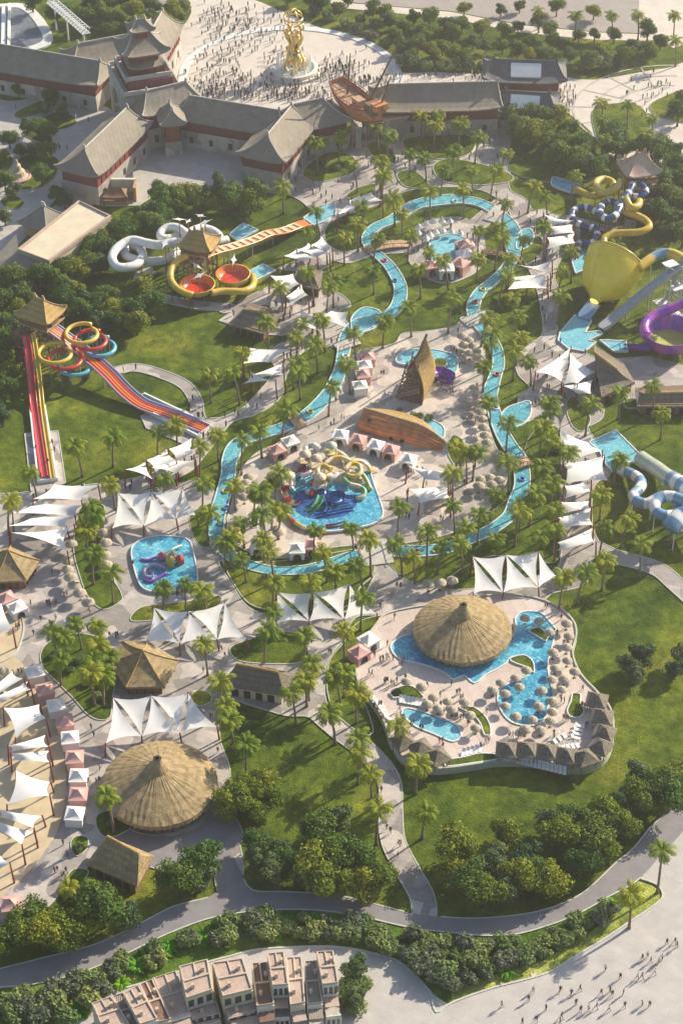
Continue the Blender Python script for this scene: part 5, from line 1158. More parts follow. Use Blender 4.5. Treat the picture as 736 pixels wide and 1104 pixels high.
gable_hut([(93, 931), (148, 955), (166, 922), (115, 901)], [(116, 902), (150, 921)], 3.0, 6.6, 'gabled straw lodge by the trees above the ring road', 'thatch', 'wood')
gable_hut([(246, 349), (285, 360), (306, 336), (268, 326)], [(262, 334), (288, 338)], 2.6, 4.6, 'brown straw pavilion on slab beside the stone path', 'thatch3', 'wood')
gable_hut([(313, 306), (345, 312), (348, 292), (322, 286)], [(325, 293), (338, 296)], 2.8, 4.8, 'small brown hut between palms and white sails', 'thatch3', 'wood')
gable_hut([(648, 428), (684, 412), (672, 392), (640, 372)], [(640, 380), (664, 398)], 3.4, 6.6, 'large grey roofed hall behind the spiky white sail', 'thatch3', 'wood')
gable_hut([(686, 438), (750, 438), (750, 414), (684, 418)], [(696, 424), (750, 423)], 2.8, 4.4, 'long low grey roofed shed at the hall terrace', 'thatch3', 'wood')
b = D(538, 680); rt = thing('pool_bar', b, 'curved stone bar terrace beside the island thatched hut', 'bar'); MB().lathe([(3.2, 0), (3.2, .5), (2.7, .5), (2.7, .2)], b, 24).build('counter', 'trim', rt); MB().lathe([(2.7, .2), (.01, .2)], b, 24).build('floor_slab', 'wood', rt)
# ------------------------------------------------------------------ townhouses
def townhouse(px, h, label, rm='tile_pink', wm='cream2', front=3.2):
    h *= .62; w = [P(x, y, h) for x, y in px]; c = sum(w, Vector())/4; c.z = 0; rt = thing('townhouse', c, label, 'house'); MB().prism(w, 0, h-.02).build('wall', wm, rt); inn = [c+(Vector((p.x, p.y, 0))-c)*.93 for p in w]
    rf = MB().prism(inn, h, h+.14).build('roof', rm, rt); MB().ribbon([Vector((p.x, p.y, 0)) for p in inn], .24, h-.1, h+.35, True).build('parapet', 'tan_wall', rt)
    t = MB(); a, b_, c_, d = inn; t.ribbon([a.lerp(d, .48), b_.lerp(c_, .48)], .3, h+.1, h+.4)
    if rm != 'tile': t.ribbon([a.lerp(b_, .5), a.lerp(b_, .5).lerp(d.lerp(c_, .5), .48)], .24, h+.1, h+.32)
    t.build('ridge', 'tan_wall', rf)
    for f, g_ in ((.78, .3), (.3, .75)): q = a.lerp(b_, f).lerp(d.lerp(c_, f), g_); MB().box((q.x, q.y, h), (.5, .5, 1.1), .2).build('chimney', 'tan_wall', rf)
    # front (towards the street): storeys with windows and a roofed balcony
    fl, fr = Vector((w[3].x, w[3].y, 0)), Vector((w[2].x, w[2].y, 0)); dd = fr-fl; n = Vector((dd.y, -dd.x, 0)).normalized(); rz = math.atan2(dd.y, dd.x); Lf = dd.length
    for k in range(3):
        for lv in range(2 if h < 6.5 else 3):
            q = fl.lerp(fr, (k+.5)/3)+n*.04; o = MB().box((q.x, q.y, .5+lv*2.6), (Lf*.2, .12, 1.5), rz).build('window', 'glass', rt); MB().box((q.x+n.x*.1, q.y+n.y*.1, .38+lv*2.6), (Lf*.26, .3, .14), rz).build('sill', 'trim', o)
    q = fl.lerp(fr, .5)+n*front/2; MB().box((q.x, q.y, 2.9), (Lf*.96, front, .25), rz).build('balcony_floor', 'trim', rt); bl = MB(); q2 = fl.lerp(fr, .5)+n*front; bl.box((q2.x, q2.y, 3.1), (Lf*.96, .15, .9), rz)
    for k in range(4): q3 = fl.lerp(fr, .04+.306*k)+n*(front-.1); bl.box((q3.x, q3.y, 0), (.28, .28, 2.9), rz)
    bl.build('balcony_front', wm, rt)
    MB().box((q.x-n.x*.5, q.y-n.y*.5, min(4.6, h-.6)), (Lf*.9, front*.55, .16), rz).build('awning', rm, rt)
TH = 'row house under the road verge'
for px, h, lb, rm, wm in [([(99,1082),(120,1074),(140,1104),(112,1112)], 8.2, 'tan roofed row house at the wide western end of the row', 'tile_pink', 'cream'), ([(121,1074),(133,1070),(154,1106),(140,1110)], 7.4, 'narrow grey roofed row house near the western row end', 'tile', 'cream2'),
    ([(133,1071),(149,1062),(171,1100),(152,1106)], 10, 'tall tan row house beside the dark brown pair', 'tile_pink', 'cream2'), ([(150,1061),(164,1055),(185,1101),(171,1104)], 9, 'row house with brown tiled roof split by pale ridge', 'tile_brown', 'cream'),
    ([(165,1054),(190,1046),(206,1094),(184,1101)], 8.4, 'wide shadowed row house with dusty pink roof', 'tile_pink', 'cream2'), ([(193,1042),(224,1034),(230,1068),(201,1078)], 12.5, 'tallest double bay row house with cross shaped roof ridge', 'tile_pink', 'cream'),
    ([(203,1079),(231,1070),(238,1094),(212,1100)], 7.0, 'low front house below the tallest cross ridged one', 'tile_pink', 'cream'), ([(228,1038),(262,1033),(273,1068),(240,1076)], 12.5, 'cream green walled house with cross ridge beside brown roof', 'tile_pink', 'cream'),
    ([(240,1078),(275,1070),(279,1090),(246,1098)], 7.2, 'low wide tan fronted house before the cream one', 'tile_pink', 'cream'), ([(271,1038),(288,1037),(296,1084),(277,1087)], 9.5, 'dark brown roofed house in the middle of the row', 'tile_brown', 'cream2'),
    ([(288,1028),(306,1026),(311,1063),(294,1064)], 12.5, 'tall pink roofed house with shaded terrace in front', 'tile_pink', 'cream2'), ([(308,1032),(325,1031),(329,1083),(313,1086)], 9.8, 'long pink roofed house between two taller neighbours', 'tile_pink', 'cream'),
    ([(328,1036),(341,1035),(348,1083),(331,1085)], 9.0, 'grey roofed house with row of small arched windows', 'tile', 'cream2'), ([(341,1026),(359,1025),(365,1061),(348,1063)], 12.5, 'tall eastern end house beside the street trees', 'tile_pink', 'cream2')]: townhouse(px, h, lb, rm, wm)

# ------------------------------------------------------------------ water slides
def W(px): return [P(x, y, z) for x, y, z in px]
def legs(root, pts, every, r=.12, m='wood', zmin=1.0, name='support_post'):
    acc = every*.5
    for a, b in zip(pts, pts[1:]):
        acc += (b-a).length
        if acc > every and b.z > zmin: acc = 0; MB().tube([(b.x, b.y, 0), (b.x, b.y, b.z-.4)], r, 6).build(name, m, root)
def slide(px, r, mats, label, stripe=4, name='water_slide', seg=12, a0=0, a1=2*PI, leg=7, legm='wood', closed=False, step=.5):
    pts = cr(W(px), step); c = sum(pts, Vector())/len(pts); c.z = 0; rt = thing(name, c, label, 'water slide')
    k = len(mats); m = MB().tube(pts, r, seg, a0, a1, stripe=(lambda i: (i//stripe) % k) if k > 1 else None); m.build('tube' if a1-a0 > 6 else 'chute', list(mats), rt, smooth=True)
    fl = MB()
    for i in range(0, len(pts)-1, max(6, stripe*2)):
        d = (pts[i+1]-pts[i]).normalized(); fl.tube([pts[i]-d*.06, pts[i]+d*.06], r*1.06, seg, a0, a1, cap=False)
    fl.build('flange', mats[0], rt, smooth=True)
    if leg: legs(rt, pts, leg, .12, legm)
    return rt, pts
def rslide(px, width, lanes, label, name='water_slide', edge=.5, edgem=None, leg=8, legm='steel'):
    """open multi-lane chute: lanes is a list of materials across the width"""
    pts = cr(W(px), .7); c = sum(pts, Vector())/len(pts); c.z = 0; rt = thing(name, c, label, 'water slide'); n = len(lanes); m = MB()
    for k in range(n):
        o = len(m.v)
        for i, p in enumerate(pts):
            t = pts[min(i+1, len(pts)-1)]-pts[max(i-1, 0)]; s = Vector((-t.y, t.x, 0)).normalized()
            for f, dz in ((k/n, .12), ((k+.15)/n, 0), ((k+.85)/n, 0), ((k+1)/n, .12)): q = p+s*(width*(.5-f)); m.v.append((q.x, q.y, q.z+dz))
        for i in range(len(pts)-1):
            for j in range(3): m.f.append([o+i*4+j, o+i*4+4+j, o+i*4+5+j, o+i*4+1+j]); m.m.append(k)
    m.build('lane_surface', list(lanes), rt, smooth=False); e = MB()
    for sgn in (1, -1):
        q = []
        for i, p in enumerate(pts):
            t = pts[min(i+1, len(pts)-1)]-pts[max(i-1, 0)]; s = Vector((-t.y, t.x, 0)).normalized(); q.append(p+s*sgn*(width/2+.1)+Vector((0, 0, .1)))
        e.tube(q, .22, 6)
    e.build('side_rail', edgem or lanes[0], rt, smooth=True); u = MB()
    for sgn in (.35, -.35):
        q = []
        for i, p in enumerate(pts):
            t = pts[min(i+1, len(pts)-1)]-pts[max(i-1, 0)]; s = Vector((-t.y, t.x, 0)).normalized(); q.append(p+s*sgn*width-Vector((0, 0, .3)))
        u.tube(q, .16, 5)
    u.build('beam', 'steel', rt)
    if leg:
        acc = leg
        for a, b in zip(pts, pts[1:]):
            acc += (b-a).length
            if acc > leg and b.z > 1.2:
                acc = 0; t = b-a; s = Vector((-t.y, t.x, 0)).normalized()*width*.35
                for sg in (1, -1): MB().bar((b.x+s.x*sg, b.y+s.y*sg, 0), b+s*sg-Vector((0, 0, .3)), .13).build('support_post', legm, rt)
    return rt, pts
def tower(x, y, W_, D_, dz, wall, peak, rz, label, rm='thatch2', pm='wood', spires=0, z=0, stairs=True):
    b = P(x, y, 0); rt = thing('slide_tower', b, label, 'slide tower'); q = Matrix.Rotation(rz, 3, 'Z'); ps = MB()
    for i in range(4):
        for j in range(3):
            if 0 < i < 3 and j == 1: continue
            p = b+q@Vector(((i/3-.5)*W_, (j/2-.5)*D_, 0)); ps.tube([p, p+Vector((0, 0, dz+wall))], .17, 6)
    for lv in range(1, int(dz//2.6)+1):
        zz = lv*2.6
        for a, c in (((-1, -1), (1, -1)), ((1, -1), (1, 1)), ((1, 1), (-1, 1)), ((-1, 1), (-1, -1))):
            ps.bar(b+q@Vector((a[0]*W_/2, a[1]*D_/2, zz)), b+q@Vector((c[0]*W_/2, c[1]*D_/2, zz)), .11); ps.bar(b+q@Vector((a[0]*W_/2, a[1]*D_/2, zz-2.6)), b+q@Vector((c[0]*W_/2, c[1]*D_/2, zz)), .08)
    ps.build('frame', pm, rt); MB().box(b+Vector((0, 0, dz)), (W_+1, D_+1, .35), rz).build('platform', 'palewood', rt)
    pr = MB()
    for s in (1, -1):
        p = b+q@Vector((0, s*(D_/2+.3), dz+.3)); pr.box(p, (W_+.8, .12, 1.0), rz); p = b+q@Vector((s*(W_/2+.3), 0, dz+.3)); pr.box(p, (.12, D_*.4, 1.0), rz)
    pr.build('railing', pm, rt)
    if stairs:
        st = MB(); n = int(dz/.36)
        for i in range(n):
            f = i/n; lp = (f*3) % 2; lp = lp if lp < 1 else 2-lp; p = b+q@Vector(((lp-.5)*W_*.9, -D_/2-.9-(.9 if int(f*3) % 2 else 0), f*dz)); st.box(p, (W_*.9*3/n+.3, .9, .14), rz)
        st.build('stairs', 'palewood', rt)
    m = MB(); rows, N = roof_grid(m, Vector((b.x, b.y, 0)), q@Vector((1, 0, 0)), W_*.16, D_+2.2, dz+wall+peak, dz+wall, W_*.34+1.1, W_*.34+1.1, .9, 1.25); rf = m.build('roof', rm, rt); t = MB(); ridge_trim(t, rows, N, .14); t.build('ridge', 'palewood', rf)
    for k in range(spires): p = b+q@Vector(((k-.5)*W_*.9, D_*.3, dz+wall)); MB().lathe([(1.1, 0), (.5, 1.6), (.02, 3.6)], p, 4).build('spire', rm, rt)
    return rt
# white coils, orange ribs, twin red bowls
tower(217, 299, 6.5, 5.5, 8.0, 2.2, 3.2, -.35, 'timber slide tower with square shingle roof above the red bowls')
slide([(203,264,8.6),(190,261,8.5),(172,264,8.2),(158,262,7.9),(142,259,7.6),(127,267,7.2),(121,278,6.8),(128,288,6.4),(146,286,6.0),(154,275,5.7),(148,266,5.4),(138,266,5.1),(135,274,4.8),(146,280,4.6),(164,282,4.4),(180,279,4.2),(192,271,4.0)], 1.12, ['s_white'], 'white tube slide curling out over the dark trees', leg=6)
slide([(212,262,8.8),(205,255,8.6),(193,246,8.3),(182,245,8.0),(174,250,7.6),(174,256,7.2),(184,257,6.9),(200,252,6.6),(216,246,6.0),(230,249,5.2),(237,256,4.2),(232,262,3.4),(222,262,2.6),(230,262,1.6),(245,258,.9)], 1.05, ['s_white'], 'white tube slide looping behind the timber tower to its pool', leg=7)
rslide([(217,277,8.3),(232,271,7.4),(251,266,6.0),(273,259,4.4),(289,252,3.3),(306,249,2.2),(322,243,1.1),(332,240,.7)], 2.6, ['s_orange'], 'orange ribbed slide running down from timber tower to pool', leg=8)
rt_o = [o for o in C.objects if o.get('label', '').startswith('orange ribbed')][0]
pts = cr(W([(217,277,8.3),(232,271,7.4),(251,266,6.0),(273,259,4.4),(289,252,3.3),(306,249,2.2),(322,243,1.1)]), 1.1); rb = MB()
for i in range(0, len(pts)-1, 2):
    t = (pts[i+1]-pts[i]); s = Vector((-t.y, t.x, 0)).normalized()*1.5; a, c = pts[i], pts[i+1]; u = Vector((0, 0, .22)); rb.add([a+s+u, a-s+u, c-s+u, c+s+u, a+s*.98, a-s*.98, c-s*.98, c+s*.98], [(0, 3, 2, 1), (0, 1, 5, 4), (2, 3, 7, 6), (1, 2, 6, 5), (3, 0, 4, 7)])
rb.build('rib', 's_cream', rt_o)
def bowl(x, y, rz_, r, depth, outm, inm, floorm, label, stripe=None, name='bowl_slide', posts_=6):
    c = P(x, y, rz_); b = Vector((c.x, c.y, 0)); rt = thing(name, b, label, 'water slide'); k = 28
    MB().lathe([(r*.6, rz_-depth-.3), (r*.93, rz_-depth*.8), (r*1.03, rz_-.15), (r*1.05, rz_+.1), (r, rz_+.1)], b, k, stripe=stripe).build('bowl_shell', outm, rt, smooth=True)
    MB().lathe([(r, rz_+.08), (r*.93, rz_-depth*.5), (r*.72, rz_-depth*.86)], b, k, stripe=stripe).build('inner_bank', inm, rt, smooth=True); MB().lathe([(r*.74, rz_-depth*.84), (r*.3, rz_-depth*.96), (.02, rz_-depth)], b, k).build('bowl_floor', floorm, rt, smooth=True)
    for i in range(posts_): a = i*2*PI/posts_; MB().bar(b+Vector((r*.8*math.cos(a), r*.8*math.sin(a), 0)), b+Vector((r*.8*math.cos(a), r*.8*math.sin(a), rz_-depth*.6)), .13).build('support_post', 'wood', rt)
    return rt, b
bowl(213, 306, 4.6, 4.1, 1.7, 's_yellow', 's_orange', 's_bowlred', 'yellow rimmed bowl slide with red floor, beside the tower foot')
bowl(251, 295, 4.4, 4.1, 1.7, 's_yellow', 's_orange', 's_bowlred', 'yellow rimmed red bowl slide farther out, by the small pool')
slide([(202,276,8.4),(192,281,7.8),(185,290,7.2),(184,300,6.4),(189,309,5.7),(198,315,5.0),(208,318,4.4)], .85, ['s_yellow'], 'yellow tube dropping from the timber tower into first bowl', leg=6)
slide([(228,316,3.6),(238,314,3.3),(250,314,3.0),(262,314,2.7),(271,310,2.3),(274,303,1.9),(272,297,1.3)], .85, ['s_yellow'], 'yellow tube curving from the bowls to the small pool', leg=5)
for i, (x, y) in enumerate([(215,297),(252,280),(212,286),(193,234),(203,236),(216,230),(221,237),(178,260)]):
    b = P(x, y, 7.5 if y > 270 else 14); b.z = 0; h = 7.5 if y > 270 else 13.4; rt = thing('shade_kite', b); MB().tube([b, b+Vector((0, 0, h))], .14, 6).build('mast', 'wood', rt); m = MB(); a = .5+i; c = b+Vector((0, 0, h)); d = Vector((math.cos(a), math.sin(a), .25)); s = Vector((-d.y, d.x, .1)); quad(m, c+d*2.3, c+s*.9, c-d*2.3, c-s*.9, 6, .2); m.build('canopy', 'white', rt); auto(rt, 'small white kite shade on a mast', 'shade kite', 'white kite shades on masts', (x, y))
# racing tower
tower(50, 385, 7, 6, 10.2, 2.6, 3.6, -.5, 'timber slide tower with peaked roof at the edge of dark woods', 'thatch2', 'wood')
MBs = MB(); b = P(28, 392, 0); rt = thing('stair_block', b, 'dark timber stair block attached to racing tower side', 'stairs'); q = MB()
for k in range(7): q.box(b+Vector((0, 0, k*1.45)), (3.8, 3.2, .2), -.5)
q.build('landing', 'wood', rt); q = MB()
for a in (-1.7, 0, 1.7):
    for c in (-1.4, 1.4): q.bar(b+Vector((a, c, 0)), b+Vector((a, c, 10.2)), .14)
q.build('frame', 'redwood', rt)
rslide([(28,362,10.4),(31,380,8.2),(34,410,3.9),(37,440,.9),(42,475,.75),(48,514,.7)], 1.25, ['s_red', 's_pink'], 'two lane red speed slide dropping steeply from racing tower', leg=6, legm='steel')
rslide([(36,360,10.4),(39,380,8.0),(43,410,3.7),(46,440,.9),(51,475,.75),(57,516,.7)], .6, ['s_yellow'], 'single lane yellow speed slide beside the red one', leg=6)
m = MB(); fr = [P(x, y, 0) for x, y in [(33,442),(49,440),(62,519),(42,522)]]; m.ribbon(fr, .4, 0, 1.0, True); rt = thing('runout_basin', sum(fr, Vector())/4, 'white rimmed splash runout at the foot of speed slides', 'pool'); m.build('rim', 'whitepaint', rt); MB().prism(fr, 0, .45).build('floor_slab', 's_grey', rt)
rslide([(52,350,10.4),(66,360,8.6),(82,372,6.4),(94,382,5.0),(106,392,4.2),(119,404,3.4),(135,421,2.2),(151,434,1.3),(165,440,1.0),(182,446,.8),(205,455,.7),(223,462,.7)], 3.5, ['s_lilac', 's_red', 's_orange', 's_orange', 's_red'], 'orange racing slide with dark red dividers sweeping down', edgem='s_lilac', leg=9)
pl = [P(x, y, 0) for x, y in [(141,436),(156,427),(228,461),(213,472)]]; rt = thing('runout_basin', sum(pl, Vector())/4, 'blue racing slide runout with white rim', 'pool'); MB().ribbon(pl, .4, 0, .95, True).build('rim', 'whitepaint', rt); MB().prism(pl, 0, .4).build('water', 'paleblue', rt)
def helix(c0, c1, z0, z1, r, label, cols, start):
    rt = thing('spiral_slide', P(*c1, 0), label, 'water slide'); n = 3; all_ = []
    for k in range(n):
        f0 = k/n; pts = []
        for i in range(33):
            a = i/32*2*PI; f = (k+i/32)/n; c = P(c0[0]+(c1[0]-c0[0])*k/(n-1), c0[1]+(c1[1]-c0[1])*k/(n-1), z0+(z1-z0)*k/(n-1)); pts.append(c+Vector((r*math.cos(start+a), r*math.sin(start+a), -1.0*i/32)))
        MB().tube(pts, .5, 10).build('tube_loop', cols[k], rt, smooth=True); legs(rt, pts, 4.4, .08, 's_skyblue', name='support_post')
helix((59, 379), (81, 392), 7.6, 4.4, 3.7, 'yellow, red and blue ring slide on the near side of lanes', ['s_yellow', 's_red', 's_cyan'], 1.0)
helix((88, 358), (107, 372), 9.0, 5.6, 3.6, 'yellow, red and blue ring slide on the wooded side of lanes', ['s_yellow', 's_red', 's_cyan'], 1.0)
# checkered blue and yellow slides, north-east
tower(684, 222, 7, 6, 8.6, 2.6, 4.4, .3, 'brown spired slide tower among the north eastern trees', 'tile_pink', 'wood', 2)
slide([(683,193,9.6),(680,203,9.0),(674,212,8.4),(669,221,7.9),(664,231,7.4),(655,236,7.0),(647,231,6.6),(648,222,6.2),(657,217,5.9),(666,221,5.6),(667,230,5.3),(657,237,5.0),(645,230,4.7),(634,224,4.4),(622,225,4.1),(616,231,3.8),(619,239,3.5),(630,244,3.2),(641,247,2.9),(643,255,2.5),(636,263,2.0),(626,262,1.6),(622,270,1.0)], .95, ['s_navy', 's_navy', 's_white'], 'dark blue and white checkered tube slide in tight coils', 2, leg=7)
slide([(690,198,9.4),(696,206,8.6),(690,212,8.0),(680,212,7.6),(674,220,7.0),(682,226,6.4),(690,220,6.0)], .8, ['s_navy', 's_navy', 's_white'], 'short dark blue and white tube knot against the brown tower', 2, leg=7)
slide([(669,195,9.2),(664,204,8.5),(655,208,7.8),(645,205,7.2),(642,197,6.6),(650,193,6.2),(660,197,5.8),(658,205,5.2),(648,210,4.4),(636,211,3.4),(626,207,2.0),(620,204,1.0)], .95, ['s_yellow'], 'yellow tube slide coiling down to the narrow blue pool', leg=7)
slide([(674,214,8.8),(679,223,8.0),(687,222,7.6),(688,215,7.2),(678,212,6.9),(670,220,6.5),(674,228,6.1),(685,232,5.7),(696,238,5.3),(699,245,4.9),(690,250,4.5),(676,251,4.1),(662,252,3.7),(651,257,3.2),(650,264,2.6),(640,270,1.6)], .95, ['s_yellow'], 'long yellow tube slide looping out behind the yellow funnel', leg=7)
# giant yellow funnel
ap, mo = P(640, 325, 2.6), P(664, 281, 8.2); ax = (mo-ap); Lf = ax.length; ax.normalize(); rt = thing('funnel_slide', Vector((mo.x, mo.y, 0)), 'giant yellow funnel slide lying on its side above pool', 'water slide')
u = ax.orthogonal().normalized(); v = ax.cross(u); m = MB()
def fring(d, r): return [ap+ax*d+(u*math.cos(a)+v*math.sin(a))*r for a in np.linspace(0, 2*PI, 41)[:-1]]
for rr, nm, k in (([(0, 1.35), (.06, 1.5), (.13, 2.3), (.22, 3.9), (.36, 5.2), (.55, 6.3), (.75, 7.0), (.95, 7.4), (1.0, 7.45)], 'outer_shell', 1), ([(1.0, 7.25), (.75, 6.8), (.55, 6.1), (.36, 5.0), (.22, 3.7), (.1, 1.8), (0, 1.1)], 'inner_shell', 1)):
    m = MB(); S = [fring(d*Lf, r) for d, r in rr]; loft(m, S, True); m.build(nm, 's_funnel', rt, smooth=True)
m = MB(); m.tube(fring(Lf, 7.35)+fring(Lf, 7.35)[:1], .28, 8, cap=False); m.build('rim', 's_yellow', rt, smooth=True)
m = MB()
for k in range(20):
    a = k*PI/10; d = u*math.cos(a)+v*math.sin(a); m.tube([ap+ax*Lf*.22+d*3.93, ap+ax*Lf*.36+d*5.22, ap+ax*Lf*.55+d*6.32, ap+ax*Lf*.75+d*7.02, ap+ax*Lf*.95+d*7.42], .045, 4)
m.build('seam', 's_funnel', rt)
for d, r in ((.35, 4), (.7, 6)):
    p = ap+ax*Lf*d
    for s in (1, -1): MB().tube([(p.x+s*3, p.y, 0), (p.x+s*r*.6, p.y, max(.5, p.z-r*.7))], .25, 8).build('support_post', 'steel', rt)
rt, _ = rslide([(640,327,2.0),(634,335,1.3),(628,343,.7)], 3.0, ['s_skyblue'], 'short blue chute from funnel mouth into splash pool', edgem='s_skyblue', leg=0)
rslide([(732,285,11.6),(715,299,9.4),(690,319,5.4),(665,340,1.9),(648,354,.7)], 2.4, ['s_grey'], 'straight grey steel chute descending from platform tower', edgem='s_grey', leg=8)
slide([(688,289,9.6),(697,282,10.2),(706,276,10.6),(716,273,11),(728,275,11.4),(742,284,11.6)], 1.25, ['s_yellow', 's_skyblue'], 'yellow and blue banded tube feeding the giant funnel', 8, leg=9, legm='steel')
b = P(733, 340, 0); rt = thing('platform_tower', b, 'grey steel stair tower with white platforms at frame edge', 'slide tower'); m = MB()
for a in (-4, 0, 4):
    for c in (-3, 3): m.bar(b+Vector((a, c, 0)), b+Vector((a, c, 12)), .18)
for k in range(4):
    for a in (-4, 0): m.bar(b+Vector((a, -3, k*3)), b+Vector((a+4, -3, k*3+3)), .1); m.bar(b+Vector((a, 3, k*3+3)), b+Vector((a+4, 3, k*3)), .1)
m.build('frame', 'steel', rt)
for x, y, z in ((722, 285, 11.5), (712, 326, 3), (729, 310, 7), (728, 341, 2)): p = P(x, y, z); MB().box(p, (3.2, 2.6, .25), .5).build('platform', 'whitepaint', rt)
m = MB(); 
for (x0, y0, z0), (x1, y1, z1) in (((722, 288, 11.3), (729, 309, 7.2)), ((729, 312, 6.9), (713, 325, 3.2)), ((713, 329, 2.8), (728, 340, 2.1))):
    a, c = P(x0, y0, z0), P(x1, y1, z1)
    for k in range(14): p = a.lerp(c, k/14); m.box(p, (1.3, .5, .12), .3)
    m.bar(a, c, .1)
m.build('stairs', 'steel', rt)
bowl(722, 356, 5.4, 6.4, 3.5, ['s_purple', 's_magenta'], ['s_purple', 's_magenta'], 's_lime', 'purple and magenta striped bowl slide with yellow green floor', lambda j, i: (j//2) % 2)
slide([(742,322,9.0),(736,327,8.4),(727,331,7.8),(717,335,7.2),(706,339,6.7),(698,345,6.2),(694,353,5.8),(696,362,5.4)], 1.2, ['s_purple', 's_magenta'], 'purple and magenta banded tube curling into striped bowl', 5, leg=9, legm='steel')
slide([(700,374,2.2),(690,374,1.6),(680,373,1.0),(672,373,.8)], 1.0, ['s_purple'], 'short purple trough from striped bowl to its pool', 5, a0=PI, a1=2*PI, leg=0)
# blue and white striped slides, east edge
slide([(664,503,.9),(671,508,1.5),(678,510,2.2),(687,515,2.9),(691,522,3.4),(687,529,3.8),(682,534,4.2),(687,541,4.6),(697,543,5.0),(705,539,5.4),(714,535,5.8),(725,536,6.2),(732,543,6.6),(730,552,7.0),(720,556,7.3),(709,553,7.6),(705,546,7.9),(711,538,8.2),(722,535,8.6),(738,540,9)], 1.2, ['s_skyblue', 's_white'], 'sky blue and white banded tube slide with double coil', 4, leg=6, legm='whitepaint')
slide([(690,494,.9),(700,501,1.6),(708,506,2.4),(716,512,3.2),(724,517,4.0)], 1.75, ['s_pale'], 'wide pale green tube ending at the corner splash pool', 4, leg=6, legm='whitepaint')
slide([(724,517,4.0),(732,522,4.8),(742,528,5.6)], 1.9, ['s_skyblue', 's_white'], 'wide checkered blue tube joining the pale green one', 3, leg=6, legm='whitepaint')
slide([(722,570,7.2),(727,563,8.0),(735,556,8.4),(748,553,8.8)], 2.0, ['s_skyblue', 's_white', 's_blue'], 'wide open mouthed blue tube on tall white legs', 3, leg=4, legm='whitepaint')
b = P(727, 596, 0); rt = thing('slide_tower', b, 'brown timber platform under the blue striped slides', 'slide tower'); MB().box(b+Vector((3, 5, 4.4)), (9, 7, .5), .2).build('platform', 'wood', rt); m = MB()
for a in (-1, 2.5, 6):
    for c in (2, 8): m.bar(b+Vector((a, c, 0)), b+Vector((a, c, 4.5)), .2)
m.build('frame', 'wood', rt)
rslide([(687,495,.5),(695,500,.8),(700,504,1.1)], 3.2, ['s_grey'], 'flat grey channel between splash pool and green tube', leg=0, edgem='s_pale')
# ------------------------------------------------------------------ prow tower and overturned hull in the centre
F, Bk = P(446, 388, 9.5), P(460, 360, 15.0); base = [P(425, 430, 0), P(454, 437, 0), P(469, 408, 0), P(440, 402, 0)]; c = sum(base, Vector())/4; rt = thing('prow_tower', c, 'tall boat prow shaped timber tower with golden shingle shell', 'tower')
for nm, b0, b1, sgn in (('side_shell', base[0], base[3], 1), ('side_shell', base[1], base[2], -1)):
    m = MB(); N = 12; n = (F-Bk).cross(Vector((0, 0, 1))).normalized()
    rows = []; bl_ = 1.7 if sgn < 0 else .35; b0 = b0 if sgn < 0 else b0.lerp(b1, .3)
    for i in range(N+1):
        f = i/N; r0 = F.lerp(Bk, f)+Vector((0, 0, -1.2*math.sin(PI*f))); g0 = b0.lerp(b1, f); out = (g0-Vector((c.x, c.y, 0))); out = Vector((out.x, out.y, 0)).normalized()
        rows.append([r0.lerp(g0, s/10*(1 if sgn < 0 else .42))+n*(bl_*math.sin(PI*s/10))*(1 if n.dot(g0-c) > 0 else -1) for s in range(11)])
    loft(m, rows); th = [[p-(n*(.25 if n.dot(r[5]-c) > 0 else -.25)) for p in r] for r in rows]; loft(m, th); m.build(nm, 'thatch2', rt, smooth=True)
    MB().tube(rows[0], .22, 6).build('edge_beam', 'wood', rt)
MB().tube([F, F.lerp(Bk, .5)-Vector((0, 0, 1.1)), Bk], .3, 6).build('ridge', 'wood', rt); fm = MB(); l, r_ = base[0], base[1]
for lv in range(5):
    z = 1.9*lv+.1; k = 1-.13*lv
    a, b_ = c.lerp(l, k*.93), c.lerp(r_, k*.93); e, d = c.lerp(base[3], k*.6), c.lerp(base[2], k*.6)
    for p, q in ((a, b_), (b_, d), (d, e), (e, a)): fm.bar(p+Vector((0, 0, z)), q+Vector((0, 0, z)), .13)
    if lv < 4: fm.bar(a+Vector((0, 0, z)), b_+Vector((0, 0, z+1.9)), .12); fm.bar(b_+Vector((0, 0, z)), a+Vector((0, 0, z+1.9)), .09)
for p in base: fm.bar(p.lerp(c, .1), c.lerp(p, .42)+Vector((0, 0, 8.8)), .16)
for f in (.3, .6): p = l.lerp(r_, f); fm.bar(p, c.lerp(p, .5)+Vector((0, 0, 8.6)), .14)
fm.build('frame', 'wood', rt)
for lv in (1, 2, 3): z = 2.3*lv; k = .8-.14*lv; MB().prism([c.lerp(p, k) for p in base], z, z+.22).build('platform', 'palewood', rt)
st = MB(); a, b_ = l+Vector((.4, .6, 0)), r_+Vector((-.6, .4, 3.8))
for i in range(16): p = a.lerp(b_, i/16); st.box(p, (.5, 1.3, .14), .3)
for s in (-.6, .6): st.bar(a+Vector((0, s, 1)), b_+Vector((0, s, 1)), .07)
st.build('stairs', 'palewood', rt)
slide([(468,402,2.2),(474,398,1.9),(480,400,1.6),(486,403,1.3),(485,409,1.0),(478,409,.8),(470,405,.7)], .9, ['s_purple'], 'coiled purple slide beside the prow shaped tower', 3, a0=PI*.95, a1=2.05*PI, leg=0)
bowl(474, 391, 1.8, 1.6, .9, 's_lime', 's_lime', 's_yellow', 'small lime green basin slide behind the prow shaped tower', posts_=4)
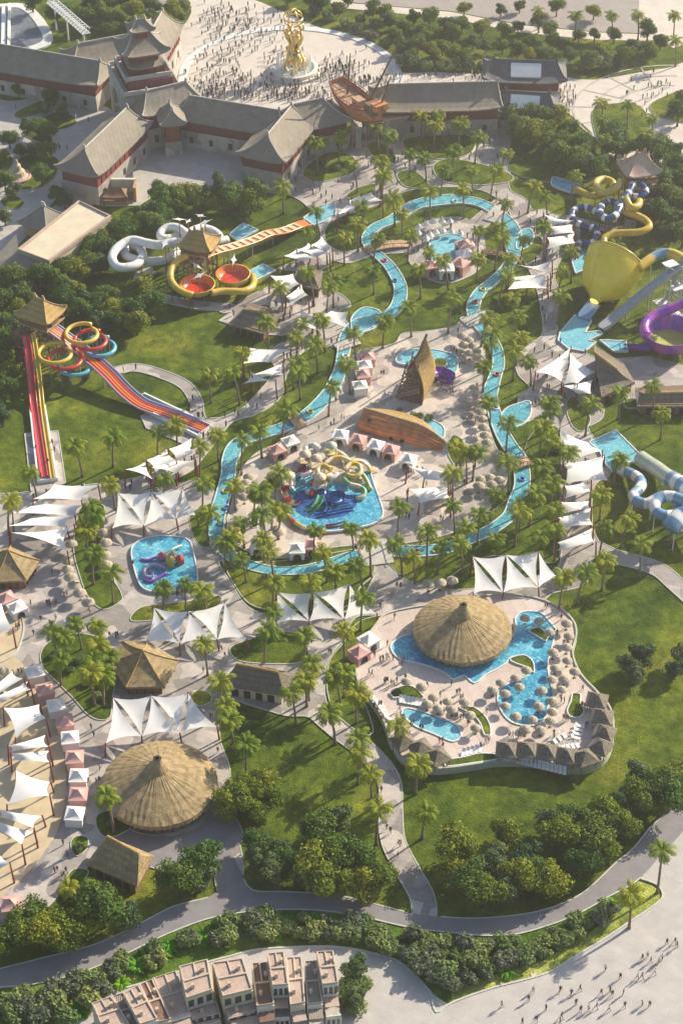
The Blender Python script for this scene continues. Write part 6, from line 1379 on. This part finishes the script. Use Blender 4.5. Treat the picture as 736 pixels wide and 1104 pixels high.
A, B = P(388, 456, 1.2), P(476, 484, .8); d = (B-A); Lh = d.length; d.normalize(); n = Vector((d.y, -d.x, 0)); b = A.lerp(B, .5); b.z = 0; rt = thing('ship_hull', b, 'huge orange planked boat hull lying on its side', 'hull'); m, S, T = MB(), [], []
for i in range(25):
    f = i/24; p = A+d*Lh*f; p.z = 0; w = (1 if f < .6 else math.cos((f-.6)/.4*PI/2)**.75); hgt = 3.9*(.2+.8*w) if f > .6 else 3.9; bl = 2.1*(.55+.45*math.sin(PI*min(1, f*1.4+.2)))*max(.12, w)
    S.append([p+n*(bl*math.sin(PI*s/12)**.8+.8*(1-s/12)*w-2.2*(s/12))+Vector((0, 0, hgt*(s/12))) for s in range(13)])
loft(m, S)
m.build('hull_planking', 'rust', rt, smooth=True); m = MB()
for s in (2, 4, 6, 8, 10): m.tube([r[s]+n*.02 for r in S], .05, 4)
m.build('plank_seam', 'wood', rt); m = MB(); m.tube([r[12] for r in S], .25, 6); m.tube([r[0]+Vector((0, 0, .1)) for r in S], .2, 6); m.build('gunwale', 'palewood', rt)
m = MB(); loft(m, [[r[12], r[12]-n*(3.2*math.sin(PI*min(1, .1+i/26)))+Vector((0, 0, -.7)), r[12]-n*(4.6*math.sin(PI*min(1, .1+i/26)))+Vector((0, 0, -4.2))] for i, r in enumerate(S)]); m.build('deck_side', 'thatch2', rt)
m = MB(); m.add(S[0]+[S[0][12]-n*3-Vector((0, 0, 4.6))], [tuple(range(14))]); m.build('transom', 'wood', rt)
for f, zz in ((.42, .9), (.55, .8), (.13, 3.6)): r = S[int(f*24)]; p = r[2 if zz < 1 else 9]+n*.12; MB().sphere(p, .5, 10, 6, (1, .5, 1)).build('porthole', 'dark', rt)
# ------------------------------------------------------------------ splash play pool structure
PC = P(352, 528, 0)
def pp(x, y, z=0): return P(x, y, z)
rt = thing('play_rocks', pp(360, 512), 'sandy rock island with arches in the splash play pool', 'play rocks'); r2 = random.Random(5)
for (x, y, w, d, h) in ((372, 507, 15, 5.4, .8), (350, 510, 9, 5, 1.0), (378, 520, 7, 3.4, 1.6), (346, 521, 4.2, 2.6, 1.4), (366, 517, 8, 3.4, 1.2), (392, 529, 4.6, 2.2, 1.4), (360, 500, 4, 2.4, 2.2)):
    m = MB(); c = pp(x, y); k = 18; prof = [(1, 0), (.97, .35), (.85, .7), (.6, .95), (.02, 1)]; m.lathe([(q, z*h) for q, z in prof], c, k, ell=(w/2, d/2))
    m.v = [(vx+r2.uniform(-.18, .18), vy+r2.uniform(-.18, .18), vz+(r2.uniform(-.15, .15) if vz > .1 else 0)) for vx, vy, vz in m.v]; m.build('rock', 'rock', rt)
def play_tower(x, y, h, rm, label):
    b = pp(x, y); rt = thing('play_tower', b, label, 'play tower'); m = MB()
    for a in (-1.1, 1.1):
        for c in (-1, 1): m.bar(b+Vector((a, c, 0)), b+Vector((a, c, h+1.9)), .12)
    m.build('frame', 's_cream', rt); MB().box(b+Vector((0, 0, h)), (2.7, 2.4, .25)).build('platform', 's_cream', rt); MB().lathe([(1.35, 0), (1.2, .35), (.8, .75), (.02, 1.0)], b+Vector((0, 0, h+1.8)), 12).build('canopy', rm, rt, smooth=True)
for x, y, h, rm, l in ((329, 507, 2.6, 's_cream', 'cream domed play tower beside the pink slide'), (345, 530, 2.2, 's_cream', 'cream domed play tower above the green slides'), (341, 514, 3.2, 'rock', 'sandy topped play tower behind the blue tiles'), (312, 527, 1.8, 's_cream', 'pale topped play tower on pool edge'), (357, 497, 2.4, 's_pale', 'pale green topped play tower at the back of pool')): play_tower(x, y, h, rm, l)
slide([(340,495,3.2),(333,492,3.0),(326,494,2.7),(324,500,2.3),(327,506,1.9),(322,511,1.4),(316,512,.9)], .8, ['s_pink'], 'curved pink open slide at the splash pool back', 3, a0=PI*.9, a1=2.1*PI, leg=4)
slide([(344,484,3.4),(337,480,3.2),(330,482,2.9),(331,488,2.6),(338,488,2.3),(342,484,2.0),(338,479,1.8)], .7, ['s_white', 's_pale'], 'white and green coiled tube above the pink slide', 3, leg=3)
slide([(352,489,2.4),(360,487,2.2),(368,490,2.0),(374,496,1.6),(377,502,1.0)], .7, ['s_lime', 's_cream'], 'lime and cream slide arching over the rocks', 4, leg=3)
slide([(346,533,2.4),(344,540,1.8),(338,548,1.2),(330,553,.8),(326,557,.6)], .75, ['s_green'], 'green open slide curving into the splash pool', 3, a0=PI*.9, a1=2.1*PI, leg=3)
slide([(332,549,1.0),(345,548,.9),(360,546,.8),(377,543,.7)], .5, ['s_green'], 'straight green trough low over the splash pool', 3, a0=PI*.9, a1=2.1*PI, leg=4)
slide([(352,528,2.4),(354,537,1.9),(362,541,1.5),(370,537,1.2),(367,531,1.0),(358,532,.8)], .55, ['s_blue'], 'dark blue looping slide in the splash pool middle', 3, a0=PI*.9, a1=2.1*PI, leg=3)
slide([(355,535,1.9),(355,545,1.4),(350,553,1.0),(342,556,.7)], .55, ['s_blue'], 'dark blue slide dropping straight toward pool front', 3, a0=PI*.9, a1=2.1*PI, leg=3)
slide([(340,556,.9),(356,553,.9),(370,550,.8),(381,549,.7)], .5, ['s_blue'], 'long dark blue trough across the pool front', 3, a0=PI*.9, a1=2.1*PI, leg=4)
slide([(351,567,.9),(362,566,.9),(373,563,.8)], .45, ['s_red'], 'low red trough on the splash pool front rim', 3, a0=PI*.9, a1=2.1*PI, leg=0)
slide([(306,523,1.9),(307,532,1.7),(312,540,1.4),(320,542,1.1),(322,537,.9)], .7, ['s_red', 's_cream'], 'red and cream slide hooking round the pool corner', 3, a0=PI*.9, a1=2.1*PI, leg=3)
for px_, r__, ms_, lb_ in (
 ([(372,506,3.4),(378,500,3.6),(386,501,3.4),(389,508,3.0),(384,514,2.6),(376,513,2.2),(374,507,1.9)], .5, ['s_cream', 's_yellow'], 'cream and yellow coil tube over the sandy rocks'),
 ([(350,500,4.2),(358,494,4.4),(368,493,4.2),(378,497,3.6),(388,497,2.8),(396,502,1.8),(399,509,.9)], .45, ['s_cream', 's_yellow'], 'long cream and yellow tube arching along the back of the splash pool'),
 ([(364,510,3.2),(358,516,2.8),(350,517,2.4),(343,521,2.0),(338,528,1.5),(334,535,.9)], .5, ['s_white', 's_red'], 'white and red chute slanting down to the blue play floor'),
 ([(370,516,3.0),(377,522,2.6),(386,524,2.2),(393,529,1.6),(391,536,1.2),(384,537,.9)], .5, ['s_green', 's_cream'], 'green and cream slide hooking round the rock tip'),
 ([(336,508,3.6),(330,512,3.2),(322,512,2.8),(316,517,2.2),(314,525,1.6),(318,531,1.0)], .5, ['s_white', 's_cyan'], 'white and cyan slide wrapping the far pool corner'),
 ([(356,506,4.6),(349,502,4.5),(343,505,4.2),(343,511,3.9),(350,514,3.6),(357,512,3.3)], .6, ['s_yellow', 's_cream'], 'small yellow looped tube atop the splash structure'),
 ([(384,506,3.0),(391,512,2.4),(396,520,1.7),(399,528,1.0)], .5, ['s_lime'], 'short lime slide falling off the rock edge')): slide(px_, r__, ms_, lb_, 4, leg=3, legm='s_cream')
b = pp(326, 526); rt = thing('play_platform', b, 'dark blue patterned play floor with red and white panels', 'play platform'); MB().box(b+Vector((0, 0, 0)), (8.4, 6.6, .55), .1).build('floor_slab', 's_blue', rt)
for k in range(9): q = b+Vector((r2.uniform(-3.6, 3.6), r2.uniform(-2.8, 2.8), .55)); MB().box(q, (1.1, .8, .5+r2.random()), r2.uniform(0, 3)).build('panel', ['s_red', 's_white', 's_cyan'][k % 3], rt)
pl = poly([(309, 556), (322, 566), (336, 571), (352, 573)], 0, True)[:26]; m = MB(); cp = cr([P(x, y, .6) for x, y in [(307, 552), (316, 562), (328, 569), (342, 572), (352, 573)]], .6); m.tube(cp, .5, 8, stripe=lambda i: (i//3) % 3); rt = thing('pool_fence', Vector((cp[8].x, cp[8].y, 0)), 'low multicoloured curved rim along splash pool corner', 'rim'); m.build('rim_rail', ['s_cream', 's_red', 's_yellow'], rt)
m = MB(); b = pp(362, 535); rt = thing('pool_mosaic', b, 'dark blue mosaic patch on the splash pool floor', 'mosaic'); cc = [P(x, y, 0) for x, y in [(316, 550), (318, 536), (336, 528), (360, 532), (384, 540), (376, 556), (352, 562), (330, 560)]]; MB().prism(cr(cc, .8, True), 0, WZ+.27).build('floor_tile', water_mat('mosaic_water', (.01, .04, .20), (.02, .09, .30), (.05, .2, .42), .3), rt)
# square play pool: tangle of tentacle slides round a toy tower
b = pp(182, 612); rt = thing('play_tower', b, 'red and yellow toy tower in the square play pool', 'play tower'); MB().box(b+Vector((.4, 0, .4)), (1.5, 1.5, 2.0), .2).build('yellow_house', 's_yellow', rt); MB().box(b+Vector((2.3, .6, .4)), (1.4, 1.3, 1.7), .5).build('red_house', 's_red', rt); MB().box(b+Vector((-1.4, 1.9, .4)), (1.5, 1.1, 1.4), .2).build('pink_house', 's_pink', rt)
for dx, dy, z, m_ in ((.4, 0, 2.4, 's_yellow'), (2.3, .6, 2.1, 's_red'), (-1.4, 1.9, 1.8, 's_pink'), (.8, 2.6, 1.4, 's_pale')): MB().lathe([(1.05, 0), (.65, .4), (.02, .9)], b+Vector((dx, dy, z)), 6).build('roof', m_, rt)
slide([(178,612,1.4),(170,609,1.3),(161,610,1.2),(156,615,1.1),(157,621,1.0),(163,622,.9),(165,618,.8),(161,616,.8)], .36, ['s_lilac'], 'lilac tentacle shaped tube curling in the square pool', 3, leg=0)
slide([(180,617,1.1),(172,622,1.0),(163,627,.9),(155,625,.8)], .3, ['s_purple'], 'short purple tentacle tube near the pool corner', 3, leg=0)
slide([(176,603,1.6),(168,601,1.2),(160,604,.9),(152,603,.7)], .3, ['s_magenta'], 'magenta tentacle tube reaching to the pool side', 3, leg=0)
slide([(176,598,2.2),(186,592,1.8),(196,588,1.2)], .25, ['s_pale'], 'thin pale green water arch above the toy tower', 3, leg=0)
# ------------------------------------------------------------------ people
def body_mesh(pose, r):
    """one continuous skinned body, 1.72 m tall; pose: stride, arm swing"""
    st, sw, bend = pose; J = {'hip': (0, 0, .93), 'chest': (0, .02+bend*.3, 1.25), 'neck': (0, bend*.42, 1.46), 'head': (0, bend*.5-.02, 1.60), 'top': (0, bend*.5, 1.68)}
    E = [('hip', 'chest'), ('chest', 'neck'), ('neck', 'head'), ('head', 'top')]; Rr = {'hip': (.16, .11), 'chest': (.17, .11), 'neck': (.06, .06), 'head': (.10, .11), 'top': (.06, .07)}
    for s, k in ((1, 'r'), (-1, 'l')):
        J['th'+k] = (s*.09, 0, .86); J['kn'+k] = (s*.10, -s*st*.5-.03, .48); J['an'+k] = (s*.10, -s*st+(.06 if s*st < 0 else 0), .09); J['to'+k] = (s*.11, -s*st-.15, .035)
        J['sh'+k] = (s*.20, bend*.36, 1.38); J['el'+k] = (s*.25, s*sw*.5+bend*.3, 1.10); J['wr'+k] = (s*.25, s*sw-.08+bend*.2, .86); J['ha'+k] = (s*.25, s*sw-.12+bend*.2, .74)
        E += [('hip', 'th'+k), ('th'+k, 'kn'+k), ('kn'+k, 'an'+k), ('an'+k, 'to'+k), ('chest', 'sh'+k), ('sh'+k, 'el'+k), ('el'+k, 'wr'+k), ('wr'+k, 'ha'+k)]
        Rr.update({'th'+k: (.095, .10), 'kn'+k: (.062, .065), 'an'+k: (.045, .05), 'to'+k: (.045, .035), 'sh'+k: (.07, .07), 'el'+k: (.047, .047), 'wr'+k: (.035, .035), 'ha'+k: (.04, .025)})
    names = list(J); me = bpy.data.meshes.new('body'); me.from_pydata([J[n] for n in names], [(names.index(a), names.index(b)) for a, b in E], []); o = bpy.data.objects.new('body', me); C.objects.link(o)
    o.modifiers.new('skin', 'SKIN'); sk = me.skin_vertices[0].data if me.skin_vertices else None
    if sk is None:
        bm = bmesh.new(); bm.from_mesh(me); bm.verts.layers.skin.verify(); bm.to_mesh(me); bm.free(); sk = me.skin_vertices[0].data
    for i, n in enumerate(names): sk[i].radius = Rr[n]; sk[i].use_root = (n == 'hip')
    o.modifiers.new('sub', 'SUBSURF').levels = 1
    dg = bpy.context.evaluated_depsgraph_get(); ev = o.evaluated_get(dg); out = bpy.data.meshes.new_from_object(ev); bpy.data.objects.remove(o); bpy.data.meshes.remove(me); return out
def dress(me, top, bottom, shorts):
    m = me.copy(); m.materials.clear()
    for k in ('skin', 'hair', 'c_'+top, 'c_'+bottom): m.materials.append(M[k])
    for p in m.polygons:
        c = p.center; z = c.z; i = 0
        if z > 1.49: i = 1 if (z > 1.62 or c.y > .03) else 0
        elif z > .92: i = 2 if (abs(c.x) < .215 or z > 1.16) else 0
        elif abs(c.x) > .2 and z < .92: i = 0
        else: i = 3 if (z > (.5 if shorts else .08)) else (0 if z > .07 else 1)
        p.material_index = i; p.use_smooth = True
    m.name = 'person'; return m
POSES = [body_mesh(p, rnd) for p in ((.0, .02, 0), (.24, .18, .03), (-.28, -.2, .04), (.1, .08, .08))]
OUT = [('dark', 'dark', 0), ('navy', 'dark', 0), ('dark', 'navy', 1), ('grey', 'dark', 0), ('white', 'navy', 1), ('brown', 'dark', 1), ('red', 'dark', 1), ('blue', 'brown', 1), ('dark', 'brown', 0), ('white', 'dark', 0)]
PEOPLE = [[dress(b, *c) for b in POSES] for c in OUT]
GR = {}
def person(x, y, z, grp, i):
    k = rnd.randrange(len(OUT)); b = P(x, y, z); o = link('person', PEOPLE[k][rnd.randrange(4)], None, b, rnd.uniform(0, 6.28), rnd.uniform(.94, 1.06)); t, bt, sh = OUT[k]
    auto(o, 'person in %s top and %s %s' % (t, bt, 'shorts' if sh else 'trousers'), 'person', grp, (x, y))
OBST = [[(118, 690), (193, 690), (193, 760), (118, 760)], [(232, 710), (325, 710), (325, 765), (232, 765)], [(112, 790), (234, 790), (234, 900), (112, 900)], [(90, 895), (168, 895), (168, 960), (90, 960)], [(445, 630), (552, 630), (552, 710), (445, 710)], [(384, 440), (480, 440), (480, 490), (384, 490)], [(423, 360), (472, 360), (472, 440), (423, 440)], [(-10, 585), (48, 585), (48, 640), (-10, 640)], [(622, 366), (690, 366), (690, 440), (622, 440)], [(30, 712), (95, 712), (95, 892), (30, 892)], [(356, 462), (450, 462), (450, 504), (356, 504)]]
def scatter(px, n, z, grp, avoid=True):
    xs = [p[0] for p in px]; ys = [p[1] for p in px]; k = tries = 0
    while k < n and tries < n*60:
        tries += 1; x, y = rnd.uniform(min(xs), max(xs)), rnd.uniform(min(ys), max(ys))
        if not inside(px, x, y) or any(inside(o, x, y) for o in OBST): continue
        w = P(x, y, z)
        if avoid and (any(inside(pl, w.x, w.y) for pl in WATER) or (z < 1 and any(inside(pl, w.x, w.y) for pl in LP))): continue
        person(x, y, z, grp, k); k += 1
        if rnd.random() < .45 and k < n: person(x+rnd.uniform(2, 3.4)*rnd.choice((-1, 1)), y+rnd.uniform(-1.5, 1.5), z, grp, k); k += 1
for zx, zy in [(709,303),(715,316),(683,306),(622,348),(605,356),(632,364),(668,356),(658,368),(645,401),(590,416),(605,414),(488,391),(535,416),(260,458),(245,486),(345,458),(408,454),(380,468),(475,466),(503,458),(510,471),(545,468),(395,498),(300,516),(160,506),(410,521),(435,518),(460,511),(500,518),(550,506),(605,501),(628,504),(350,541),(270,551),(225,560),(345,558)]: person(486+zx/2.944, 914+zy/2.944, .16, 'people on the lower plaza', 0)
scatter([(390,690),(415,670),(445,662),(450,690),(430,700),(440,730),(520,745),(530,780),(600,800),(650,790),(630,745),(600,735),(600,790),(480,815),(430,800),(400,760),(388,725)], 84, DZ+.02, 'people on the raised pool deck')
scatter([(560,650),(600,655),(612,680),(606,700),(598,690),(590,665)], 8, DZ+.02, 'people on the raised pool deck')
scatter([(10,640),(60,600),(80,650),(140,680),(130,690),(50,690),(25,760),(10,710)], 30, .2, 'people on the south west promenade')
scatter([(95,780),(115,790),(110,860),(100,930),(60,950),(70,900),(88,890)], 14, .2, 'people on the south west promenade')
scatter([(110,600),(140,590),(150,640),(230,640),(260,690),(205,700),(205,740),(150,670),(120,660)], 14, .2, 'people round the square play pool')
scatter([(205,700),(250,690),(260,700),(240,750),(240,830),(235,860),(205,745)], 10, .2, 'people on the south west promenade')
scatter([(330,700),(368,660),(400,620),(440,630),(430,660),(380,670),(350,720)], 10, .2, 'people on the river crossing path')
scatter([(345,455),(380,385),(430,365),(495,350),(518,380),(520,470),(500,560),(420,580),(418,520),(340,470)], 74, .3, 'people on the centre plaza')
scatter([(600,470),(640,460),(640,600),(610,600)], 8, .28, 'people on the eastern promenade')
scatter([(360,790),(410,830),(425,900),(455,975),(445,960),(415,900),(408,840)], 8, .28, 'people on the winding south path')
# distant crowd on the far plaza: one mass
def mannequin():
    m = MB(); m.lathe([(.11, 0), (.17, .45), (.19, .9), (.24, 1.3), (.1, 1.47), (.12, 1.6), (.02, 1.74)], (0, 0, 0), 7); return m
mq = mannequin(); crowd = MB(); rc2 = random.Random(9); k = 0
SPOT = [(250, 90, 34, 13), (285, 100, 40, 9), (240, 55, 24, 22), (270, 30, 30, 14), (350, 80, 28, 12), (400, 88, 24, 6), (330, 105, 30, 6), (225, 100, 14, 6), (375, 75, 20, 10), (230, 15, 24, 12), (595, 100, 10, 8), (520, 84, 20, 5), (470, 84, 25, 5), (545, 90, 14, 5), (700, 95, 22, 18), (300, 60, 14, 14), (60, 130, 60, 30), (610, 108, 10, 8)]
while k < 1050:
    cx, cy, sx, sy = rc2.choices(SPOT, [7, 8, 6, 6, 7, 4, 4, 3, 3, 3, 3, 3, 2, 3, 1.5, 2, 1.6, 2])[0]; x, y = rc2.gauss(cx, sx*.75), rc2.gauss(cy, sy*.75)
    if x > 205 and y > 110 and x < 420 or math.hypot((x-317)/22, (y-76)/9) < 1: continue
    w = P(x, y, .16); 
    if not (inside(plaza, w.x, w.y) or inside(village, w.x, w.y)) : continue
    s = rc2.uniform(.82, .98); ci = rc2.choices((0, 1, 2, 3, 4), (4, 3, 4, 3, 2))[0]
    o = len(crowd.v); crowd.v += [(w.x+a*s*.9, w.y+b_*s*.9, w.z+c_*s) for a, b_, c_ in mq.v]; crowd.f += [[i+o for i in f] for f in mq.f]; crowd.m += [ci]*len(mq.f); k += 1
def add_crowd(x, y, z):
    w = P(x, y, z); s = rc2.uniform(.9, 1.02); o = len(crowd.v); t = rc2.uniform(0, 6.28); crowd.v += [(w.x+a*s*.95, w.y+b_*s*.95, w.z+c_*s) for a, b_, c_ in mq.v]; crowd.f += [[i+o for i in f] for f in mq.f]; crowd.m += [rc2.choices((0, 1, 2, 3, 4), (5, 3, 3, 3, 2))[0]]*len(mq.f)
PV = [p[0] for p in PAVE]
for px, n_ in (([(270,190),(400,125),(545,130),(560,215),(600,240),(560,262),(500,206),(440,206),(370,232),(352,270),(300,290),(330,222)], 120), ([(350,275),(240,335),(300,370),(290,410),(380,372)], 40), ([(440,245),(520,245),(520,290),(480,300),(445,285)], 24), ([(550,240),(625,240),(600,300),(600,350),(650,395),(660,440),(570,440),(575,300)], 60), ([(20,535),(120,515),(200,490),(230,455),(300,420),(260,470),(180,520),(60,550)], 40), ([(118,402),(211,432),(224,460),(150,397)], 8), ([(30,468),(63,466),(70,520),(40,525)], 5)):
    k = tr_ = 0; xs = [p[0] for p in px]; ys = [p[1] for p in px]
    while k < n_ and tr_ < 4000:
        tr_ += 1; x, y = rc2.uniform(min(xs), max(xs)), rc2.uniform(min(ys), max(ys))
        if not inside(px, x, y): continue
        w = P(x, y, .2)
        if any(inside(p, w.x, w.y) for p in WATER) or any(inside(p, w.x, w.y) for p in LP) or not any(inside(p, w.x, w.y) for p in PV): continue
        add_crowd(x, y, .2); k += 1
tag(crowd.build('crowd', ['c_dark', 'c_navy', 'c_grey', 'c_brown', 'c_white']), 'scattered crowd of far visitors on the plaza and upper paths', kind='stuff')
HAZE, SKY, SUN, EXPO = .00025, .09, 5.0, .87

# ------------------------------------------------------------------ labels that say where each repeat stands
LM = {'the golden statue': (318, 58), 'the wooden ship': (392, 115), 'the tiered gate tower': (148, 70), 'the diagonal gate wing': (115, 150), 'the hooked gate wing': (320, 140), 'the long gate wing': (475, 105), 'the skylight pavilion': (565, 78),
 'the patterned far plaza': (705, 118), 'the far road': (600, 12), 'the grey lagoon': (20, 30), 'the village cafe tables': (55, 100), 'the cream flat roof': (62, 250), 'the white coil slide': (140, 270), 'the twin red bowls': (232, 305), 'the orange ribbed slide': (275, 257),
 'the racing slide tower': (50, 345), 'the ring slides': (85, 375), 'the racing lanes foot': (205, 455), 'the red speed slide': (45, 480), 'the brown pavilion': (280, 346), 'the river basin': (392, 346), 'the circular pool': (484, 270), 'the arched footbridge': (415, 265),
 'the checkered blue slide': (650, 235), 'the yellow funnel': (660, 300), 'the purple bowl slide': (718, 360), 'the grey hall roof': (652, 400), 'the corner splash pool': (665, 482), 'the blue striped slide': (705, 530), 'the prow tower': (452, 400), 'the overturned hull': (430, 464),
 'the splash play pool': (358, 525), 'the square play pool': (178, 608), 'the island thatched hut': (498, 670), 'the curving deck pool': (565, 735), 'the small deck pool': (465, 784), 'the deck rim': (600, 826), 'the hexagonal thatched hut': (156, 718), 'the long thatched hall': (282, 735),
 'the roadside round hut': (172, 838), 'the gabled thatched lodge': (130, 928), 'the sandy beach': (25, 830), 'the faceted beach hut': (18, 612), 'the road junction': (248, 950), 'the road bend': (690, 905), 'the lower plaza': (600, 1060), 'the townhouse row': (240, 1065), 'the mid road verge': (350, 985), 'the winding south path': (428, 880),
 'the river bend': (552, 540), 'the pool terrace bridge': (530, 230), 'the north entrance lawn': (475, 158), 'the west road end': (20, 1055), 'the western lawn': (85, 430), 'the northern tree belt': (430, 40), 'the southern thicket': (560, 940), 'the far grove': (590, 145), 'the lower river reach': (430, 597)}
ORD = ['first', 'second', 'third', 'fourth', 'fifth', 'sixth', 'seventh', 'eighth', 'ninth', 'tenth', 'eleventh', 'twelfth', 'thirteenth', 'fourteenth', 'fifteenth', 'sixteenth', 'seventeenth', 'eighteenth', 'nineteenth', 'twentieth', 'next']
buckets = {}
for o, ph, (x, y) in AUTO:
    near = sorted(LM.items(), key=lambda k: (k[1][0]-x)**2+((k[1][1]-y)*1.3)**2)
    a, (ax, ay) = near[0]; best = None
    for b, (bx, by) in near[1:9]:
        v1 = Vector((x-ax, y-ay)); v2 = Vector((bx-ax, by-ay)); c = v1.normalized().dot(v2.normalized()) if v1.length > 1 else 0
        if best is None or c > best[0]: best = (c, b)
    buckets.setdefault((ph, a, best[1]), []).append((math.hypot(x-ax, (y-ay)*1.3), o))
for (ph, a, b), lst in buckets.items():
    lst.sort(key=lambda t: t[0])
    for i, (d, o) in enumerate(lst):
        A, B = a[4:], b[4:]
        if len(lst) == 1: o['label'] = '%s between %s and %s' % (ph, A, B)
        else: o['label'] = '%s, %s from %s towards %s' % (ph, ORD[min(i, 20)], A, B)

# ------------------------------------------------------------------ air, light, camera
hz = MB(); hz.box((0, 640, -1.5), (1900, 1300, CAMH+14)); hm = bpy.data.materials.new('haze_air'); hm.use_nodes = True; nt = hm.node_tree; nt.nodes.clear()
out = nt.nodes.new('ShaderNodeOutputMaterial'); pv = nt.nodes.new('ShaderNodeVolumePrincipled'); pv.inputs['Color'].default_value = (1, .985, .96, 1); pv.inputs['Density'].default_value = HAZE; pv.inputs['Anisotropy'].default_value = .6
nt.links.new(pv.outputs[0], out.inputs['Volume'])
if HAZE > 0: tag(hz.build('haze', hm), kind='stuff')
sc = bpy.context.scene
w = bpy.data.worlds.new('World'); sc.world = w; w.use_nodes = True; nt = w.node_tree
sky = nt.nodes.new('ShaderNodeTexSky'); sky.sky_type = 'NISHITA'; sky.sun_disc = False
SUN_E = R(29); sdir = Vector((-.78, -.62, 0)).normalized()*math.cos(SUN_E)+Vector((0, 0, -math.sin(SUN_E)))
sky.sun_elevation = SUN_E; sky.sun_rotation = math.atan2(-sdir.x, -sdir.y)
bg = nt.nodes['Background']; bg.inputs[1].default_value = SKY; nt.links.new(sky.outputs[0], bg.inputs[0])
L = bpy.data.lights.new('sun', 'SUN'); L.energy = SUN; L.angle = R(.5); L.color = (1, .875, .69)
lo = bpy.data.objects.new('sun', L); C.objects.link(lo); lo.rotation_euler = sdir.to_track_quat('-Z', 'Y').to_euler(); lo.location = (100, 300, 200)
cam = bpy.data.cameras.new('camera'); co = bpy.data.objects.new('camera', cam); C.objects.link(co)
co.location = (0, 0, CAMH); co.rotation_euler = (PI/2-PITCH, 0, 0); cam.sensor_fit = 'VERTICAL'; cam.angle = 2*math.atan(552/FOC); cam.clip_end = 5000; cam.clip_start = 1
sc.camera = co
vs = sc.view_settings; vs.view_transform = 'Standard'; vs.look = 'None'; vs.exposure = EXPO; vs.gamma = 1; vs.use_curve_mapping = False
sc.cycles.volume_bounces = 0; sc.cycles.max_bounces = 6; sc.cycles.diffuse_bounces = 3; sc.cycles.glossy_bounces = 2; sc.cycles.transmission_bounces = 3; sc.cycles.transparent_max_bounces = 4
